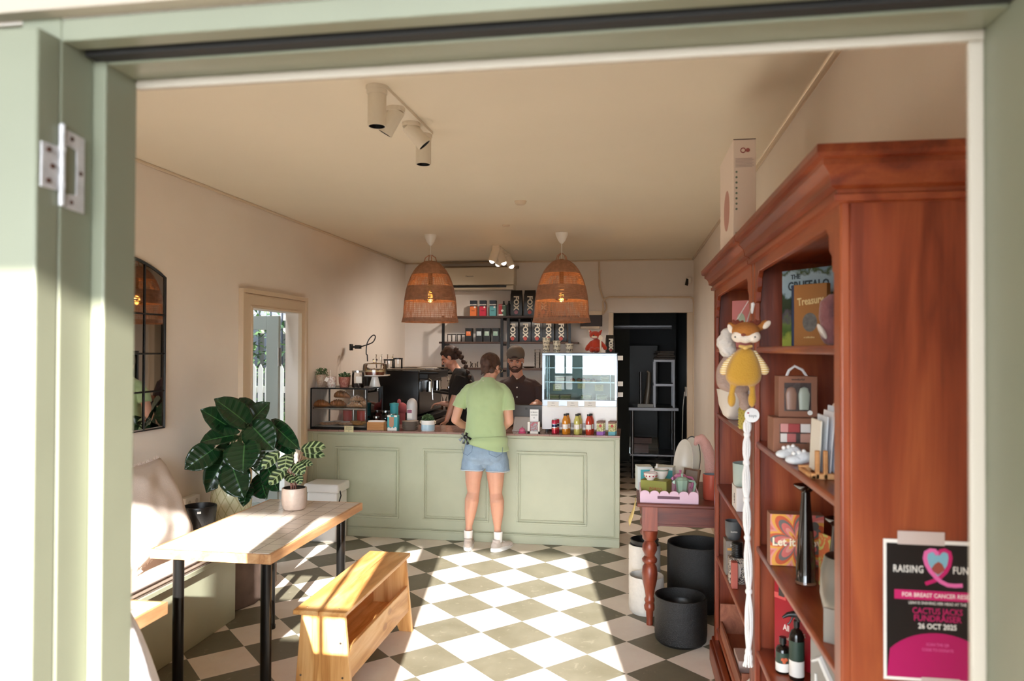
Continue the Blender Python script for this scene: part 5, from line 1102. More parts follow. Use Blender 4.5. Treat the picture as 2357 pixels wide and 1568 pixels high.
# black bow bag tie at the left hip
g = G(); q = K(1072, 1006, 5.9)
for (dx, dz, ex, ez) in ((-.02, .0, -.052, -.03), (-.01, -.01, -.02, -.055), (.02, .0, .045, -.02), (.0, -.01, .022, -.06), (.0, .005, .012, .035), (-.01, .005, -.03, .03)):
    a_ = q+Vector((dx, 0, dz)); b_ = q+Vector((ex, -.01, ez)); s2 = Vector((-(b_-a_).z, 0, (b_-a_).x)).normalized()*.012
    g.add([a_-s2*.4, b_-s2, b_+s2, a_+s2*.4, a_-s2*.4+Vector((0, .006, 0)), b_-s2+Vector((0, .006, 0)), b_+s2+Vector((0, .006, 0)), a_+s2*.4+Vector((0, .006, 0))], [(0, 1, 2, 3), (7, 6, 5, 4), (0, 4, 5, 1), (1, 5, 6, 2), (2, 6, 7, 3), (3, 7, 4, 0)])
g.sph(q, (.02, .012, .018)); g.build('tied_bag', mat('glossy black plastic', '0d0d10', .25, bump=1, bs=40), t)
def shoe(c, yaw, par, white=True, k=1.):
    M = Matrix.Translation(c) @ Matrix.Rotation(yaw, 4, 'Z'); f = lambda x, y, z: M @ Vector((x*k, y*k, z*k)); R_ = Matrix.Rotation(yaw, 4, 'Z')
    up = blob('shoe', [('s', f(0, -.02, .05), (.038, .055, .042), R_), ('s', f(0, .07, .036), (.042, .08, .03), R_), ('s', f(0, .13, .032), (.04, .045, .024), R_), ('t', [f(0, -.02, .05), f(0, -.02, .098)], [.037, .033])], mat('pale grey mesh shoe', 'cbbfb6', .8, bump=.6, bs=160), par, .0045, 2)
    g = G(); vs = []; fs = []; n = 32
    prof = []
    for j in range(n):
        a = 2*PI*j/n; x = .043*math.cos(a)*(1-.12*math.sin(a)); y = .05+.135*math.sin(a); prof.append((x, y))
    for z, sc_ in ((.0, .93), (.006, 1.0), (.026, 1.03), (.034, .96)):
        for x, y in prof: vs.append(f(x*sc_, .05+(y-.05)*sc_, z))
    for i in range(3):
        for j in range(n): fs.append((i*n+j, i*n+(j+1) % n, (i+1)*n+(j+1) % n, (i+1)*n+j))
    fs += [tuple(range(n))[::-1], tuple(range(3*n, 4*n))]; g.add(vs, fs); g.build('sole', m_white, up)
    g = G()
    for i in range(4): g.tube([f(-.024, .045+i*.018, .067-i*.005), f(0, .05+i*.018, .075-i*.005), f(.024, .045+i*.018, .067-i*.005)], .0028, 5)
    g.build('laces', m_white, up); return up
lf_, rf_ = K(1078.5, 1257, Y), K(1147, 1260, Y); 
for c_, yw, s_ in ((lf_, .12, -1), (rf_, -.55, 1)):
    c_ = Vector((c_.x, 6.03, .001)); shoe(c_, yw, t, k=.98); G().lathe([(.034, .0), (.036, .04), (.038, .085), (.034, .086), (.033, 0)], (c_.x, 6.03, .075), 24, fn=lambda a, z: 1+.02*math.sin(a*16)).build('sock', m_white, t)
# ---- man in cap
Y = 7.02; t = thing('person', 'bearded person in a backwards grey cap and dark brown button shirt behind the till', 'person', (-1.06, 7.05, 0))
hc = K(1187, 829, Y); P, T, R3 = head_prims(hc, (.02, -.96, -.26), (0, -.2, 1), .98)
P += [('c', [K(1190, 872, Y+.04), K(1188, 855, Y+.02), K(1187, 840, Y+.01)], [.07, .06, .06]), ('l', [(K(1190, 868, Y+.04), .06, .05), (K(1193, 892, Y+.03), .11, .06), (K(1194, 920, Y+.03), .15, .09), ((K(1194, 960, Y).x, Y+.03, 1.05), .14, .09), ((K(1194, 960, Y).x, Y+.03, .9), .15, .1)]),
      ('c', [K(1165, 900, Y+.03), K(1150, 906, Y+.03), K(1146, 935, Y+.02)], [.03, .035, .04]), ('c', [K(1146, 935, Y+.02), K(1160, 940, 6.86)], [.042, .028]),
      ('c', [K(1225, 900, Y+.03), K(1238, 906, Y+.03), K(1246, 938, Y+.02)], [.03, .035, .04]), ('c', [K(1246, 938, Y+.02), K(1236, 926, 6.83)], [.042, .028]),
      ('c', [(K(1180, 960, Y).x, Y+.03, .9), (K(1180, 960, Y).x, Y+.03, .5), (K(1178, 960, Y).x, Y+.05, .08)], [.09, .06, .045]), ('c', [(K(1208, 960, Y).x, Y+.03, .9), (K(1208, 960, Y).x, Y+.03, .5), (K(1210, 960, Y).x, Y+.05, .08)], [.09, .06, .045])]
P += hand_prims(K(1160, 940, 6.86), (.35, -.85, -.3), (0, 0, -1), 1., .6, -1) + hand_prims(K(1236, 926, 6.83), (-.35, -.85, -.3), (0, 0, -1), 1., .6, 1)
body = blob('body', P, m_skin2, t, .0055, 3); eyes(t, T, R3, .98)
m_brow = mat('dark brown brow', '2e1c14', .8)
for s_ in (-1, 1): G().tube([T(s_*.048, .078, .019), T(s_*.034, .090, .026), T(s_*.016, .092, .021)], [.002, .0042, .0035], 6).build('eyebrow', m_brow, t)
G().tube([T(-.022, .094, -.057), T(0, .098, -.056), T(.022, .094, -.057)], [.0016, .0026, .0016], 6).build('mouth', mat('lip shade', '7d4238', .5), t)
bd = [('s', T(0, .050, -.086), (.036, .034, .028), R3), ('c', [T(-.063, .012, -.035), T(-.053, .035, -.07), T(-.02, .064, -.092), T(.02, .064, -.092), T(.053, .035, -.07), T(.063, .012, -.035)], [.008, .017, .018, .018, .017, .008]),
      ('c', [T(-.03, .078, -.058), T(-.018, .092, -.0435), T(.0, .0965, -.041), T(.018, .092, -.0435), T(.03, .078, -.058)], [.006, .0055, .005, .0055, .006])]
blob('beard', bd, mat('short dark beard', '4a3026', .95, bump=1, bs=220, var=.35, vs=150), t, .0035, 1)
m_cap = mat('washed grey brown cap', '5c534b', .9, bump=.4, bs=180)
cp_ = G(); vs = []; fs = []; n = 40
prof = [(.087, .034), (.090, .05), (.089, .075), (.080, .10), (.062, .122), (.035, .135), (.0, .14)]
for i, (r_, z) in enumerate(prof):
    for j in range(n):
        a = 2*PI*j/n; lift = 0
        fr = math.sin(a)  # front
        if i == 0: lift = .034*max(0, 1-((a-PI/2)/.52)**2) if abs(a-PI/2) < .52 else -.004*(1-fr)
        if i == 1: lift = .022*max(0, 1-((a-PI/2)/.52)**2) if abs(a-PI/2) < .52 else 0
        vs.append(T(r_*math.cos(a)*.97, r_*math.sin(a)*1.12-.012, z+lift))
for i in range(len(prof)-1):
    for j in range(n): fs.append((i*n+j, i*n+(j+1) % n, (i+1)*n+(j+1) % n, (i+1)*n+j))
cp_.add(vs, fs); cap = cp_.build('cap', m_cap, t, ang=80); sd_ = cap.modifiers.new('th', 'SOLIDIFY'); sd_.thickness = .003; sd_.offset = 1
G().tube([T(.0885*math.cos(a)*.97, .0885*math.sin(a)*1.12-.010, .036) for a in [PI/2+(-.62+1.24*i/14) for i in range(15)]], .0055, 6).build('strap', mat('cap strap', '443d37', .7), cap)
G().sph(T(0, .088, .036), (.008, .005, .007)).build('buckle', m_steel, cap)
g = G(); vs = [T(x_, y_, z_) for x_, y_, z_ in ((-.075, -.09, .04), (.075, -.09, .04), (.06, -.155, .012), (0, -.17, .008), (-.06, -.155, .012), (-.075, -.09, .036), (.075, -.09, .036), (.06, -.155, .008), (0, -.17, .004), (-.06, -.155, .008))]
g.add(vs, [(0, 1, 2, 3, 4), (9, 8, 7, 6, 5), (0, 5, 6, 1), (1, 6, 7, 2), (2, 7, 8, 3), (3, 8, 9, 4), (4, 9, 5, 0)]).build('brim', m_cap, cap)
blob('hair', [('s', T(0, .055, .055), (.052, .03, .025), R3), ('c', [T(-.076, -.0, .03), T(-.078, .0, -.0)], [.010, .005]), ('c', [T(.076, -.0, .03), T(.078, .0, -.0)], [.010, .005]), ('s', T(0, -.06, 0), (.062, .04, .05), R3)], m_hair2, t, .004, 1)
m_bsh = mat('dark brown twill shirt', '3c2c2b', .85, bump=.5, bs=16, var=.06)
SP = [('l', [(K(1189, 864, Y+.055), .072, .052), (K(1191, 872, Y+.045), .105, .07), (K(1193, 882, Y+.03), .165, .09), (K(1194, 900, Y+.03), .19, .108), (K(1194, 925, Y+.03), .183, .115), (K(1194, 950, Y+.03), .178, .118), ((K(1194, 960, Y).x, Y+.03, 1.0), .18, .125), ((K(1194, 960, Y).x, Y+.03, .88), .185, .13)]),
      ('c', [K(1172, 876, Y+.03), K(1158, 884, Y+.03), K(1151, 894, Y+.03)], [.03, .045, .052]), ('c', [K(1212, 876, Y+.03), K(1228, 884, Y+.03), K(1237, 894, Y+.03)], [.03, .045, .052]),
      ('t', [K(1151, 890, Y+.03), K(1147, 915, Y+.02), K(1146, 935, Y+.01)], [.055, .057, .055]), ('t', [K(1236, 890, Y+.03), K(1243, 915, Y+.02), K(1246, 938, Y+.01)], [.055, .057, .055]), ('c', [K(1146, 935, Y+.01), K(1152, 940, 6.94)], [.05, .043]), ('c', [K(1246, 938, Y+.01), K(1241, 934, 6.94)], [.05, .043])]
blob('button_shirt', SP, m_bsh, t, .006, 3, .008, .08)
g = G()
for s_ in (-1, 1):
    a_ = K(1190, 878, 6.92); g.add([a_+Vector((0, 0, 0)), a_+Vector((s_*.045, .0, -.022)), a_+Vector((s_*.075, .045, .03)), a_+Vector((s_*.055, .06, .062)), a_+Vector((s_*.02, .03, .03)), a_+Vector((0, .008, 0)), a_+Vector((s_*.045, .01, -.022)), a_+Vector((s_*.075, .055, .03)), a_+Vector((s_*.055, .07, .062)), a_+Vector((s_*.02, .04, .03))],
     [(0, 1, 2, 3, 4), (9, 8, 7, 6, 5), (0, 5, 6, 1), (1, 6, 7, 2), (2, 7, 8, 3), (3, 8, 9, 4), (4, 9, 5, 0)])
g.build('collar', m_bsh, t, smooth=False)
for py in (872, 892, 914): 
    yy = 6.925-.006*(py > 880)-.004*(py > 900); q = K(1190, py, yy-.01); G().cyl(q, q+Vector((0, -.003, 0)), .0068).build('button', m_paper, t)
G().box(K(1200, 899, 6.91).x, K(1220, 899, 6.91).x, 6.905, 6.909, K(1200, 900, 6.91).z-.003, K(1200, 900, 6.91).z+.003).build('pocket_edge', m_bsh, t)
m_trou = mat('black trousers', '151415', .9, bump=.3, bs=30)
xx = K(1194, 960, Y).x; blob('trousers', [('s', (xx, Y+.03, .9), (.172, .13, .12)), ('t', [(xx-.075, Y+.03, .9), (xx-.08, Y+.03, .5), (xx-.085, Y+.05, .06)], [.1, .078, .07]), ('t', [(xx+.075, Y+.03, .9), (xx+.08, Y+.03, .5), (xx+.085, Y+.05, .06)], [.1, .078, .07])], m_trou, t, .01, 2)
for s_ in (-1, 1): G().sph((xx+s_*.085, Y, .045), (.045, .13, .045)).build('shoe', m_black, t)
# ---- barista in black, in profile
Y = 7.42; t = thing('person', 'person in a black top with braided ponytail leaning over the coffee machine', 'person', (-1.72, 7.45, 0))
hc = K(1036, 824, Y); P, T, R3 = head_prims(hc, (-.88, -.12, -.50), (-.5, 0, .9), .95)
P += [('c', [K(1058, 862, Y), K(1049, 850, Y), K(1041, 838, Y)], [.058, .047, .05]), ('l', [(K(1060, 868, Y), .05, .07), (K(1062, 885, Y), .09, .14), (K(1062, 930, Y), .09, .13), (K(1064, 975, Y), .09, .13), ((K(1064, 960, Y).x, Y, .88), .11, .14)]),
      ('c', [K(1056, 885, Y+.13), K(1047, 908, Y+.17), K(1040, 932, Y+.12)], [.03, .036, .036]), ('c', [K(1040, 932, Y+.12), K(1026, 930, Y+.06), K(1016, 929, Y+.03)], [.036, .03, .023]),
      ('c', [K(1058, 885, Y-.13), K(1050, 903, Y-.165), K(1043, 925, Y-.18), K(1035, 950, Y-.2), K(1028, 968, Y-.22)], [.03, .037, .037, .032, .024])]
P += hand_prims(K(1016, 929, Y+.03), (-1, 0, -.1), (0, 0, -1), .9, .9, 1) + hand_prims(K(1028, 968, Y-.22), (-.5, -.2, -.85), (-.5, 0, .1), .9, .7, 1)
xx = K(1064, 960, Y).x
P += [('c', [(xx, Y-.08, .9), (xx, Y-.08, .5), (xx+.03, Y-.09, .08)], [.085, .058, .04]), ('c', [(xx, Y+.08, .9), (xx, Y+.08, .5), (xx+.03, Y+.09, .08)], [.085, .058, .04])]
blob('body', P, m_skin2, t, .0055, 3); eyes(t, T, R3, .95, closed=True)
for s_ in (-1, 1): G().tube([T(s_*.048, .076, .019), T(s_*.034, .088, .025), T(s_*.016, .090, .021)], [.0016, .003, .002], 6).build('eyebrow', m_brow, t)
G().tube([T(-.02, .092, -.056), T(0, .096, -.055), T(.02, .092, -.056)], [.001, .002, .001], 6).build('mouth', mat('lip shade b', '9a5a50', .5), t)
blob('hair', [('s', T(0, -.025, .042), (.081, .090, .086), R3), ('s', T(0, .03, .078), (.062, .045, .034), R3), ('s', T(0, -.07, .0), (.06, .045, .05), R3), ('s', K(1049, 806, Y), (.035, .035, .035))], m_hair2, t, .0045, 1, .004, .03)
g = G(); bp2 = [(1050, 806), (1057, 812), (1062, 822), (1067, 833), (1072, 844), (1077, 856), (1081, 868), (1084, 880)]
for i, (a_, b_) in enumerate(bp2): g.sph(K(a_, b_, Y-.03-.012*i), (.030-.0018*i, .026-.001*i, .034-.0015*i), n=16, M=Matrix.Rotation(.5*(-1)**i, 4, 'Y'))
g.build('ponytail', m_hair2, t)
m_blk = mat('black jersey top', '0d0c0d', .95, bump=.3, bs=20)
SP = [('l', [(K(1059, 848, Y), .055, .06), (K(1062, 856, Y), .085, .10), (K(1064, 868, Y), .112, .16), (K(1063, 885, Y), .125, .185), (K(1062, 915, Y), .128, .175), (K(1063, 950, Y), .122, .165), (K(1064, 980, Y), .122, .165), ((K(1064, 960, Y).x, Y, .88), .13, .17)]),
      ('t', [K(1060, 868, Y-.12), K(1052, 890, Y-.155), K(1047, 911, Y-.175)], [.06, .058, .055]), ('t', [K(1057, 868, Y+.12), K(1047, 905, Y+.17)], [.06, .056])]
blob('black_top', SP, m_blk, t, .006, 3, .006, .08)
blob('trousers', [('s', (xx, Y, .9), (.13, .16, .12)), ('t', [(xx, Y-.08, .9), (xx, Y-.08, .5), (xx+.03, Y-.09, .06)], [.098, .078, .07]), ('t', [(xx, Y+.08, .9), (xx, Y+.08, .5), (xx+.03, Y+.09, .06)], [.098, .078, .07])], m_trou, t, .01, 2)
for s_ in (-1, 1): G().sph((xx-.02, Y+s_*.09, .045), (.13, .045, .045)).build('shoe', m_black, t)

# ---------------------------------------------------------------- back wall: shelves, air conditioner
t = thing('wall_shelf', 'dark timber wall shelving on black pipe uprights behind the counter', 'shelf', (-1.5, 9.0, 1.2))
m_shw = wood('dark stained shelf', '2f1f18', '412b21', '523829', 'X', .5, 1, .1)
zs = [at(1200, q, y=8.92).z for q in (727, 787, 848)]
bx = [(at(1040, 727, y=8.92).x, at(1330, 727, y=8.92).x), (at(1010, 787, y=8.92).x, at(1330, 787, y=8.92).x), (at(1010, 848, y=8.92).x, at(1330, 848, y=8.92).x)]
for z, (xa, xb) in zip(zs, bx): G().box(xa, xb, 8.92, YB-.004, z-.024, z).build('shelf_board', m_shw, t, bev=.002)
for px in (1020, 1155, 1170, 1311):
    x = at(px, 780, y=8.9).x; xw = .016; z1_ = zs[0]-.03 if px != 1311 else zs[0]-.03
    G().box(x-xw, x+xw, 8.893, 8.918, at(px, 868, y=8.9).z, z1_ if px != 1020 else zs[0]+.0).build('upright', m_blackm, t)
    for z in zs[:]:
        if px != 1170: G().box(x-.012, x+.012, 8.918, YB-.002, z-.05, z-.026).build('bracket', m_blackm, t)
x = at(1040, 860, y=8.9).x; G().cyl((at(1020, 860, y=8.9).x, 8.93, at(1040, 860, y=8.9).z), (at(1080, 860, y=8.9).x, 8.93, at(1040, 860, y=8.9).z), .012).build('pipe_rail', m_blackm, t)
Y = 9.0
def sx(px, py=780, y=Y): return at(px, py, y=y).x
cnames = {1189: 'leftmost black coffee bag on the top shelf', 1222: 'second black coffee bag on the top shelf', 1254: 'black coffee bag on the top shelf partly behind the right pendant'}
for px, dc in ((1189, 'a06a78'), (1220, 'c25a52'), (1251, 'b0524a')): coffee_bag('coffee_bag', cnames.get(px, cnames[1222] if px == 1220 else cnames[1254]), (sx(px), 9.0, zs[0]), .142, .075, .32, 0, dc, 'coffee bags on the wall shelves')
for i, px in enumerate((1181, 1210, 1237, 1263, 1292)): coffee_bag('coffee_bag', ['black coffee bag at the left of the middle shelf row', 'second black coffee bag from the left in the middle shelf row', 'middle black coffee bag of the middle shelf row', 'second black coffee bag from the right in the middle shelf row', 'black coffee bag at the right end of the middle shelf row'][i], (sx(px), 9.0, zs[1]), .138, .075, .285, 0, 'b0483f', 'coffee bags on the wall shelves')
def choc(px, col, lab):
    q = Vector((sx(px), 9.0, zs[0])); t = thing('drink_powder_box', lab, 'box', q, 'printed boxes on the top shelf'); w2, h_ = .041, .195
    G().box(q.x-w2, q.x+w2, 8.965, 9.035, q.z, q.z+h_*.62).build('box', mat('box '+col, col, .5), t, bev=.002); G().box(q.x-w2, q.x+w2, 8.9651, 9.035, q.z+h_*.62, q.z+h_).build('dark_top', mat('navy card', '1c2430', .5), t, bev=.002)
    text('GROUNDED', .017, m_paper, t, face_cam(q.x, 8.9635, q.z+h_*.72), bold=.0006); text('DRINK', .014, m_ink, t, face_cam(q.x, 8.9635, q.z+h_*.34)); G().cyl((q.x+.022, 8.9645, q.z+h_*.56), (q.x+.022, 8.963, q.z+h_*.56), .012).build('round_badge', m_paper, t)
choc(1090, 'd9743c', 'box with orange lower half on the top shelf'); choc(1112, 'bf2440', 'box with red lower half on the top shelf'); choc(1135, '5aa0a6', 'box with teal lower half on the top shelf')
q = Vector((sx(1157), 9.0, zs[0])); t = thing('tea_carton', 'shorter red and green patterned carton beside the boxes on the top shelf', 'carton', q)
G().box(q.x-.048, q.x+.0, 8.965, 9.03, q.z, q.z+.145).box(q.x, q.x+.045, 8.965, 9.03, q.z, q.z+.14, 1).build('carton', [mat('carton red', 'a8343a', .5), mat('carton green', '3f5f4c', .5)], t, bev=.002)
G().cyl((q.x, 8.963, q.z+.066), (q.x, 8.961, q.z+.066), .015).box(q.x-.045, q.x+.012, 8.9625, 8.964, q.z+.004, q.z+.022).build('badge', m_paper, t); text('HOT CHOC', .014, m_paper, t, face_cam(q.x, 8.9635, q.z+.128))
for i, px in enumerate((1157, 1170)):
    q = Vector((sx(px), 9.07 if i == 0 else 9.04, zs[0])); tag(G().lathe([(0, 0), (.02, 0), (.02, .14), (.01, .17), (.01, .19), (0, .195)], q, 20).build('dark_bottle', m_black), ['slim dark bottle behind the patterned carton', 'slim dark bottle beside the first coffee bag'][i], 'bottle', 'slim bottles on the top shelf')
for i, (px, col, dp) in enumerate(((1080, 'd9743c', 0), (1104, 'b9c4c8', 0), (1122, '9fb8a8', 0), (1142, '8fae9c', 0))):
    q = Vector((sx(px), 9.0, zs[1])); t = thing('tea_box', ['black tea box with an orange label', 'black tea box with a pale grey label', 'black tea box with a green label left of its twin', 'black tea box with a green label right of its twin'][i], 'box', q, 'black tea boxes on the middle shelf')
    G().box(q.x-.043, q.x+.043, 8.96, 9.05, q.z, q.z+.17).build('box', m_black, t, bev=.002); G().box(q.x-.03, q.x+.028, 8.958, 8.9605, q.z+.075, q.z+.13).build('label', mat('tea label '+col, col, .5), t); text('T2', .03, m_paper, t, face_cam(q.x, 8.9575, q.z+.115), ext=.0003)
for i, px in enumerate((1034, 1045, 1056, 1067)):
    q = Vector((sx(px), 9.02-.03*(i % 2), zs[1])); t = thing('lidded_glass', ['dark lidded glass at the left end of the middle shelf', 'dark lidded glass second along the middle shelf', 'dark lidded glass third along the middle shelf', 'dark lidded glass touching the orange labelled tea box'][i], 'glass', q, 'lidded glasses on the middle shelf')
    G().lathe([(0, .003), (.028, .003), (.03, .01), (.03, .085)], q, 24).build('glass_body', m_glass, t); G().cyl(q+Vector((0, 0, .085)), q+Vector((0, 0, .095)), .032).build('lid', m_black, t)
for i, (px, r_) in enumerate(((1078, .036), (1091, .027), (1103, .036), (1113, .03))):
    q = Vector((sx(px, 840), 9.02-.03*(i % 2), zs[2])); tag(G().lathe([(0, .003), (r_*.7, .003), (r_, r_*.8), (r_, r_*1.5), (r_*.8, r_*2.1), (r_*.78, r_*2.15)], q, 28).build('glass_cup', m_glass), ['rounded glass cup at the left on the lowest shelf', 'small rounded glass cup between two larger cups on the lowest shelf', 'large rounded glass cup beside the small one on the lowest shelf', 'rounded glass cup just behind the customer head'][i], 'glass', 'glass cups on the lowest shelf')
for j in range(6):
    q = Vector((sx(1237, 840), 9.0, zs[2]+.003+j*.033)); tag(G().lathe([(0, .002), (.032, .002), (.038, .06), (.0385, .06), (.036, .062)], q, 24).build('stacked_glass', m_glass), f"{['bottom', 'second lowest', 'third lowest', 'third highest', 'second highest', 'topmost'][j]} clear glass of the tall stack beside the chilled display", 'glass', 'tall stack of glasses on the lowest shelf')
q = Vector((sx(1217, 840), 9.02, zs[2])); tag(G().lathe([(0, 0), (.05, 0), (.08, .018), (.082, .02), (.075, .02), (.05, .006), (0, .006)], q, 30).build('dark_plate', mat('dark stoneware', '4a3c30', .5)), 'dark plate on the lowest shelf behind the man in the cap', 'plate')
# air conditioner
a, b = at(1040, 616, y=8.95), at(1183, 655, y=8.95); ax0 = at(1000, 616, y=8.95).x
t = thing('air_conditioner', 'long white split air conditioner high on the back wall', 'air conditioner', ((ax0+b.x)/2, 9.07, b.z-.06))
G().box(ax0, b.x, 8.95, YB-.002, b.z, a.z).build('cover', mat('aged white plastic', 'd2c8b4', .3), t, bev=.012, seg=3)
G().box(ax0+.01, b.x-.01, 8.98, YB-.002, b.z-.06, b.z-.002).build('lower_body', mat('aged white plastic', 'd2c8b4', .3), t, bev=.01)
G().box(ax0+.03, b.x-.10, 8.972, 8.99, b.z-.03, b.z-.006).build('air_slot', m_black, t)
G().box(ax0+.03, b.x-.10, 8.968, 8.985, b.z-.055, b.z-.036, 0).build('louvre', mat('aged white plastic', 'd2c8b4', .3), t)
G().box(ax0-.0, b.x+.03, 9.1, YB-.002, a.z+.0, a.z+.03).build('mount_plate', mat('beige metal', '8a7a68', .5), t)
text('Panasonic', .026, mat('grey print', '6a6a6a', .5), t, face_cam(at(1081, 636, y=8.95).x, 8.9492, at(1081, 636, y=8.95).z))
# power box, conduit, alarm sensor
a, b = at(1336, 722, y=9.12), at(1386, 755, y=9.12); t = thing('switchboard', 'dark wall switchboard with cream cover strips left of the kitchen doorway', 'switchboard', ((a.x+b.x)/2, 9.14, b.z))
G().box(a.x, b.x, 9.11, YB-.002, b.z+.02, a.z-.02).build('panel', mat('dark brown bakelite', '2a1c18', .5), t, bev=.003); G().box(a.x, b.x, 9.10, YB-.002, a.z-.02, a.z+.03).build('top_cover', m_trim, t, bev=.003); G().box(a.x, b.x-.03, 9.10, YB-.002, b.z-.01, b.z+.02).build('bottom_cover', m_trim, t, bev=.003)
pts = [(1379, 602), (1380, 660), (1386, 682), (1396, 700), (1396, 712), (1389, 722), (1380, 724)]
tag(G().tube([at(a_, b_, y=9.165) for a_, b_ in pts], .011, 8).build('conduit_pipe', m_trim, bev=0), 'thin cream pipe curving down from the ceiling beside the switchboard', 'pipe')
pts = [(1388, 722), (1388, 696), (1392, 688), (1402, 684), (1588, 684), (1596, 688), (1597, 700), (1597, 1110)]
tag(G().tube([at(a_, b_, y=9.14) for a_, b_ in pts], .013, 8).build('conduit_pipe', m_trim), 'cream painted conduit running over and down beside the kitchen doorway', 'pipe')
q = at(1583, 648, y=9.12); t = thing('motion_sensor', 'small white and black motion sensor high by the kitchen doorway', 'sensor', q)
G().cbox(q+Vector((.012, .01, .012)), (.05, .06, .07), rz=.3).build('housing', m_white, t, bev=.012, seg=3); G().cbox(q+Vector((-.01, -.025, -.01)), (.042, .012, .085), rz=.5, ry=.25).build('lens', m_black, t, bev=.005)

# ---------------------------------------------------------------- pendants
m_rat = mat('woven rattan', 'b0846a', .7, var=.18, vs=30)
t = thing('rattan_pendant', 'woven rattan bell pendant lamp hanging left over the counter', 'pendant lamp', (0, 0, 0), 'rattan pendants over the counter')
def bell(z):  # radius at height z above rim (0..0.60)
    u = z/.60; return .268*math.sqrt(max(0, 1-u**2.25))*(1-.06*(1-u))*1.0+.005+.018*max(0, 1-u*9)
Hh = .60; g = G(); nv = 132
zone = lambda z: 'd' if z < .035 or .20 < z < .345 or z > .445 else 's'
for i in range(nv):
    a = 2*PI*i/nv+random.uniform(-.006, .006); g.tube([(bell(z)*math.cos(a+.01*math.sin(z*30+i)), bell(z)*math.sin(a+.01*math.sin(z*30+i)), z) for z in [Hh*.985*j/13 for j in range(14)]], .0021, 3, cap=False)
z = 0
while z < Hh*.985:
    r_ = bell(z); g.tube([(r_*math.cos(2*PI*k_/44), r_*math.sin(2*PI*k_/44), z+random.uniform(-.0012, .0012)) for k_ in range(44)], .0034 if zone(z) == 'd' else .0016, 3, cap=False, closed=True)
    z += .0052 if zone(z) == 'd' else .019
g.build('shade', m_rat, t, ang=180)
g = G()
for a in (0, 1.6, 3.14, 4.7): g.tube([(.07*math.cos(a), .07*math.sin(a), .565), (.05*math.cos(a), .05*math.sin(a), .63), (.012*math.cos(a), .012*math.sin(a), .655)], .005, 6)
g.build('shade_loops', m_rat, t)
DROP = 2.79-1.937
G().cyl((0, 0, .60), (0, 0, DROP-.06), .0035, n=8).build('cord', m_white, t)
G().lathe([(0, DROP-.105), (.012, DROP-.105), (.035, DROP-.075), (.058, DROP-.02), (.06, DROP), (0, DROP)], n=32).build('ceiling_cup', m_white, t)
G().lathe([(0, .19), (.0, .19), (.06, .215), (.068, .25), (.055, .285), (.025, .31)], n=24).build('bulb', thin_glass('amber bulb glass', 'f0c070'), t)
G().cyl((0, 0, .31), (0, 0, .60), .02).build('lamp_holder', mat('brass holder', '8a6a3c', .4, metal=.7), t)
g = G()
for k_ in range(5): a = 2*PI*k_/5; g.tube([(.008*math.cos(a), .008*math.sin(a), .305), (.022*math.cos(a), .022*math.sin(a), .25), (.008*math.cos(a+.6), .008*math.sin(a+.6), .215)], .0016, 5)
g.build('filament', mat('glowing filament', 'ffc878', .5, emit=8), t)
L_ = bpy.data.objects.new('lamp_light', bpy.data.lights.new('lamp_light', 'POINT')); L_.data.energy = .5; L_.data.color = (1, .8, .58); L_.data.shadow_soft_size = .03; C.objects.link(L_); L_.parent = t; L_.location = (0, 0, .255)
pA, pB = at(991, 541, z=2.79), at(1293, 535, z=2.79)
for o in [t]: o.location = (pA.x, pA.y, 1.937)
dup(t, (pB.x, pB.y, 1.934), .7, 'woven rattan bell pendant lamp hanging right over the chilled display')
# ceiling spot bars
def spot(parent, c, dirv, L_=.15, r=.042, base=True):
    c = Vector(c); d = Vector(dirv).normalized()
    if base: G().cyl((c.x, c.y, H-.035), (c.x, c.y, H-.012), .044, n=28).build('swivel_base', m_spot, parent)
    s_ = c+Vector((0, 0, -.045)); up = G(); Mx = d.to_track_quat('Z', 'Y').to_matrix().to_4x4(); M = Matrix.Translation(s_) @ Mx
    o = up.lathe([(0, -.02), (r*.97, -.02), (r, -.015), (r, L_), (r*.9, L_), (r*.86, L_-.02), (0, L_-.022)], n=36, M=M).build('spot_head', m_spot, parent)
    G().lathe([(0, L_-.018), (r*.8, L_-.018), (r*.84, L_-.001), (r*.9, L_-.001)], n=32, M=M).build('lens', m_black, o); return o
m_spot = mat('white enamel spot', 'e0d8c8', .4)
a, b = at(868, 186, z=H), at(988, 300, z=H); a = Vector((-1.035, 3.00, H)); b = Vector((-1.02, 3.66, H))
a = at(868, 200, z=H); b = at(975, 303, z=H)
t = thing('ceiling_spot_bar', 'white bar with four adjustable spotlights on the ceiling near the entrance', 'ceiling light', ((a.x+b.x)/2, (a.y+b.y)/2, H-.02))
g = G(); w2 = .048; d_ = (b-a).normalized(); s_ = Vector((-d_.y, d_.x, 0)); pl = []
for i in range(13): q = PI/2+PI*i/12; pl.append(a+d_*math.cos(q)*w2+s_*math.sin(q)*w2)
for i in range(13): q = -PI/2+PI*i/12; pl.append(b+d_*math.cos(q)*w2+s_*math.sin(q)*w2)
n = len(pl); g.add([(p.x, p.y, H-.016) for p in pl]+[(p.x, p.y, H-.0005) for p in pl], [tuple(range(n))[::-1], tuple(range(n, 2*n))]+[(i, (i+1) % n, (i+1) % n+n, i+n) for i in range(n)]); g.build('mounting_bar', m_spot, t)
for u, dv in ((0., (0, 0, -1)), (.35, (-.48, .0, -.8)), (.70, (.62, .2, -.75)), (1., (0, 0, -1))):
    p = a.lerp(b, u); spot(t, (p.x, p.y, H), dv, .125 if u in (0., 1.) else .10, .039 if u in (0., 1.) else .036)
a, b = at(1143, 572, z=H), at(1168, 590, z=H); a = at(1141, 566, z=H); b = at(1168, 583, z=H)
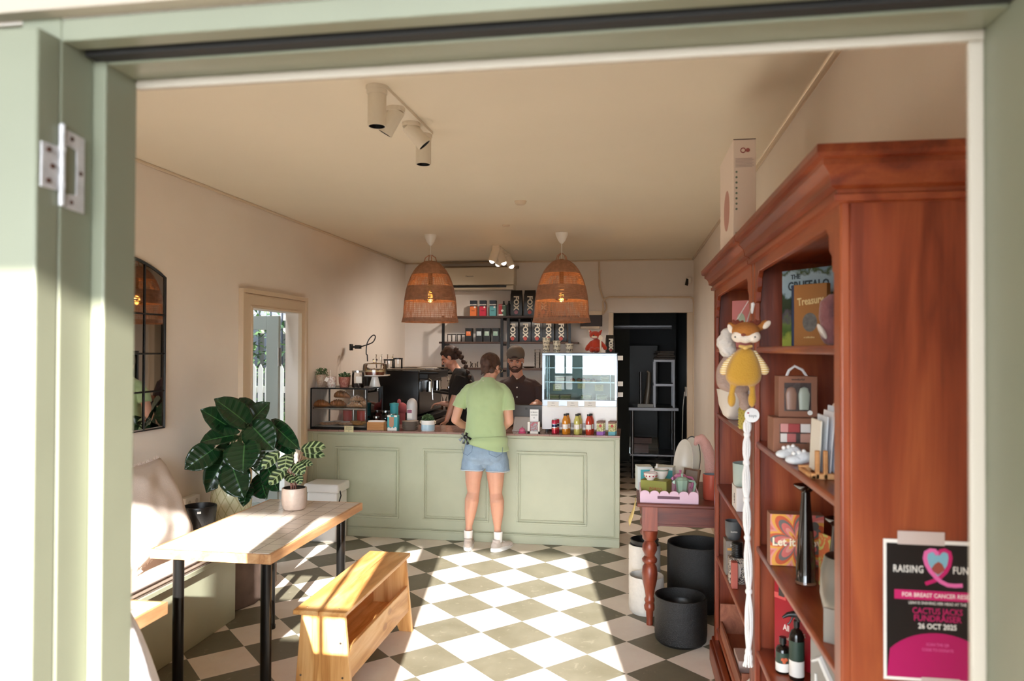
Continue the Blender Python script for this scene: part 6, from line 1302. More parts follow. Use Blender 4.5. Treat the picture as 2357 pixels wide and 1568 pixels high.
t = thing('ceiling_spot_bar', 'small white bar of four spotlights on the ceiling behind the counter', 'ceiling light', ((a.x+b.x)/2, (a.y+b.y)/2, H-.02))
G().box(min(a.x, b.x)-.03, min(a.x, b.x)+.05, a.y-.05, b.y+.05, H-.016, H-.0005).build('mounting_bar', m_spot, t, bev=.003)
for u, dv in ((.02, (-.3, -.1, -.9)), (.35, (.35, -.1, -.9)), (.65, (-.5, .1, -.8)), (1., (.4, -.2, -.85))):
    p = a.lerp(b, u); hd_ = spot(t, (p.x, p.y, H), dv, .13, .042); d_ = Vector(dv).normalized(); e_ = Vector((p.x, p.y, H-.045))+d_*.135
    G().sph(e_-d_*.012, .030, n=16).build('added_glow', mat('added fill glow', 'fff0dc', .5, emit=.6), hd_)  # these spots are off; the glow is added
    L2 = bpy.data.objects.new('spot_light', bpy.data.lights.new('spot_light', 'SPOT')); L2.data.energy = 6; L2.data.color = (1, .88, .76); L2.data.spot_size = 2.4; L2.data.spot_blend = .8; L2.data.shadow_soft_size = .03; C.objects.link(L2)  # fill light added to brighten the back of the room
    L2.location = e_+d_*.02; L2.rotation_euler = d_.to_track_quat('-Z', 'Y').to_euler()
for i, (px, py) in enumerate(((1198, 463), (1165, 518))):
    q = at(px, py, z=H); tag(G().lathe([(0, -.028), (.03, -.028), (.038, -.02), (.045, -.004), (.047, -.0005), (0, -.0005)] if i == 0 else [(0, -.012), (.03, -.012), (.034, -.0005), (0, -.0005)], (q.x, q.y, H), 28).build('smoke_detector', m_trim), ['small round smoke detector in the middle of the ceiling', 'tiny round sensor on the ceiling behind the smoke detector'][i], 'detector')

# ---------------------------------------------------------------- kitchen seen through the back doorway
m_ksteel = mat('darkened kitchen steel', '77777a', .4, metal=1, bump=.05, bs=200)  # brushed steel copy, darkened in colour to keep the kitchen dim
t = thing('steel_bench', 'stainless steel kitchen bench with shelves in the dark back room', 'bench', (.1, 10.1, 0))
a, b = at(1447, 938, y=9.7), at(1562, 944, y=9.7)
kx0, kx1 = a.x, min(b.x, .72); kz = a.z
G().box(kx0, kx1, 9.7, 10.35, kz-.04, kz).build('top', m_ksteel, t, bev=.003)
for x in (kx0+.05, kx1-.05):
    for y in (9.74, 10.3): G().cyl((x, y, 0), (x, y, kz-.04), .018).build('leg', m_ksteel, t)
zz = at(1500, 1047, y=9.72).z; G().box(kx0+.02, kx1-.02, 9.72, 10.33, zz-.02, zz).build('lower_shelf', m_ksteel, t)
for z_, px in ((826, 1528), (884, 1528)): pass
sx0, sx1 = at(1507, 830, y=9.75).x, at(1551, 830, y=9.75).x
t = thing('steel_rack', 'narrow stainless steel rack standing on the kitchen bench', 'rack', ((sx0+sx1)/2, 9.9, kz))
zt_ = at(1530, 828, y=9.75).z; zm_ = at(1530, 884, y=9.75).z
for x in (sx0, sx1):
    for y in (9.77, 10.1): G().box(x-.012, x+.012, y-.012, y+.012, kz, zt_).build('post', m_ksteel, t)
for z_ in (zt_, zm_): G().box(sx0-.012, sx1+.012, 9.755, 10.12, z_-.03, z_).build('shelf', m_ksteel, t)
q = Vector((at(1487, 935, y=9.85).x, 9.85, kz)); t = thing('steel_slicer', 'grey curved steel appliance on the kitchen bench beside the rack', 'appliance', q)
G().tube([q+Vector((.0, 0, .01)), q+Vector((.03, 0, .25)), q+Vector((.04, 0, .45)), q+Vector((.01, 0, .47))], [.05, .035, .028, .02], 12).cbox(q+Vector((-.01, 0, .02)), (.2, .18, .04)).build('body', mat('grey cast metal', '77746e', .4, metal=.4), t)
G().cyl(q+Vector((-.07, 0, .04)), q+Vector((-.07, 0, .46)), .018).build('column', m_ksteel, t)
q = Vector(((kx0+kx1)/2-.12, 9.95, zz)); t = thing('plastic_crate', 'clear plastic crate with boxes on the lower kitchen shelf', 'crate', q)
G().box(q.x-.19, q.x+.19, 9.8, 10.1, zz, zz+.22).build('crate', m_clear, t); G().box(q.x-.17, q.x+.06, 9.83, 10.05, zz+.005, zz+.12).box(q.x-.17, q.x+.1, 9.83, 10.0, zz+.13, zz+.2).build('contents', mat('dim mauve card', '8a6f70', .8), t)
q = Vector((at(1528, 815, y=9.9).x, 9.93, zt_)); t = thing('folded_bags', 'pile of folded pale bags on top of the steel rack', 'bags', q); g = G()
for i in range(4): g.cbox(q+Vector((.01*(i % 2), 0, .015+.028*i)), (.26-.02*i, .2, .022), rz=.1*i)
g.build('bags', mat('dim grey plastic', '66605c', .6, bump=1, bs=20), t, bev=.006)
q = at(1440, 847, y=12.05); t = thing('wall_oven', 'black oven with a lit white display at the back of the kitchen', 'oven', (q.x, 11.8, 0))
G().box(q.x-.45, q.x+.5, 11.6, 12.08, 0, 1.75).build('body', m_black, t, bev=.01)
p = at(1440, 848, y=11.6); g = G()
for dx in (-.035, .03):
    g.tube([(p.x+dx+.02*math.cos(a), 11.595, p.z+.04*math.sin(a)) for a in [2*PI*i/16 for i in range(16)]], .008, 6, closed=True)
g.build('display', mat('lit white digits', 'dfe8ee', .5, emit=2.2), t)
a, b = at(1413, 752, y=11.0), at(1546, 752, y=11.0)
tag(G().box(a.x, b.x, 10.98, 11.03, a.z-.014, a.z+.014).cyl((a.x, 10.96, a.z-.03), (b.x, 10.96, a.z-.03), .01).build('rail_pelmet', m_ksteel), 'long steel rail across the kitchen below the ceiling', 'rail')
q = at(1565, 901, y=9.9); t = thing('power_outlet', 'white power outlet with hanging leads on the right kitchen wall', 'outlet', (.735, 9.9, q.z)); G().box(.715, .739, 9.8, 9.93, q.z-.06, q.z+.06).build('housing', m_white, t, bev=.004)
G().tube([(.71, 9.86, q.z), (.69, 9.84, q.z-.2), (.68, 9.86, q.z-.6), (.70, 9.88, q.z-.95)], .006, 6).build('lead', m_white, t)
# ---------------------------------------------------------------- bookcases
m_redZ = wood('red stained pine upright', '6a2813', '8a3e22', 'a4552f', 'Z', .33, .7, .75, '240c06')
m_redY = wood('red stained pine rail', '6a2813', '883c20', 'a1522d', 'Y', .33, .8, .5, '240c06')
m_redX = wood('red stained pine board', '622411', '80381e', '9a4c2a', 'X', .3, .8, .5, '240c06')
m_redB = wood('red stained pine back', '52200f', '6e2f19', '864024', 'Z', .45, .9, .6, '1c0904')
FX, BXK = .45, .764
SHELF = [1.685, 1.34, .96, .58, .20]
def bookcase(y0, y1, label, near):
    t = thing('bookcase', label, 'bookcase', ((FX+BXK)/2, (y0+y1)/2, 0), None)
    for a in ((y0, y0+.022), (y1-.022, y1)):
        G().box(FX+.02, BXK, a[0], a[1], .0, 2.02).build('side_panel', m_redZ, t, bev=.002)
    for a in ((y0, y0+.055), (y1-.055, y1)): G().box(FX, FX+.022, a[0], a[1], .12, 2.01).build('front_post', m_redZ, t, bev=.005)
    # arched head rail with ogee corners
    def rail():
        z0 = 1.955; pts = [(0, 2.015), (0, 1.83)]
        L_ = y1-y0-.11
        pts = [(0, 2.015), (0, 1.845), (.018, 1.85), (.022, 1.885), (.045, 1.90), (.05, 1.935), (.075, 1.955), (L_-.075, 1.955), (L_-.05, 1.935), (L_-.045, 1.90), (L_-.022, 1.885), (L_-.018, 1.85), (L_, 1.845), (L_, 2.015)]
        return G().poly(pts, .02, M=Matrix.Translation((FX+.022, y0+.055, 0)) @ Euler((0, 0, PI/2)).to_matrix().to_4x4())
    rail().build('head_rail', m_redY, t, bev=.003)
    # crown moulding
    g = G(); e = [(0, 1.992), (.014, 1.995), (.016, 2.008), (.008, 2.012), (.010, 2.02), (.026, 2.026), (.026, 2.036), (.030, 2.050), (.040, 2.062), (.046, 2.066), (.046, 2.078), (.058, 2.081), (.062, 2.09), (.062, 2.106), (.058, 2.108)]
    vs = []
    for d, z in e:
        dn = d if near else 0; df = d if not near else 0
        vs += [(FX-d, y0-dn, z), (BXK, y0-dn, z), (BXK, y1+df, z), (FX-d, y1+df, z)]
    fs = [(i*4+j, i*4+(j+1) % 4, (i+1)*4+(j+1) % 4, (i+1)*4+j) for i in range(len(e)-1) for j in range(4)]+[(3, 2, 1, 0), tuple(range(len(vs)-4, len(vs)))]
    g.add(vs, fs); g.build('crown_moulding', m_redY, t, ang=20)
    for z in SHELF: G().box(FX+.006, BXK-.01, y0+.022, y1-.022, z-.022, z).build('shelf', m_redY, t, bev=.007, seg=3)
    g = G(); nb = 9
    for i in range(nb):
        a = y0+.022+(y1-y0-.044)*i/nb; b = y0+.022+(y1-y0-.044)*(i+1)/nb; g.box(BXK-.01, BXK-.002, a+.0015, b-.0015, .18, 2.01)
    g.box(BXK-.003, BXK, y0+.022, y1-.022, .18, 2.01); g.build('back_boards', m_redB, t, bev=.001)
    g = G().box(FX-.022, FX+.03, y0-(.02 if near else 0), y1+(.0 if near else .02), 0, .11).box(FX-.012, FX+.02, y0-(.01 if near else 0), y1+(0 if near else .01), .11, .135); g.build('plinth', m_redY, t, bev=.006)
    return t
bk1 = bookcase(1.68, 2.845, 'red stained pine bookcase nearest the entrance with a poster on its side', True)
bk2 = bookcase(2.855, 4.09, 'red stained pine bookcase further inside, next to the console table', False)
G().box(.755, .7635, 1.69, 4.0, 2.108, 2.1085)

# poster on the near side panel
PY = 1.6785
t = thing('fundraiser_poster', 'black and magenta charity poster taped to the side of the bookcase', 'poster', (.642, PY, .974))
px0, px1, pz0, pz1 = .535, .747, .974, 1.2715
m_pblack = mat('poster black', '0b090b', .35); m_mag = mat('poster magenta', 'b00a5c', .4); m_pink = mat('poster pink', 'e06aa6', .4); m_mag2 = mat('poster dark magenta', 'c21a66', .4)
G().box(px0, px1, PY-.001, PY+.0003, pz0, pz1).build('paper', m_paper, t, smooth=False)
G().box(px0+.006, px1-.006, PY-.0016, PY-.001, pz0+.007, pz1-.008).build('black_field', m_pblack, t, smooth=False)
def zq(zx, zy): p = at(2000+zx/4.26, 1200+zy/4.26, y=PY); return p.x, p.z
def pt(body, zx, zy, size, m, bold=0, sx=1, sp=1):
    x, z = zq(zx, zy); x = min(x, .76); return text(body, size, m, t, face_cam(x, PY-.0021, z), ext=.0002, bold=bold, sx=sx, space=sp)
cx_ = .641
def ptc(body, zy, size, m, bold=0, sx=1, dx=0): _, z = zq(600, zy); return text(body, size, m, t, face_cam(cx_+dx, PY-.0021, z-.001), ext=.0002, bold=bold, sx=sx)
g = G(); x0, x1 = px0+.006, px1-.006; zb_ = pz0+.007; arc = [(x1, zb_), (x1, zb_+.045)]
zt2 = zq(640, 1095)[1]; n = 24
pts = [(x0, zb_)]+[(x1, zb_)]+[(cx_+.118*math.cos(a), zb_+(zt2-zb_)*math.sin(a)) for a in [PI*i/n for i in range(n+1)] if x0 < cx_+.118*math.cos(a) < x1]
g.poly(pts, .0004, M=Matrix.Translation((0, PY-.0021, 0))); g.build('magenta_arc', m_mag, t, smooth=False)
G().box(zq(245, 0)[0], x1, PY-.0021, PY-.0016, zq(0, 742)[1], zq(0, 650)[1]).build('magenta_band', m_mag2, t, smooth=False)
# awareness ribbon heart
def band(pts, w_, m, nm, y=PY-.0021):
    g = G(); P_ = [Vector((a, 0, b)) for a, b in pts]; vs = []; n_ = len(P_)
    for i, p in enumerate(P_):
        d = (P_[min(n_-1, i+1)]-P_[max(0, i-1)]).normalized(); s_ = Vector((-d.z, 0, d.x))*w_/2; vs += [(p.x+s_.x, y, p.z+s_.z), (p.x-s_.x, y, p.z-s_.z)]
    fs = [(2*i, 2*i+1, 2*i+3, 2*i+2) for i in range(n_-1)]; g.add(vs, fs); o = g.build(nm, m, t, smooth=False); sd_ = o.modifiers.new('th', 'SOLIDIFY'); sd_.thickness = .0003; return o
hz = [(672, 325), (640, 285), (600, 282), (555, 305), (545, 360), (560, 420), (600, 490), (650, 545), (700, 590), (770, 625), (840, 632), (915, 628)]
hz2 = [(672, 325), (700, 290), (740, 282), (785, 305), (797, 360), (785, 430), (750, 495), (700, 545), (640, 580), (550, 612)]
G().poly([zq(a, b) for a, b in ((672, 330), (640, 295), (580, 300), (550, 350), (565, 420), (620, 500), (676, 540), (740, 500), (790, 420), (800, 350), (770, 300), (710, 295))], .0003, M=Matrix.Translation((0, PY-.0019, 0))).build('sea_photo', mat('pale sea blue', '7fb4c4', .5), t, smooth=False)
G().poly([zq(a, b) for a, b in ((600, 475), (640, 420), (678, 395), (715, 420), (742, 475), (676, 525))], .0002, M=Matrix.Translation((0, PY-.0022, 0))).build('photo_figure', mat('sunlit brown', '9a4a3c', .5), t, smooth=False)
band([zq(a, b) for a, b in hz2], .008, m_mag2, 'ribbon_back', PY-.0023); band([zq(a, b) for a, b in hz], .0085, m_pink, 'ribbon_front', PY-.0026)
pt('RAISING', 382, 468, .0215, m_paper, .0002, .70, 1.1); pt('FUNDS', 945, 490, .0215, m_paper, .0002, .70, 1.1)
text('FOR BREAST CANCER RESEARCH', .0125, m_paper, t, face_cam(cx_+.010, PY-.0024, zq(0, 697)[1]), ext=.0002, bold=.0001, sx=.86)
ptc('LEAH IS SHAVING HER HEAD AT THE', 800, .0088, m_paper, 0, .78); ptc('CACTUS JACKS', 878, .018, m_mag2, .0002, .80); ptc('FUNDRAISER', 950, .018, m_mag2, .0002, .90); ptc('26 OCT 2025', 1027, .0155, m_paper, .0003, .86)
text('SCAN THE QR', .0082, m_pink, t, face_cam(cx_, PY-.0026, zq(0, 1170)[1]), ext=.0002, sx=.85); text('CODE TO DONATE', .0082, m_pink, t, face_cam(cx_, PY-.0026, zq(0, 1222)[1]), ext=.0002, sx=.85)
m_tape = mat('cloudy paper tape', 'c9b8b0', .6)
a, b = zq(275, 90), zq(738, 240); G().box(a[0], b[0], PY-.0030, PY-.0026, b[1], a[1]).build('tape', m_tape, t, smooth=False)
a = zq(510, 1540); G().box(a[0], a[0]+.075, PY-.0030, PY-.0026, pz0-.012, pz0+.01).build('tape', m_tape, t, smooth=False)

# box standing on top
BY_ = 3.0; q0 = at(1688, 500, y=BY_); q1 = at(1740, 500, y=BY_); yb_ = at(1658, 500, x=q0.x).y; zt_ = at(1710, 320, y=BY_).z
t = thing('playmat_box', 'tall white printed cardboard box standing on top of the bookcases', 'box', ((q0.x+q1.x)/2, 3.0, 2.108))
G().box(q0.x, q1.x, BY_, min(yb_, 3.75), 2.109, zt_).build('box', mat('white matt card', 'e3d3c8', .6), t, bev=.002)
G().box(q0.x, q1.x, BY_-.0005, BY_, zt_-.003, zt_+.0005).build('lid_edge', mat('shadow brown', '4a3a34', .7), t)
m_pr = mat('faded red print', 'a05a58', .6); m_gr = mat('grey green print', '6a7a68', .6); cxx = (q0.x+q1.x)/2
G().tube([(cxx-.006+.009*math.cos(a), BY_-.001, zt_-.045+.009*math.sin(a)) for a in [2*PI*i/14 for i in range(14)]], .002, 4, closed=True).cyl((cxx+.012, BY_-.0005, zt_-.045), (cxx+.012, BY_-.002, zt_-.045), .008).build('round_emblem', m_pr, t)
g = G()
for i in range(7): g.box(q0.x+.008, q1.x-.014+.006*(i % 2), BY_-.0012, BY_-.0004, zt_-.078-i*.0055, zt_-.0768-i*.0055)
g.build('fine_print', mat('pale grey print', 'a8989a', .6), t, smooth=False)
g = G()
for i in range(8): g.cyl((q0.x+.012, BY_-.0004, zt_-.13-i*.021), (q0.x+.012, BY_-.0014, zt_-.13-i*.021), .0045, n=6+i % 3)
g.build('icons', m_gr, t)
G().sph((q0.x-.0003, BY_+.2, 2.26), (.001, .09, .085), n=24).build('pink_print', mat('dusty pink print', 'b98a80', .7), t)
g = G()
for i in range(7): g.box(q0.x+.008+i*.0022, q0.x+.009+i*.0022, BY_-.0012, BY_-.0004, 2.125, 2.14)
g.build('barcode', m_ink, t, smooth=False)

# ---------------------------------------------------------------- goods in the near bookcase
def panel_obj(name, lab, cat, c0, c1, y0, y1, z0, z1, th, m, group=None):
    """thin upright book or board from (c0,y0) to (c1,y1)"""
    t = thing(name, lab, cat, ((c0+c1)/2, (y0+y1)/2, z0), group); L_ = math.hypot(c1-c0, y1-y0); rz = math.atan2(y1-y0, c1-c0)
    M = Matrix.Translation((c0, y0, z0)) @ Matrix.Rotation(rz, 4, 'Z'); t['_m'] = [list(r) for r in M]
    G().box(0, L_, 0, th, 0, z1-z0, 0, M).build('cover', m, t, bev=.001); return t, M, L_
def forest_cover():
    M = bpy.data.materials.new('forest picture cover'); M.use_nodes = True; nt = M.node_tree; N = nt.nodes; L = nt.links; b = N['Principled BSDF']
    tc = N.new('ShaderNodeTexCoord'); sp = N.new('ShaderNodeSeparateXYZ'); L.new(tc.outputs['Object'], sp.inputs[0]); n = N.new('ShaderNodeTexNoise'); n.inputs['Scale'].default_value = 28; n.inputs['Detail'].default_value = 3; L.new(tc.outputs['Object'], n.inputs[0])
    ad = N.new('ShaderNodeMath'); ad.operation = 'MULTIPLY_ADD'; ad.inputs[1].default_value = .09; L.new(n.outputs['Fac'], ad.inputs[0]); L.new(sp.outputs[2], ad.inputs[2])
    mr = N.new('ShaderNodeMapRange'); mr.inputs[1].default_value = .03; mr.inputs[2].default_value = .31; L.new(ad.outputs[0], mr.inputs[0])
    r = N.new('ShaderNodeValToRGB'); e = r.color_ramp.elements; e[0].color = lin('8f9a3c'); e[0].position = .15; e[1].color = lin('7f97a6'); e[1].position = 1
    for p_, c_ in ((.24, '3c5a24'), (.36, '5a6f38'), (.42, '4d4a52'), (.47, '1f3020'), (.66, '263a28'), (.70, '8aa2ae'), (.9, '96abb4'), (.95, '3e4f28')): k_ = e.new(p_); k_.color = lin(c_)
    L.new(mr.outputs[0], r.inputs[0]); L.new(r.outputs[0], b.inputs['Base Color']); b.inputs['Roughness'].default_value = .25; return M
a, b = at(1800, 700, y=2.66), at(1932, 700, y=2.47); z1_ = at(1800, 625, y=2.66).z
t, M, L_ = panel_obj('picture_book', 'large picture book with a forest cover standing on the top shelf', 'book', a.x, b.x, 2.66, 2.47, 1.686, z1_, .012, forest_cover())
text('THE', .022, mat('dark blue green ink', '22343c', .6), t, M @ Matrix.Translation((.06, -.0006, .236)) @ Euler((PI/2, 0, 0)).to_matrix().to_4x4(), bold=.0005); text('GRUFFALO', .040, mat('dark blue green ink', '22343c', .6), t, M @ Matrix.Translation((.112, -.0006, .204)) @ Euler((PI/2, 0, 0)).to_matrix().to_4x4(), bold=.0012, sx=.86)
a, b = at(1824, 700, y=2.46), at(1903, 700, y=2.37); z1_ = at(1870, 654, y=2.42).z
t, M, L_ = panel_obj('treasury_book', 'brown story treasury with a blue spine leaning before the forest book', 'book', a.x, b.x, 2.46, 2.37, 1.686, z1_, .02, mat('ochre brown cover', '93602e', .5, var=.08))
G().box(-.003, .0, -.0008, .02, 0, z1_-1.686, 0, M).box(-.003, .006, -.0008, -.0002, 0, z1_-1.686, 0, M).build('spine', mat('deep blue cloth', '20304e', .6), t)
text('Treasury', .034, mat('pale gold print', 'd8c08a', .5), t, M @ Matrix.Translation((L_/2+.004, -.0006, .142)) @ Euler((PI/2, 0, 0)).to_matrix().to_4x4() @ Matrix.Rotation(.08, 4, 'Z'), bold=.0004, sx=.75)
G().sph((0, 0, 0), 1, n=16, M=M @ Matrix.Translation((L_/2+.002, -.0004, .075)) @ Matrix.Diagonal((.026, .0008, .03, 1))).build('cover_vignette', mat('muted grey picture', '5d5a56', .6, var=.4, vs=60), t)
text('a collection', .008, mat('pale gold print', 'd8c08a', .5), t, M @ Matrix.Translation((L_/2, -.0006, .028)) @ Euler((PI/2, 0, 0)).to_matrix().to_4x4())
q = at(1912, 780, y=2.18); q = Vector((q.x, 2.18, 1.686)); t = thing('plush_toy', 'mauve plush toy with a white foot sitting at the right of the top shelf', 'soft toy', q); m_mv = mat('mauve plush', '8a5654', .95, bump=.9, bs=160, sheen=.3)
blob('body', [('s', q+Vector((0, 0, .045)), (.03, .03, .045)), ('c', [q+Vector((-.01, 0, .08)), q+Vector((-.012, -.01, .115)), q+Vector((.0, -.012, .132))], [.022, .02, .014]), ('c', [q+Vector((.022, 0, .09)), q+Vector((.035, -.01, .05))], [.014, .02])], m_mv, t, .004); G().sph(q+Vector((-.028, -.02, .04)), (.008, .01, .024), M=Matrix.Rotation(-.5, 4, 'Y')).build('foot', m_wht, t)
# second shelf
def kraft(lab, x0, x1, y, z0, z1, d, win, handle=False):
    t = thing('gift_box', lab, 'box', ((x0+x1)/2, y, z0)); G().box(x0, x1, y, y+d, z0, z1).build('box', mat('brown kraft card', '8a5b44', .75, var=.04), t, bev=.002)
    a, b, c, d_ = win; G().box(x0+a, x1-b, y-.0006, y, z0+c, z1-d_).build('window', mat('dark box inside', '4a3a34', .5), t); G().box(x0+a, x1-b, y-.0016, y-.0012, z0+c, z1-d_).build('window_film', m_glass, t); return t
x0, x1 = at(1776, 1000, y=2.50).x, at(1895, 1000, y=2.50).x
zk = at(1800, 962, y=2.5).z
t = kraft('wide brown kraft box with red and white blocks in its window', max(x0, .462), x1, 2.50, 1.341, zk, .1, (.02, .05, .03, .02))
x0 = max(x0, .462)
g = None; bz = 1.341+.034
for i, (dx, dz, w_, col) in enumerate(((.0, .0, .02, 'd8cfc6'), (.02, 0, .028, 'b0605c'), (.0, .032, .024, 'c98a84'), (.024, .032, .036, '9e3a38'), (.062, .0, .03, 'b98a78'), (.062, .032, .03, 'e0d8d0'))):
    G().box(x0+.022+dx, x0+.022+dx+w_, 2.493, 2.4985, bz+dz, bz+dz+.028).build('toy_block', mat('block '+col, col, .6), t, bev=.001)
x0, x1 = at(1792, 900, y=2.52).x, at(1882, 900, y=2.52).x; zt_ = at(1830, 866, y=2.52).z
t = kraft('upright brown kraft box with white ribbon handle and a clear window', x0, x1, 2.52, zk+.001, zt_, .07, (.018, .02, .02, .022))
G().tube([((x0+x1)/2-.03, 2.55, zt_-.002), ((x0+x1)/2-.022, 2.55, zt_+.018), ((x0+x1)/2-.004, 2.55, zt_+.032), ((x0+x1)/2+.02, 2.55, zt_+.02), ((x0+x1)/2+.034, 2.55, zt_-.002)], .0045, 8).build('ribbon_handle', m_white, t)
for dx, col in ((-.022, '8c6a58'), (.018, '9aa090')): G().lathe([(0, 0), (.015, 0), (.018, .05), (.012, .07), (0, .075)], ((x0+x1)/2+dx, 2.515, zk+.026), 20, sy=.25).build('toy_figure', mat('toy '+col, col, .4), t)
text('wonderful', .01, m_ink, t, face_cam((x0+x1)/2, 2.5185, zt_-.011)); G().cyl((x1-.024, 2.5195, zk+.016), (x1-.024, 2.518, zk+.016), .008).build('round_sticker', m_paper, t)
# card rack
t = thing('card_rack', 'pale timber rack for greeting cards at the shelf front', 'rack', (.53, 2.07, 1.341)); m_bl = wood('light rack timber', 'b0743e', 'c88f58', 'd9a673', 'X', .5, 1, 0)
yR = 2.03; g = G().box(.462, .70, yR-.04, yR-.025, 1.341, 1.356).box(.462, .70, yR+.10, yR+.115, 1.341, 1.356).box(.462, .475, yR-.04, yR+.115, 1.341, 1.352).box(.54, .552, yR-.04, yR+.115, 1.341, 1.352).box(.62, .632, yR-.04, yR+.115, 1.341, 1.352)
for x in (.472, .492, .55): g.box(x, x+.011, yR-.04, yR-.028, 1.341, 1.415)
g.build('frame', m_bl, t, bev=.002)
cols = ['e3ddd0', 'd9dfe6', 'e8e6e8', 'dce4ee', 'e6e2da', 'dfe6f0', 'eceaf0', 'e8e4dc', 'd2dbe6', 'e9e6ea', 'cfd9e6', 'e6dfe6']
wh = ['leftmost', 'second', 'third', 'fourth', 'fifth', 'sixth', 'seventh', 'eighth', 'ninth', 'tenth', 'eleventh', 'twelfth']
for i in range(12):
    x = .484+i*.0135+(.008 if i > 4 else 0); h_ = .135+.012*((i*5) % 4); y_ = yR-.022
    o = G().box(0, .003, 0, .105, 0, h_, 0, rotm(0, .05+.012*(i % 3), 0, (x, y_, 1.354))).build('greeting_card', mat('card '+cols[i], cols[i], .6), bev=.0006); tag(o, f'greeting card in the timber rack, {wh[i]} from the left', 'card', 'greeting cards in the rack')
q = Vector((.60, 2.2, 1.341)); t = thing('plush_penguin', 'white, pink and black plush toy behind the greeting cards', 'soft toy', q)
blob('body', [('s', q+Vector((0, 0, .07)), (.04, .035, .07)), ('s', q+Vector((-.002, 0, .16)), (.035, .032, .034)), ('c', [q+Vector((0, 0, .18)), q+Vector((.015, 0, .215))], [.02, .006])], m_wht, t, .004)
G().sph(q+Vector((.004, -.02, .165)), (.03, .02, .014)).sph(q+Vector((.01, -.03, .105)), (.03, .012, .02)).build('pink_patch', mat('raspberry plush', 'b0445c', .9), t); G().sph(q+Vector((-.036, -.012, .155)), .008).build('nose', m_black, t)
for i, (x, y, lab) in enumerate(((.474, 2.36, 'white knitted baby shoe at the shelf edge, farther from the cards'), (.478, 2.24, 'white knitted baby shoe next to the timber card rack'))):
    q = Vector((x, y, 1.341)); t = thing('baby_shoe', lab, 'shoe', q, 'white baby shoes'); m_kn = mat('white knitted wool', 'cfd1d2', .9, bump=.8, bs=150)
    blob('shoe', [('s', q+Vector((0, 0, .014)), (.032, .02, .014)), ('s', q+Vector((.022, 0, .022)), (.024, .02, .018))], m_kn, t, .003)
    g = G()
    for k_ in range(3): g.sph(q+Vector((-.008+.014*k_, -.004, .033+.003*k_)), .0065, n=12)
    g.build('pompom', m_white, t)
# third shelf
x0, x1 = at(1768, 1230, y=2.56).x, at(1905, 1230, y=2.5).x; zt_ = at(1768, 1180, y=2.56).z; z0_ = .961
t = thing('seed_kit_box', 'orange, pink and grey swirl patterned gift box on the third shelf', 'box', ((x0+x1)/2, 2.58, z0_)); x0 = max(x0, .46)
def swirl():
    M = bpy.data.materials.new('retro petal print'); M.use_nodes = True; nt = M.node_tree; N = nt.nodes; L = nt.links; b = N['Principled BSDF']
    tc = N.new('ShaderNodeTexCoord'); mp = N.new('ShaderNodeMapping'); mp.inputs['Location'].default_value = (.0, 0, -.085); L.new(tc.outputs['Object'], mp.inputs[0]); sp = N.new('ShaderNodeSeparateXYZ'); L.new(mp.outputs[0], sp.inputs[0])
    def ma(op, a, b_=None):
        n = N.new('ShaderNodeMath'); n.operation = op
        for i, q in enumerate((a, b_)):
            if q is None: continue
            if isinstance(q, (int, float)): n.inputs[i].default_value = q
            else: L.new(q, n.inputs[i])
        return n.outputs[0]
    an = ma('ARCTAN2', sp.outputs[2], sp.outputs[0]); r2 = ma('POWER', ma('ADD', ma('POWER', sp.outputs[0], 2.), ma('POWER', sp.outputs[2], 2.)), .5)
    pet = ma('MULTIPLY', ma('ABSOLUTE', ma('SINE', ma('MULTIPLY', an, 3.5))), .30); t_ = ma('SUBTRACT', ma('MULTIPLY', r2, 13), pet); t2_ = ma('FRACT', ma('MULTIPLY', ma('ADD', t_, ma('MULTIPLY', pet, -1.2)), 1.0))
    r = N.new('ShaderNodeValToRGB'); r.color_ramp.interpolation = 'CONSTANT'; e = r.color_ramp.elements; e[0].color = lin('c9655c'); e[1].position = .25; e[1].color = lin('6a625c')
    for p_, c_ in ((.42, 'c2542c'), (.62, 'd99a3f'), (.82, 'd48a7c')): k_ = e.new(p_); k_.color = lin(c_)
    L.new(t2_, r.inputs[0]); L.new(r.outputs[0], b.inputs['Base Color']); b.inputs['Roughness'].default_value = .5; return M
g = G().box(x0, x1, 2.545, 2.60, z0_, zt_); g.build('box', mat('brown kraft card', '8a5b44'), t, bev=.001); G().box(x0+.0005, x1-.0005, 2.5435, 2.545, z0_+.001, zt_-.001).build('printed_front', swirl(), t, smooth=False)
text('Let it Grow', .036, mat('cream print b', 'efe0c0', .5), t, face_cam((x0+x1)/2+.004, 2.5428, z0_+.078), bold=.001, sx=.95)
G().cyl((x1-.03, 2.5434, zt_-.036), (x1-.03, 2.5424, zt_-.036), .014).build('round_emblem', mat('grey print b', '5a544e', .5), t)
def candlestick(c, h_, lab, k_=1.):
    t = thing('glass_candlestick', lab, 'candlestick', c, 'smoky glass candlesticks'); m_ = mat('smoky brown glass', '150c09', .06, spec=.8)
    G().lathe([(0, 0), (.030*k_, 0), (.031*k_, .006), (.028*k_, .012), (.029*k_, .05*h_/.3), (.022*k_, .16*h_/.3), (.014*k_, .25*h_/.3), (.013*k_, h_-.022), (.020*k_, h_-.016), (.034*k_, h_-.004), (.036*k_, h_), (.03*k_, h_-.002), (.014*k_, h_-.012), (0, h_-.014)], c, 40).build('body', m_, t)
    G().lathe([(.0302*k_, .0005), (.0315*k_, .003), (.0302*k_, .009)], c, 40).build('clear_base', mat('amber clear glass', '6b4a38', .1), t)
q = at(1855, 1343, z=.961); candlestick(Vector((max(q.x, .49), q.y, .961)), .30, 'tall smoky glass candlestick standing before the swirl patterned box')
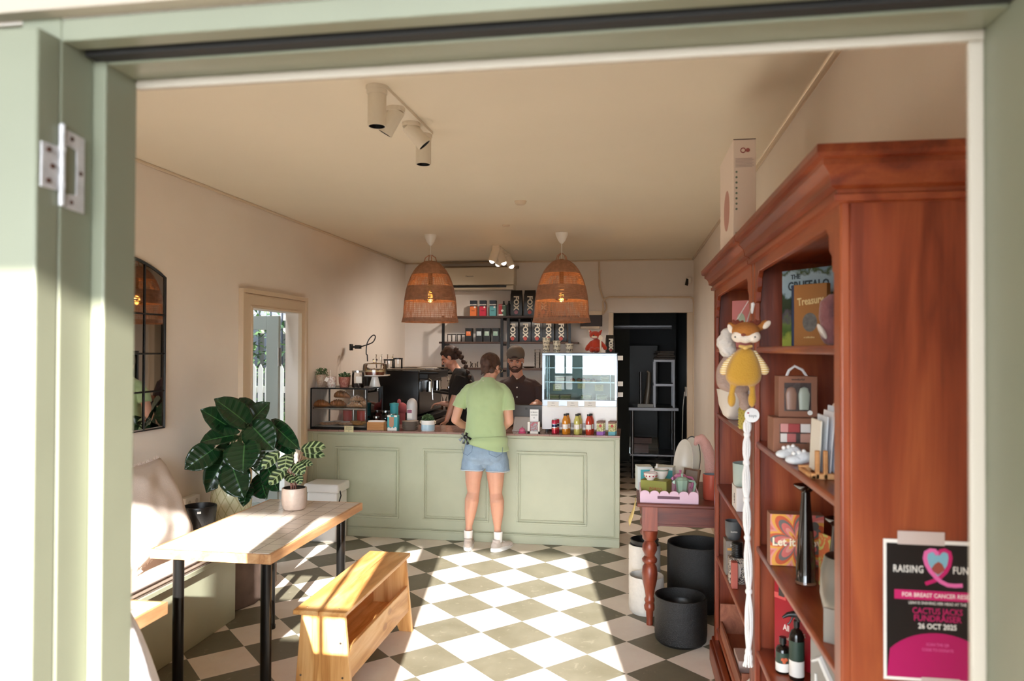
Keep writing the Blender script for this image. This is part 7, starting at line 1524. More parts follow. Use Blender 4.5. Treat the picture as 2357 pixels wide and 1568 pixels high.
candlestick(Vector((.575, 2.19, .961)), .24, 'second smoky glass candlestick half hidden by the grey vessel', .9)
q = Vector((.545, 1.99, .961)); t = thing('metal_vessel', 'brushed grey metal vessel with a dark opening by the near post', 'vessel', q)
G().lathe([(0, 0), (.03, 0), (.05, .03), (.062, .09), (.06, .15), (.05, .185), (.045, .185), (.055, .15), (.055, .1), (0, .02)], q, 40).build('body', mat('dull pewter', '8f8d86', .35, metal=.7), t); G().lathe([(0, .18), (.046, .182), (.048, .187), (0, .195)], q, 32).build('dark_mouth', m_black, t)  # black disc stands for the dark interior of the vessel
a, b = at(1884, 1280, y=2.36), at(1915, 1280, y=2.30)
t, M, L_ = panel_obj('patterned_card_pack', 'green, orange and white patterned card leaning between the candlesticks', 'card', a.x, b.x, 2.36, 2.30, .961, 1.12, .006, mottled('geometric print', 'b7aa5e', 'c2663c', 30, .5, .45, .5))
m_gb = mat('matt grey board', '8a837a', .6)
a, b = at(1874, 1400, y=2.02), at(1950, 1400, y=1.93)
t, M, L_ = panel_obj('grey_print', 'grey printed board with painted sunlit patches standing low in the near bookcase', 'picture', a.x, b.x+.05, 2.06, 1.94, .581, .925, .01, m_gb)
g = G(); 
for pts in ([(.005, .27), (.03, .285), (.05, .25), (.07, .22), (.09, .16)], [(.012, .05), (.02, .15), (.016, .24)], [(.05, .33), (.06, .30), (.075, .31)]):
    g.tube([M @ Vector((x, -.001, z)) for x, z in pts], [.004]+[.009]*(len(pts)-2)+[.003], 6)
g.build('painted_sun_mark', mat('painted sunlight grey', 'd3d1cc', .6), t)  # sunlight patches on the board, drawn as pale strokes
a, b = at(1876, 1330, y=1.98), at(1950, 1330, y=1.9)
t, M, L_ = panel_obj('grey_board_upper', 'upper piece of the grey board standing on the third shelf', 'card', a.x, b.x+.04, 1.9, 1.83, .961, 1.045, .006, m_gb)  # same grey board continued, split where the shelf passes
# fourth shelf
a, b = at(1793, 1450, y=2.66), at(1900, 1450, y=2.50)
t, M, L_ = panel_obj('red_book', 'bright red book with white writing on the fourth shelf', 'book', a.x, b.x, 2.74, 2.60, .581, .875, .018, mat('bright red cover', '9c1526', .4))
text('All of this', .03, m_paper, t, M @ Matrix.Translation((.085, -.0006, .12)) @ Euler((PI/2, 0, 0)).to_matrix().to_4x4(), sx=.8); text('and more', .014, m_paper, t, M @ Matrix.Translation((.07, -.0006, .085)) @ Euler((PI/2, 0, 0)).to_matrix().to_4x4())
G().box(.0, .05, -.0012, 0, .215, .235, 0, M).box(.02, .045, -.002, 0, .225, .255, 1, M).build('emblem', [mat('salmon band', 'c8504e', .5), mat('dark emblem', '3a3430', .5)], t)
def bottle(px, py, r, h, lab, lm, spray=False, y=2.5):
    q = at(px, py, z=.581); q = Vector((max(q.x, FX+.012+r), q.y, .581)); t = thing('amber_bottle', lab, 'bottle', q, 'dark bottles on the fourth shelf'); md = mat('dark brown bottle', '17120f', .15)
    G().lathe([(0, 0), (r*.95, 0), (r, .006), (r, h*.66), (r*.75, h*.74), (r*.36, h*.78), (r*.36, h*.86), (0, h*.86)], q, 32).build('body', md, t)
    G().lathe([(r*1.01, h*.06), (r*1.015, h*.08), (r*1.015, h*.30), (r*1.01, h*.30)], q, 32).build('white_label', m_paper, t); G().lathe([(r*1.01, h*.31), (r*1.015, h*.32), (r*1.015, h*.6), (r*1.01, h*.6)], q, 32).build('green_label', lm, t)
    if spray: G().cyl(q+Vector((0, 0, h*.8)), q+Vector((0, 0, h*.9)), r*.42).tube([q+Vector((.008, 0, h*.9)), q+Vector((0, 0, h)), q+Vector((-.028, 0, h*.985)), q+Vector((-.045, 0, h*.93))], [.013, .014, .008, .004], 10).tube([q+Vector((-.012, 0, h*.96)), q+Vector((-.022, 0, h*.86)), q+Vector((-.03, 0, h*.83))], .003).build('spray_head', m_black, t)
    else: G().cyl(q+Vector((0, 0, h*.82)), q+Vector((0, 0, h)), r*.5, n=24).build('cap', m_black, t)
    return q, t
lg = mat('dark green label', '2a3f34', .5)
q, t = bottle(1802, 1547, .0235, .118, 'squat dark bottle with a heart label on the fourth shelf', lg)
G().sph(q+Vector((-.004, -.0235, .05)), (.007, .002, .006)).sph(q+Vector((.005, -.0235, .05)), (.007, .002, .006)).sph(q+Vector((0, -.0235, .043)), (.006, .002, .007)).build('heart', mat('orange heart', 'c25a34', .5), t)
q, t = bottle(1834, 1563, .024, .215, 'tall dark spray bottle beside the squat bottle', lg, True)
q = Vector((.525, 2.12, .581)); t = thing('terracotta_burner', 'terracotta mortar on a round foot with a dark wooden pestle', 'pot', q); m_tc = mat('terracotta', '8a5040', .75, bump=.2)
G().lathe([(0, 0), (.05, 0), (.056, .01), (.045, .03), (.024, .045), (.026, .055), (.036, .075), (.04, .11), (.036, .112), (.032, .08), (0, .07)], q, 40).build('body', m_tc, t)
G().tube([q+Vector((.004, 0, .085)), q+Vector((-.012, .0, .13)), q+Vector((-.024, 0, .175))], [.006, .009, .003]).build('pestle', mat('dark red wood', '3f1a12', .4), t); G().box(-.01, .01, -.001, .001, 0, .03, 0, rotm(0, -.4, 0, q+Vector((-.012, -.02, .1)))).build('paper_tag', m_paper, t)

# ---------------------------------------------------------------- goods in the far bookcase
q = at(1700, 740, y=3.35); t, M, L_ = panel_obj('pink_gift_box', 'pink printed box on the top shelf of the far bookcase', 'box', at(1685, 740, y=3.35).x, at(1716, 740, y=3.3).x+.03, 3.35, 3.28, 1.686, at(1700, 693, y=3.35).z, .06, mat('rose pink card', 'b56f6f', .6))
G().sph((0, 0, 0), 1, M=M @ Matrix.Translation((.045, -.0005, .11)) @ Matrix.Diagonal((.022, .0008, .04, 1))).build('oval_window', mat('pale green oval', '9aa894', .5), t)
q = Vector((.56, 3.6, 1.341)); t = thing('cream_bowl', 'cream rounded bowl on the second shelf of the far bookcase', 'bowl', q)
q = Vector((.50, 3.66, 1.341)); t.location = q; t['_o'] = tuple(q); G().lathe([(0, 0), (.03, 0), (.055, .02), (.075, .07), (.085, .145), (.08, .145), (.07, .07), (0, .02)], q, 36).build('body', mat('cream glaze c', 'd6cdc0', .35), t)
q = at(1699, 976, y=3.22); q = Vector((max(q.x, .485), 3.22, 1.341)); t = thing('hobnail_jar', 'yellow dimpled glass jar on the second shelf of the far bookcase', 'jar', q)
g = G().lathe([(0, 0), (.028, 0), (.03, .004), (.03, .085), (.027, .09), (0, .09)], q, 36)
for i in range(12):
    for j in range(7): a = 2*PI*(i+.5*(j % 2))/12; g.sph(q+Vector((.03*math.cos(a), .03*math.sin(a), .01+j*.0115)), .0036, n=8)
g.build('body', mat('mustard glass', 'b5a24a', .25), t); G().lathe([(0, .09), (.02, .09), (.022, .1), (0, .104)], q, 24).build('lid', mat('gold lid', 'b08a4a', .3, metal=.8), t)
# hanging toys
KX, KY = .37, 2.6
t = thing('plush_deer', 'mustard yellow plush deer with antlers hanging from the bookcase post', 'soft toy', (KX, KY, 1.40)); m_mus = mat('mustard knit', 'b98a2c', .95, bump=.7, bs=240, sheen=.3); m_orn = mat('ochre orange fur', 'a8682a', .95, bump=.8, bs=200)
D = lambda px, py, dy=0: at(px, py, y=KY-.05+dy)
bo = blob('body', [('l', [(D(1716, 802), .018, .018), (D(1714, 815), .035, .028), (D(1712, 840), .052, .036), (D(1711, 865), .058, .04), (D(1711, 880), .05, .035), (D(1711, 888), .03, .025)]), ('c', [D(1692, 872), D(1686, 895), D(1684, 908)], [.018, .010, .010]), ('c', [D(1732, 872), D(1731, 890), D(1732, 908)], [.018, .010, .010]), ('s', D(1684, 920), (.014, .014, .026)), ('s', D(1731, 920), (.014, .014, .026))], m_mus, t, .004)
hd = blob('head', [('s', D(1716, 762, -.01), (.047, .034, .026)), ('s', D(1716, 756, 0), (.04, .03, .022)), ('c', [D(1746, 757), D(1762, 745)], [.010, .013]), ('c', [D(1692, 757), D(1682, 750)], [.010, .012])], m_orn, t, .0035)
blob('muzzle', [('s', D(1699, 775, -.022), (.022, .018, .02)), ('s', D(1734, 775, -.022), (.024, .018, .021)), ('s', D(1716, 780, -.022), (.02, .016, .016))], m_wht, hd, .0035)
G().sph(D(1765, 748, -.012), (.009, .004, .017), M=Matrix.Rotation(.7, 4, 'Y')).sph(D(1681, 757, -.012), (.008, .004, .016), M=Matrix.Rotation(-.4, 4, 'Y')).build('inner_ear', m_wht, hd)
G().sph(D(1692, 776, -.043), .0028).sph(D(1738, 776, -.045), .0028).build('eye', m_black, hd); G().sph(D(1711, 771, -.040), (.008, .004, .005)).build('nose', mat('brown nose', '7d3d2a', .7), hd)
m_ant = mat('brown felt antler', '6e2f1c', .9)
g = G()
for s_, bx_ in ((-1, 1700), (1, 1737)): g.tube([D(bx_, 752), D(bx_+s_*1, 742), D(bx_+s_*4, 736)], [.008, .008, .004]).tube([D(bx_, 748), D(bx_+s_*11, 742), D(bx_+s_*13, 736)], [.008, .007, .003]).tube([D(bx_, 748), D(bx_-s_*8, 742), D(bx_-s_*10, 738)], [.007, .006, .003])
g.build('antler', m_ant, hd)
stp = bpy.data.materials.new('striped knit arm'); stp.use_nodes = True; N_ = stp.node_tree.nodes; Lk = stp.node_tree.links; wv_ = N_.new('ShaderNodeTexWave'); wv_.bands_direction = 'Z'; wv_.inputs['Scale'].default_value = 42; tc_ = N_.new('ShaderNodeTexCoord'); Lk.new(tc_.outputs['Object'], wv_.inputs[0]); mx_ = N_.new('ShaderNodeMix'); mx_.data_type = 'RGBA'; mx_.inputs[6].default_value = lin('e6d9b8'); mx_.inputs[7].default_value = lin('c9a04a'); Lk.new(wv_.outputs['Fac'], mx_.inputs[0]); Lk.new(mx_.outputs[2], N_['Principled BSDF'].inputs['Base Color']); N_['Principled BSDF'].inputs['Roughness'].default_value = .95
blob('arm', [('c', [D(1736, 812), D(1752, 835), D(1759, 852)], [.009, .012, .017])], stp, t, .0035); blob('arm', [('c', [D(1695, 815, .02), D(1671, 838, .02), D(1665, 855, .02)], [.009, .011, .013])], stp, t, .0035)
G().tube([D(1702, 797, -.02), D(1716, 800, -.034), D(1730, 797, -.02)], [.005, .006, .005]).sph(D(1716, 801, -.04), (.01, .006, .006)).build('neck_bow', mat('checked ribbon', 'd2ab62', .8), t)
G().tube([D(1716, 752), Vector((.447, 2.80, D(1716, 700).z+.02))], .0022, 6).build('hanging_cord', m_white, t); G().tube([D(1731, 722, .03), D(1733, 700, .03), D(1732, 697, .03)], [.003, .007, .005]).build('hang_tag', m_white, t)
t = thing('plush_lamb', 'white woolly plush lamb hanging behind the yellow deer', 'soft toy', (.38, 2.8, 1.36)); D2 = lambda px, py: at(px, py, y=2.8)
m_woo = mat('woolly cream fleece', 'd6cec4', .98, bump=1, bs=90); pr = []
for a_, b_, r_ in ((1676, 775, .03), (1672, 790, .035), (1675, 805, .03), (1669, 800, .022)): pr.append(('s', D2(a_, b_), r_))
blob('head', pr, m_woo, t, .005, 1, .012, .02)
blob('body', [('l', [(D2(1690, 815), .03, .02), (D2(1688, 850), .06, .035), (D2(1692, 890), .062, .035), (D2(1694, 903), .03, .02)]), ('c', [D2(1700, 890), D2(1712, 915), D2(1715, 932)], [.02, .02, .022]), ('s', D2(1661, 875), .02)], mat('dusty beige fleece', 'a58d80', .98, bump=1, bs=110), t, .005, 1)
G().tube([D2(1676, 770), Vector((.445, 2.9, D2(1690, 690).z))], .002, 6).build('hanging_cord', m_white, t)
t = thing('macrame_tail', 'long knotted white cotton macrame hanging down the bookcase post', 'macrame', (.43, 2.84, .6)); m_cot = mat('white cotton cord', 'e6e3df', .95, bump=.5, bs=200)
g = G(); rdm = random.Random(9)
KN = [965, 1000, 1065, 1150, 1238, 1362, 1500, 1532]
for s_ in range(9):
    pts = []; a0 = 2*PI*s_/9
    for i, (pa_, pb_) in enumerate(zip(KN, KN[1:])):
        for u in (0, .3, .5, .7):
            py = pa_+(pb_-pa_)*u; w_ = .004+.008*math.sin(PI*u)**.6; c_ = at(1721+3*math.sin(py*.01), py, y=2.79); pts.append(c_+Vector((w_*math.cos(a0+py*.004), w_*math.sin(a0+py*.004), 0)))
    c_ = at(1721, 1534, y=2.79); pts.append(c_+Vector((.016*math.cos(a0), .01*math.sin(a0), 0))); g.tube(pts, .0035, 6)
g.build('cords', m_cot, t)
for py in KN[1:-1]: c_ = at(1721+3*math.sin(py*.01), py, y=2.79); G().sph(c_, (.013, .012, .014), n=16).build('knot', m_cot, t)
g = G().cyl(at(1731, 956, y=2.765), at(1731, 956, y=2.765)+Vector((0, .0015, 0)), .026, n=36); g.build('round_tag', m_white, t); c_ = at(1730, 956, y=2.7635)
text('toys', .016, mat('grey print', '6a6a6a'), t, face_cam(c_.x+.004, c_.y, c_.z-.002)); G().sph(c_+Vector((-.012, 0, .008)), (.004, .001, .003)).build('red_mark', mat('red mark', 'a83a52', .6), t)
G().tube([at(1722, 966, y=2.79), Vector((.442, 2.86, 1.56))], .003, 6).build('hanging_cord', m_cot, t)
# third shelf: mint pot on white box
q = Vector((.51, 3.42, .961)); t = thing('white_gift_box', 'white lidded gift box on the third shelf of the far bookcase', 'box', q); G().box(.465, .60, 3.36, 3.5, .961, 1.065).build('box', mat('white card', 'd9d3cf', .6), t, bev=.002)
text('L&Co', .02, m_ink, t, Matrix.Translation((.4644, 3.42, 1.01)) @ Euler((0, 0, -PI/2)).to_matrix().to_4x4() @ Euler((PI/2, 0, 0)).to_matrix().to_4x4() @ Matrix.Rotation(PI/2, 4, 'Z')); text('candle', .014, mat('grey print', '6a6a6a'), t, face_cam(.53, 3.3592, 1.01))
q = Vector((.525, 3.43, 1.066)); t = thing('mint_pot', 'pale mint green pot standing on the white gift box', 'pot', q); G().lathe([(0, 0), (.058, 0), (.064, .01), (.066, .1), (.063, .1), (.06, .03), (0, .02)], q, 40).build('body', mat('pale mint glaze', 'a9b8b0', .4), t)
# fourth shelf
q = Vector((.51, 3.74, .581)); t = thing('grey_gift_box', 'grey box with yellow stripe on the fourth shelf of the far bookcase', 'box', q); G().box(.462, .545, 3.7, 3.79, .581, .745).build('box', mat('warm grey card', '7a7068', .6), t, bev=.002); G().box(.47, .54, 3.6985, 3.70, .70, .712).build('yellow_stripe', mat('yellow stripe', 'c28a3c', .5), t); text('SPICED', .012, m_paper, t, face_cam(.503, 3.6984, .725)); text('handmade', .01, m_paper, t, face_cam(.503, 3.6984, .68))
q = Vector((.504, 3.745, .7455)); t = thing('grey_mug', 'slate grey rounded mug on the grey box', 'mug', q); G().lathe([(0, 0), (.025, 0), (.037, .02), (.04, .09), (.037, .09), (.034, .03), (0, .01)], q, 36).build('body', mat('slate glaze', '4f5254', .5), t); text('home', .014, m_paper, t, face_cam(.502, 3.7035, .79))
q = Vector((.50, 3.59, .581)); t = thing('patterned_gift_box', 'black and cream patterned box with an oval panel on the fourth shelf', 'box', q); G().box(.462, .53, 3.56, 3.62, .581, .70).build('box', mottled('scribble print', '1f1b1d', 'c2b4a4', 110, .6, .48, .52), t, bev=.001); G().sph((.497, 3.5595, .645), (.017, .0008, .035), n=24).build('oval_panel', m_paper, t)
q = Vector((.50, 3.59, .7005)); t = thing('ribbed_candle', 'black ribbed candle holder on the patterned box', 'candle', q); G().lathe([(0, 0), (.024, 0)]+[(.0235+.0015*(i % 2), .004+i*.004) for i in range(16)]+[(.021, .068), (0, .06)], q, 30).build('holder', m_black, t)
tag(G().box(.463, .49, 3.49, 3.53, .581, .70).build('red_packet', mat('salmon card', 'b05a4c', .6), bev=.002), 'slim salmon red packet beside the patterned box', 'packet')
# base shelf
q = Vector((.53, 3.6, .2)); t = thing('timber_crate', 'open pale timber crate with papers at the foot of the far bookcase', 'crate', q); m_cr = wood('crate timber', '7d4630', '95583e', 'ab6c4e', 'Y', .6, 1, .1)
G().box(.465, .74, 3.2, 3.21, .201, .32).box(.465, .74, 3.94, 3.95, .201, .36).box(.465, .475, 3.21, 3.94, .201, .27).box(.73, .74, 3.21, 3.94, .201, .36).box(.475, .73, 3.21, 3.94, .201, .21).build('crate', m_cr, t, bev=.001); G().box(.48, .66, 3.4, 3.55, .211, .29, 0).build('paper_sheets', mat('dusky paper', 'b59c92', .8), t)
q = Vector((.51, 3.05, .201)); t = thing('white_watering_can', 'round white vessel with a dark opening low in the far bookcase', 'vessel', q); G().lathe([(0, 0), (.03, 0), (.058, .04), (.066, .09), (.055, .14), (.03, .17), (.024, .17), (.05, .13), (0, .03)], q, 36).build('body', m_white, t); G().sph(q+Vector((-.02, -.058, .1)), (.018, .01, .014)).build('opening', m_black, t)

# ---------------------------------------------------------------- turned-leg console table
m_mah = wood('mahogany', '4a1a0f', '642615', '7c3620', 'X', .42, .9, .1); m_mahZ = wood('mahogany turned', '5a2113', '7c3520', '98482c', 'Z', .38, 1, .1)
TT = .745; t = thing('console_table', 'dark red mahogany side table with turned legs by the bookcase', 'table', (.41, 4.93, 0)); ty0, ty1 = 4.515, 5.34
G().box(.045, .762, ty0, ty1, TT-.022, TT).build('table_top', m_mah, t, bev=.006, seg=3)
G().box(.09, .735, ty0+.04, ty0+.058, TT-.135, TT-.022).box(.09, .735, ty1-.058, ty1-.04, TT-.135, TT-.022).box(.075, .093, ty0+.05, ty1-.05, TT-.135, TT-.022).box(.725, .743, ty0+.05, ty1-.05, TT-.135, TT-.022).build('apron', m_mah, t, bev=.002)
G().box(.09, .735, ty0+.036, ty0+.04, TT-.14, TT-.128).build('bead', m_mah, t, bev=.001)
def hz_(py): return at(1495, py, y=4.565).z
PR = [(0, 0), (.019, 0), (.021, .01), (.018, .02), (.022, hz_(1408)), (.032, hz_(1402)), (.034, hz_(1395)), (.024, hz_(1388)), (.031, hz_(1383)), (.031, hz_(1379)), (.024, hz_(1374)), (.030, hz_(1360)), (.044, hz_(1335)), (.048, hz_(1320)), (.042, hz_(1305)), (.030, hz_(1298)), (.044, hz_(1293)), (.046, hz_(1287)), (.030, hz_(1280)), (.032, hz_(1276)), (.045, hz_(1266)), (.043, hz_(1254)), (.030, hz_(1246)), (.044, hz_(1240)), (.044, hz_(1233)), (.048, hz_(1228)), (.049, hz_(1220)), (.03, hz_(1219))]
for x, y in ((.122, ty0+.057), (.118, ty1-.075), (.70, ty0+.057), (.70, ty1-.075)):
    G().lathe(PR, (x, y, 0), 36).box(x-.046, x+.046, y-.046, y+.046, hz_(1219), TT-.022).build('leg', m_mahZ, t, ang=50)
def pot(name, lab, c, r, h, m, cat='pot', group=None, belly=1., inner=None):
    t = thing(name, lab, cat, c, group)
    G().lathe([(0, 0), (r*.86, 0), (r*.97, h*.06), (r*belly, h*.2), (r, h*.95), (r*.985, h), (r*.93, h), (r*.90, h*.92), (r*.90, h*.12), (0, h*.1)], c, 56).build('body', m, t)
    if inner: G().lathe([(r*.9, h*.72), (r*.82, h*.8), (r*.80, h*.72), (r*.7, h*.66), (r*.66, h*.6), (0, h*.58)], c, 40).build('inner_pot', inner, t)
    return t
m_blp = mat('black textured resin', '141313', .42, bump=1, bs=230)
pot('black_planter', 'medium black textured planter on the floor before the console table', Vector((.292, 4.345, 0)), .148, .262, m_blp, inner=m_black)
pot('black_planter', 'largest black planter under the console table', Vector((.44, 4.95, 0)), .195, .415, m_blp, inner=m_black)
m_wp = mat('chalky white glaze', 'd8d2c8', .6, bump=.6, bs=50, var=.05, vs=30)
pot('white_planter', 'low white rough rimmed planter behind the front table leg', Vector((.108, 4.79, 0)), .110, .235, m_wp, belly=1.03)
t = pot('white_planter', 'taller white planter holding a black nursery pot under the table', Vector((.10, 5.03, 0)), .105, .37, m_wp); G().lathe([(.088, .33), (.092, .40), (.096, .402), (.09, .405), (.08, .35), (0, .34)], (.10, 5.03, 0), 36).build('nursery_pot', m_black, t)
# things on the console table
def ont(px, py, z=TT): q = at(px, py, z=z); return q
m_pk = mat('pale pink lacquer', 'd9b6c6', .35)
a = at(1473, 1153, z=TT); b = at(1606, 1157, z=TT); tx0, tx1, tyf = max(a.x, .05), b.x, 4.545
t = thing('scalloped_tray', 'pale pink scalloped tray on the near edge of the console table', 'tray', ((tx0+tx1)/2, 4.7, TT)); hh = .075
def scal(L_, n_, slot=False):
    pts = [(0, 0), (L_, 0), (L_, hh*.75)]
    for i in range(n_)[::-1]:
        for k_ in range(1, 7): a_ = PI*k_/7; pts.append((L_*(i+.5)/n_+L_/n_/2*math.cos(a_), hh*.72+hh*.28*math.sin(a_)))
        pts.append((L_*i/n_, hh*.72))
    return pts
LW = tx1-tx0; G().poly(scal(LW, 6), .008, M=Matrix.Translation((tx0, tyf, TT))).poly(scal(LW, 6), .008, M=Matrix.Translation((tx0, tyf+.30, TT))).box(tx0, tx1, tyf+.008, tyf+.30, TT, TT+.008).build('tray', m_pk, t, bev=.0015)
for x in (tx0, tx1-.008): G().poly(scal(.292, 5), .008, M=Matrix.Translation((x+.008, tyf+.008, TT)) @ Matrix.Rotation(PI/2, 4, 'Z')).build('tray_side', m_pk, t, bev=.0015)
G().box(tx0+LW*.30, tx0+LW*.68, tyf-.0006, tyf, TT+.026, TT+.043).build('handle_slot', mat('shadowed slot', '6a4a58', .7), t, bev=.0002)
zt0 = TT+.0085
q = Vector((.165, 4.69, zt0)); t = thing('green_gift_box', 'olive green box in the pink tray carrying two bowls', 'box', q)
G().cbox(q+Vector((0, 0, .055)), (.165, .12, .11), rz=-.32).build('box', mat('olive green card', '8a8a3a', .5), t, bev=.002)
M1 = Matrix.Translation(q+Vector((0, 0, .06))) @ Matrix.Rotation(-.32, 4, 'Z'); m_rp = mat('rust print', '9c4a2c', .6)
text('PORTO', .024, m_rp, t, M1 @ Matrix.Translation((.015, -.0606, 0)) @ Euler((PI/2, 0, 0)).to_matrix().to_4x4(), bold=.0004); text('PORTO', .022, m_rp, t, M1 @ Matrix.Translation((-.0831, 0, 0)) @ Matrix.Rotation(-PI/2, 4, 'Z') @ Euler((PI/2, 0, 0)).to_matrix().to_4x4(), bold=.0004)
zb2 = zt0+.1105
def bowl(px, y, r, h, lab, m, name='small_bowl'):
    q = at(px, 1090, y=y); q = Vector((q.x, y, zb2)); t = thing(name, lab, 'bowl', q, 'white bowls on the green box'); G().lathe([(0, 0), (r*.5, 0), (r*.55, .006), (r*.9, h*.5), (r, h), (r*.95, h), (r*.8, h*.5), (0, .01)], q, 36).build('body', m_china, t); return q, t
m_china = mat('glossy white china', 'dcd6ce', .15)
q, t = bowl(1497, 4.66, .042, .045, 'white footed bowl with red dots on the green box', None)
for i in range(11): a_ = 2*PI*i/11; G().sph(q+Vector((.0385*math.cos(a_), .0385*math.sin(a_), .027)), (.005, .005, .005), n=10).build('red_dot', mat('red enamel dot', 'a8283a', .3), t)
G().lathe([(.0415, .0445), (.0428, .046), (.0405, .0465)], q, 36).build('red_rim', mat('red enamel dot', 'a8283a'), t)
q, t = bowl(1522, 4.72, .046, .06, 'white bowl with fine leaf pattern beside the red dotted bowl', None)
G().lathe([(.0455, .052), (.0468, .058), (.046, .06)], q, 36).build('leaf_band', mat('grey green print', '6a7a68'), t)
q3 = at(1507, 1085, y=4.78); t = thing('egg_cup_pestle', 'white handled scoop standing between the two bowls', 'utensil', Vector((q3.x, 4.74, zb2))); q3 = Vector((q3.x, 4.765, zb2)); G().tube([q3+Vector((.012, 0, 0)), q3+Vector((.014, 0, .07)), q3+Vector((.016, 0, .085))], [.008, .006, .008]).sph(q3+Vector((-.012, 0, .03)), (.022, .008, .026)).build('scoop', m_china, t)
def moka(px, py, y, z0, col, lab, k_=1., rz=0):
    q = at(px, py, y=y); q = Vector((q.x, y, z0)); t = thing('moka_pot', lab, 'coffee pot', q, 'stovetop coffee pots'); m_ = mat('enamel '+col, col, .3, metal=.15)
    M = Matrix.Translation(q) @ Matrix.Rotation(rz, 4, 'Z') @ Matrix.Diagonal((k_, k_, k_, 1))
    G().lathe([(0, 0), (.046, 0), (.047, .01), (.036, .055), (.038, .06), (.036, .065), (.046, .13), (.044, .132), (0, .132)], n=8, M=M).poly([(0, 0), (.018, .014), (.0, .03)], .016, M=M @ Matrix.Translation((-.048, .008, .1)) @ Matrix.Rotation(PI, 4, 'Z')).build('body', m_, t, ang=20)
    G().lathe([(.044, .133), (.03, .146), (.01, .152), (0, .153)], n=8, M=M).lathe([(.007, .152), (.006, .16), (.010, .168), (.006, .174), (0, .175)], n=12, M=M).build('lid', m_, t, ang=20)
    G().tube([M @ Vector(v) for v in ((.04, 0, .128), (.078, 0, .122), (.086, 0, .108), (.078, 0, .06), (.066, 0, .05))], [.007*k_, .008*k_, .009*k_, .008*k_, .007*k_], 8).build('handle', m_, t); return t
moka(1566, 1090, 4.77, zt0, 'c77aa6', 'bright pink stovetop coffee pot at the back of the tray', .92)
moka(1570, 1128, 4.64, zt0, '98b5a2', 'mint green stovetop coffee pot at the front right of the tray', .92)
q = ont(1500, 1105); t = None
for i, (x, y, w_, h_, rz, lab) in enumerate(((.095, 5.0, .10, .155, .15, 'teal and white printed box at the left back of the console table'), (.235, 5.04, .12, .15, -.25, 'teal and white printed box beside the leftmost one'))):
    qq = Vector((x, y, TT)); t = thing('soap_box', lab, 'box', qq, 'teal boxes on the console table'); M = Matrix.Translation(qq) @ Matrix.Rotation(rz, 4, 'Z')
    G().box(-w_/2, w_/2, -.05, .05, 0, h_, 0, M).build('box', mat('pale teal white card', 'c9d0cc', .5), t, bev=.002); G().box(-w_/2+.02, w_/2, -.0508, -.05, .012, h_-.02, 0, M).build('teal_panel', m_teal, t)
# platters, frame, bird, mug, glass bowl
q = Vector((.365, 5.06, TT)); t = thing('oval_platter', 'white oval platter standing upright at the back of the console table', 'platter', q)
Mo = Matrix.Translation(q+Vector((0, 0, .165))) @ Matrix.Rotation(-.9, 4, 'Z') @ Matrix.Rotation(PI/2-.12, 4, 'X') @ Matrix.Diagonal((.092, .165, .1, 1))
G().lathe([(0, .03), (.72, .03), (.8, .06), (1, .12), (.99, .15), (.78, .09), (.7, .06), (0, .06)], n=48, M=Mo).build('dish', mat('ivory glaze', 'd2cabb', .2), t)
q = Vector((.42, 5.16, TT)); t = thing('oval_platter', 'dark rimmed oval plate standing behind the white platter', 'platter', q)
Mo = Matrix.Translation(q+Vector((0, 0, .17))) @ Matrix.Rotation(-.9, 4, 'Z') @ Matrix.Rotation(PI/2-.12, 4, 'X') @ Matrix.Diagonal((.095, .17, .1, 1))
G().lathe([(0, .03), (.72, .03), (.8, .06), (.96, .12)], n=48, M=Mo).build('dish', mat('ivory glaze', 'd2cabb', .2), t); G().lathe([(.95, .10), (1, .12), (1, .15), (.95, .14)], n=48, M=Mo).build('dark_rim', mat('charcoal rim', '2c2624', .4), t)
a = ont(1548, 1110); t = thing('framed_picture', 'small tilted timber picture frame before the white platter', 'frame', (.36, 4.93, TT)); M = Matrix.Translation((.33, 4.93, TT)) @ Matrix.Rotation(-.7, 4, 'Z') @ Matrix.Rotation(-.25, 4, 'X')
m_fr2 = wood('walnut frame', '4e3526', '6b4c38', '826048', 'Z', .5, 1, 0); G().box(0, .12, 0, .015, 0, .012, 0, M).box(0, .12, 0, .015, .148, .16, 0, M).box(0, .012, 0, .015, .012, .148, 0, M).box(.108, .12, 0, .015, .012, .148, 0, M).box(.012, .108, .006, .012, .012, .148, 1, M).build('frame', [m_fr2, mat('taupe mount', '84766a', .7)], t)
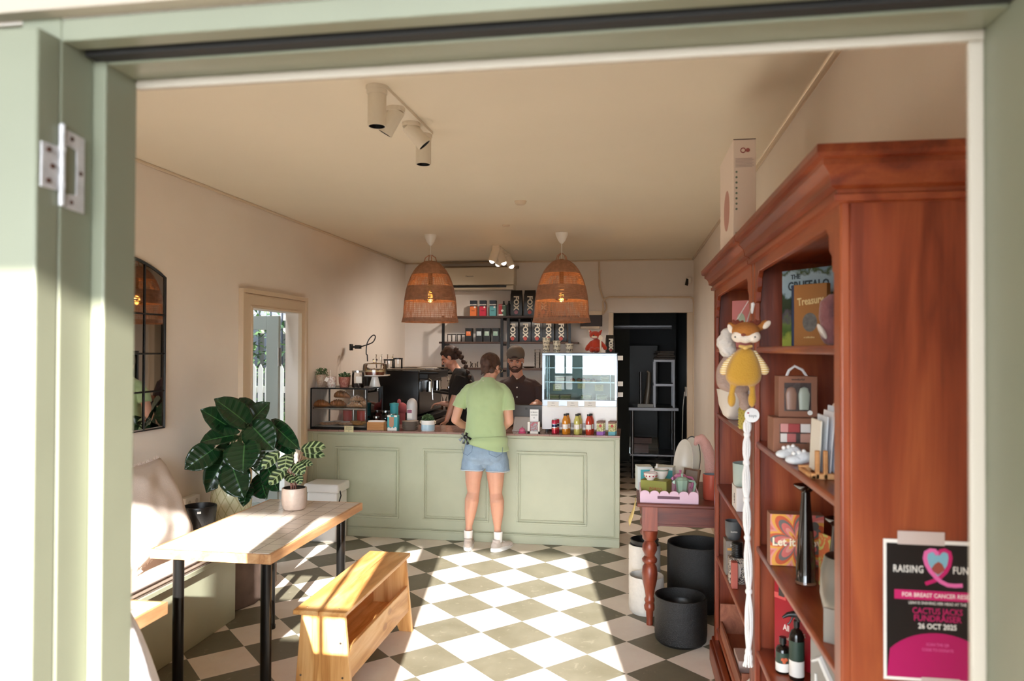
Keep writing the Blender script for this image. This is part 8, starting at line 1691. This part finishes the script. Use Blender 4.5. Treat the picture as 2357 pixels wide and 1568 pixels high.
q = Vector((.60, 4.95, TT)); t = thing('plush_bird', 'pale pink plush flamingo with long curved neck by the bookcase', 'soft toy', q); m_pp = mat('pale pink plush', 'c99a90', .97, bump=.8, bs=160, sheen=.3)
Dp = lambda px, py: at(px, py, y=4.93)
blob('body', [('c', [Dp(1601, 1022), Dp(1606, 1011), Dp(1615, 1010), Dp(1623, 1022), Dp(1630, 1040), Dp(1636, 1058), Dp(1640, 1085)], [.014, .024, .03, .034, .038, .042, .05]), ('s', Dp(1642, 1110), (.055, .05, .06))], m_pp, t, .006, 2)
q = at(1622, 1128, z=TT); q = Vector((.475, 4.72, TT)); t = thing('coral_mug', 'large coral red cup standing beside the tray', 'cup', q); G().lathe([(0, 0), (.045, 0), (.052, .01), (.055, .155), (.05, .157), (.047, .02), (0, .014)], (q.x+.03, q.y, q.z), 40).build('body', mat('coral glaze', 'b0503e', .3), t); G().lathe([(.0475, .05), (.0495, .156), (.048, .156), (.046, .05)], (q.x+.03, q.y, q.z), 40).build('blue_lining', mat('grey blue lining', '76828a', .3), t)
q = Vector((.665, 4.66, TT)); t = thing('glass_bowl', 'clear round glass bowl against the bookcase edge', 'bowl', q); G().lathe([(0, .004), (.05, .004), (.08, .04), (.088, .09), (.075, .14), (.065, .15)], q, 40).build('body', m_glass, t)
t = thing('yellow_tea_towel', 'pale yellow cloth hanging over the left corner of the console table', 'towel', (.04, 4.62, TT-.1)); g = G(); vs = []; fs = []
for i in range(9):
    for j in range(13): u = i/8; v = j/12; vs.append((.039-.012*v-.006*math.sin(u*12)*v-.025*v*v, 4.56+u*.13+.03*v*math.sin(u*5), TT+.004-.155*v*(1-.35*abs(math.sin(u*4)))))
for i in range(8):
    for j in range(12): a = i*13+j; fs.append((a, a+1, a+14, a+13))
vs2 = [(.039, 4.56, TT+.004)]; g.add(vs, fs); o = g.build('cloth', mat('pale yellow cotton', 'cdb678', .9, bump=.3), t, ang=80); sd_ = o.modifiers.new('th', 'SOLIDIFY'); sd_.thickness = .003
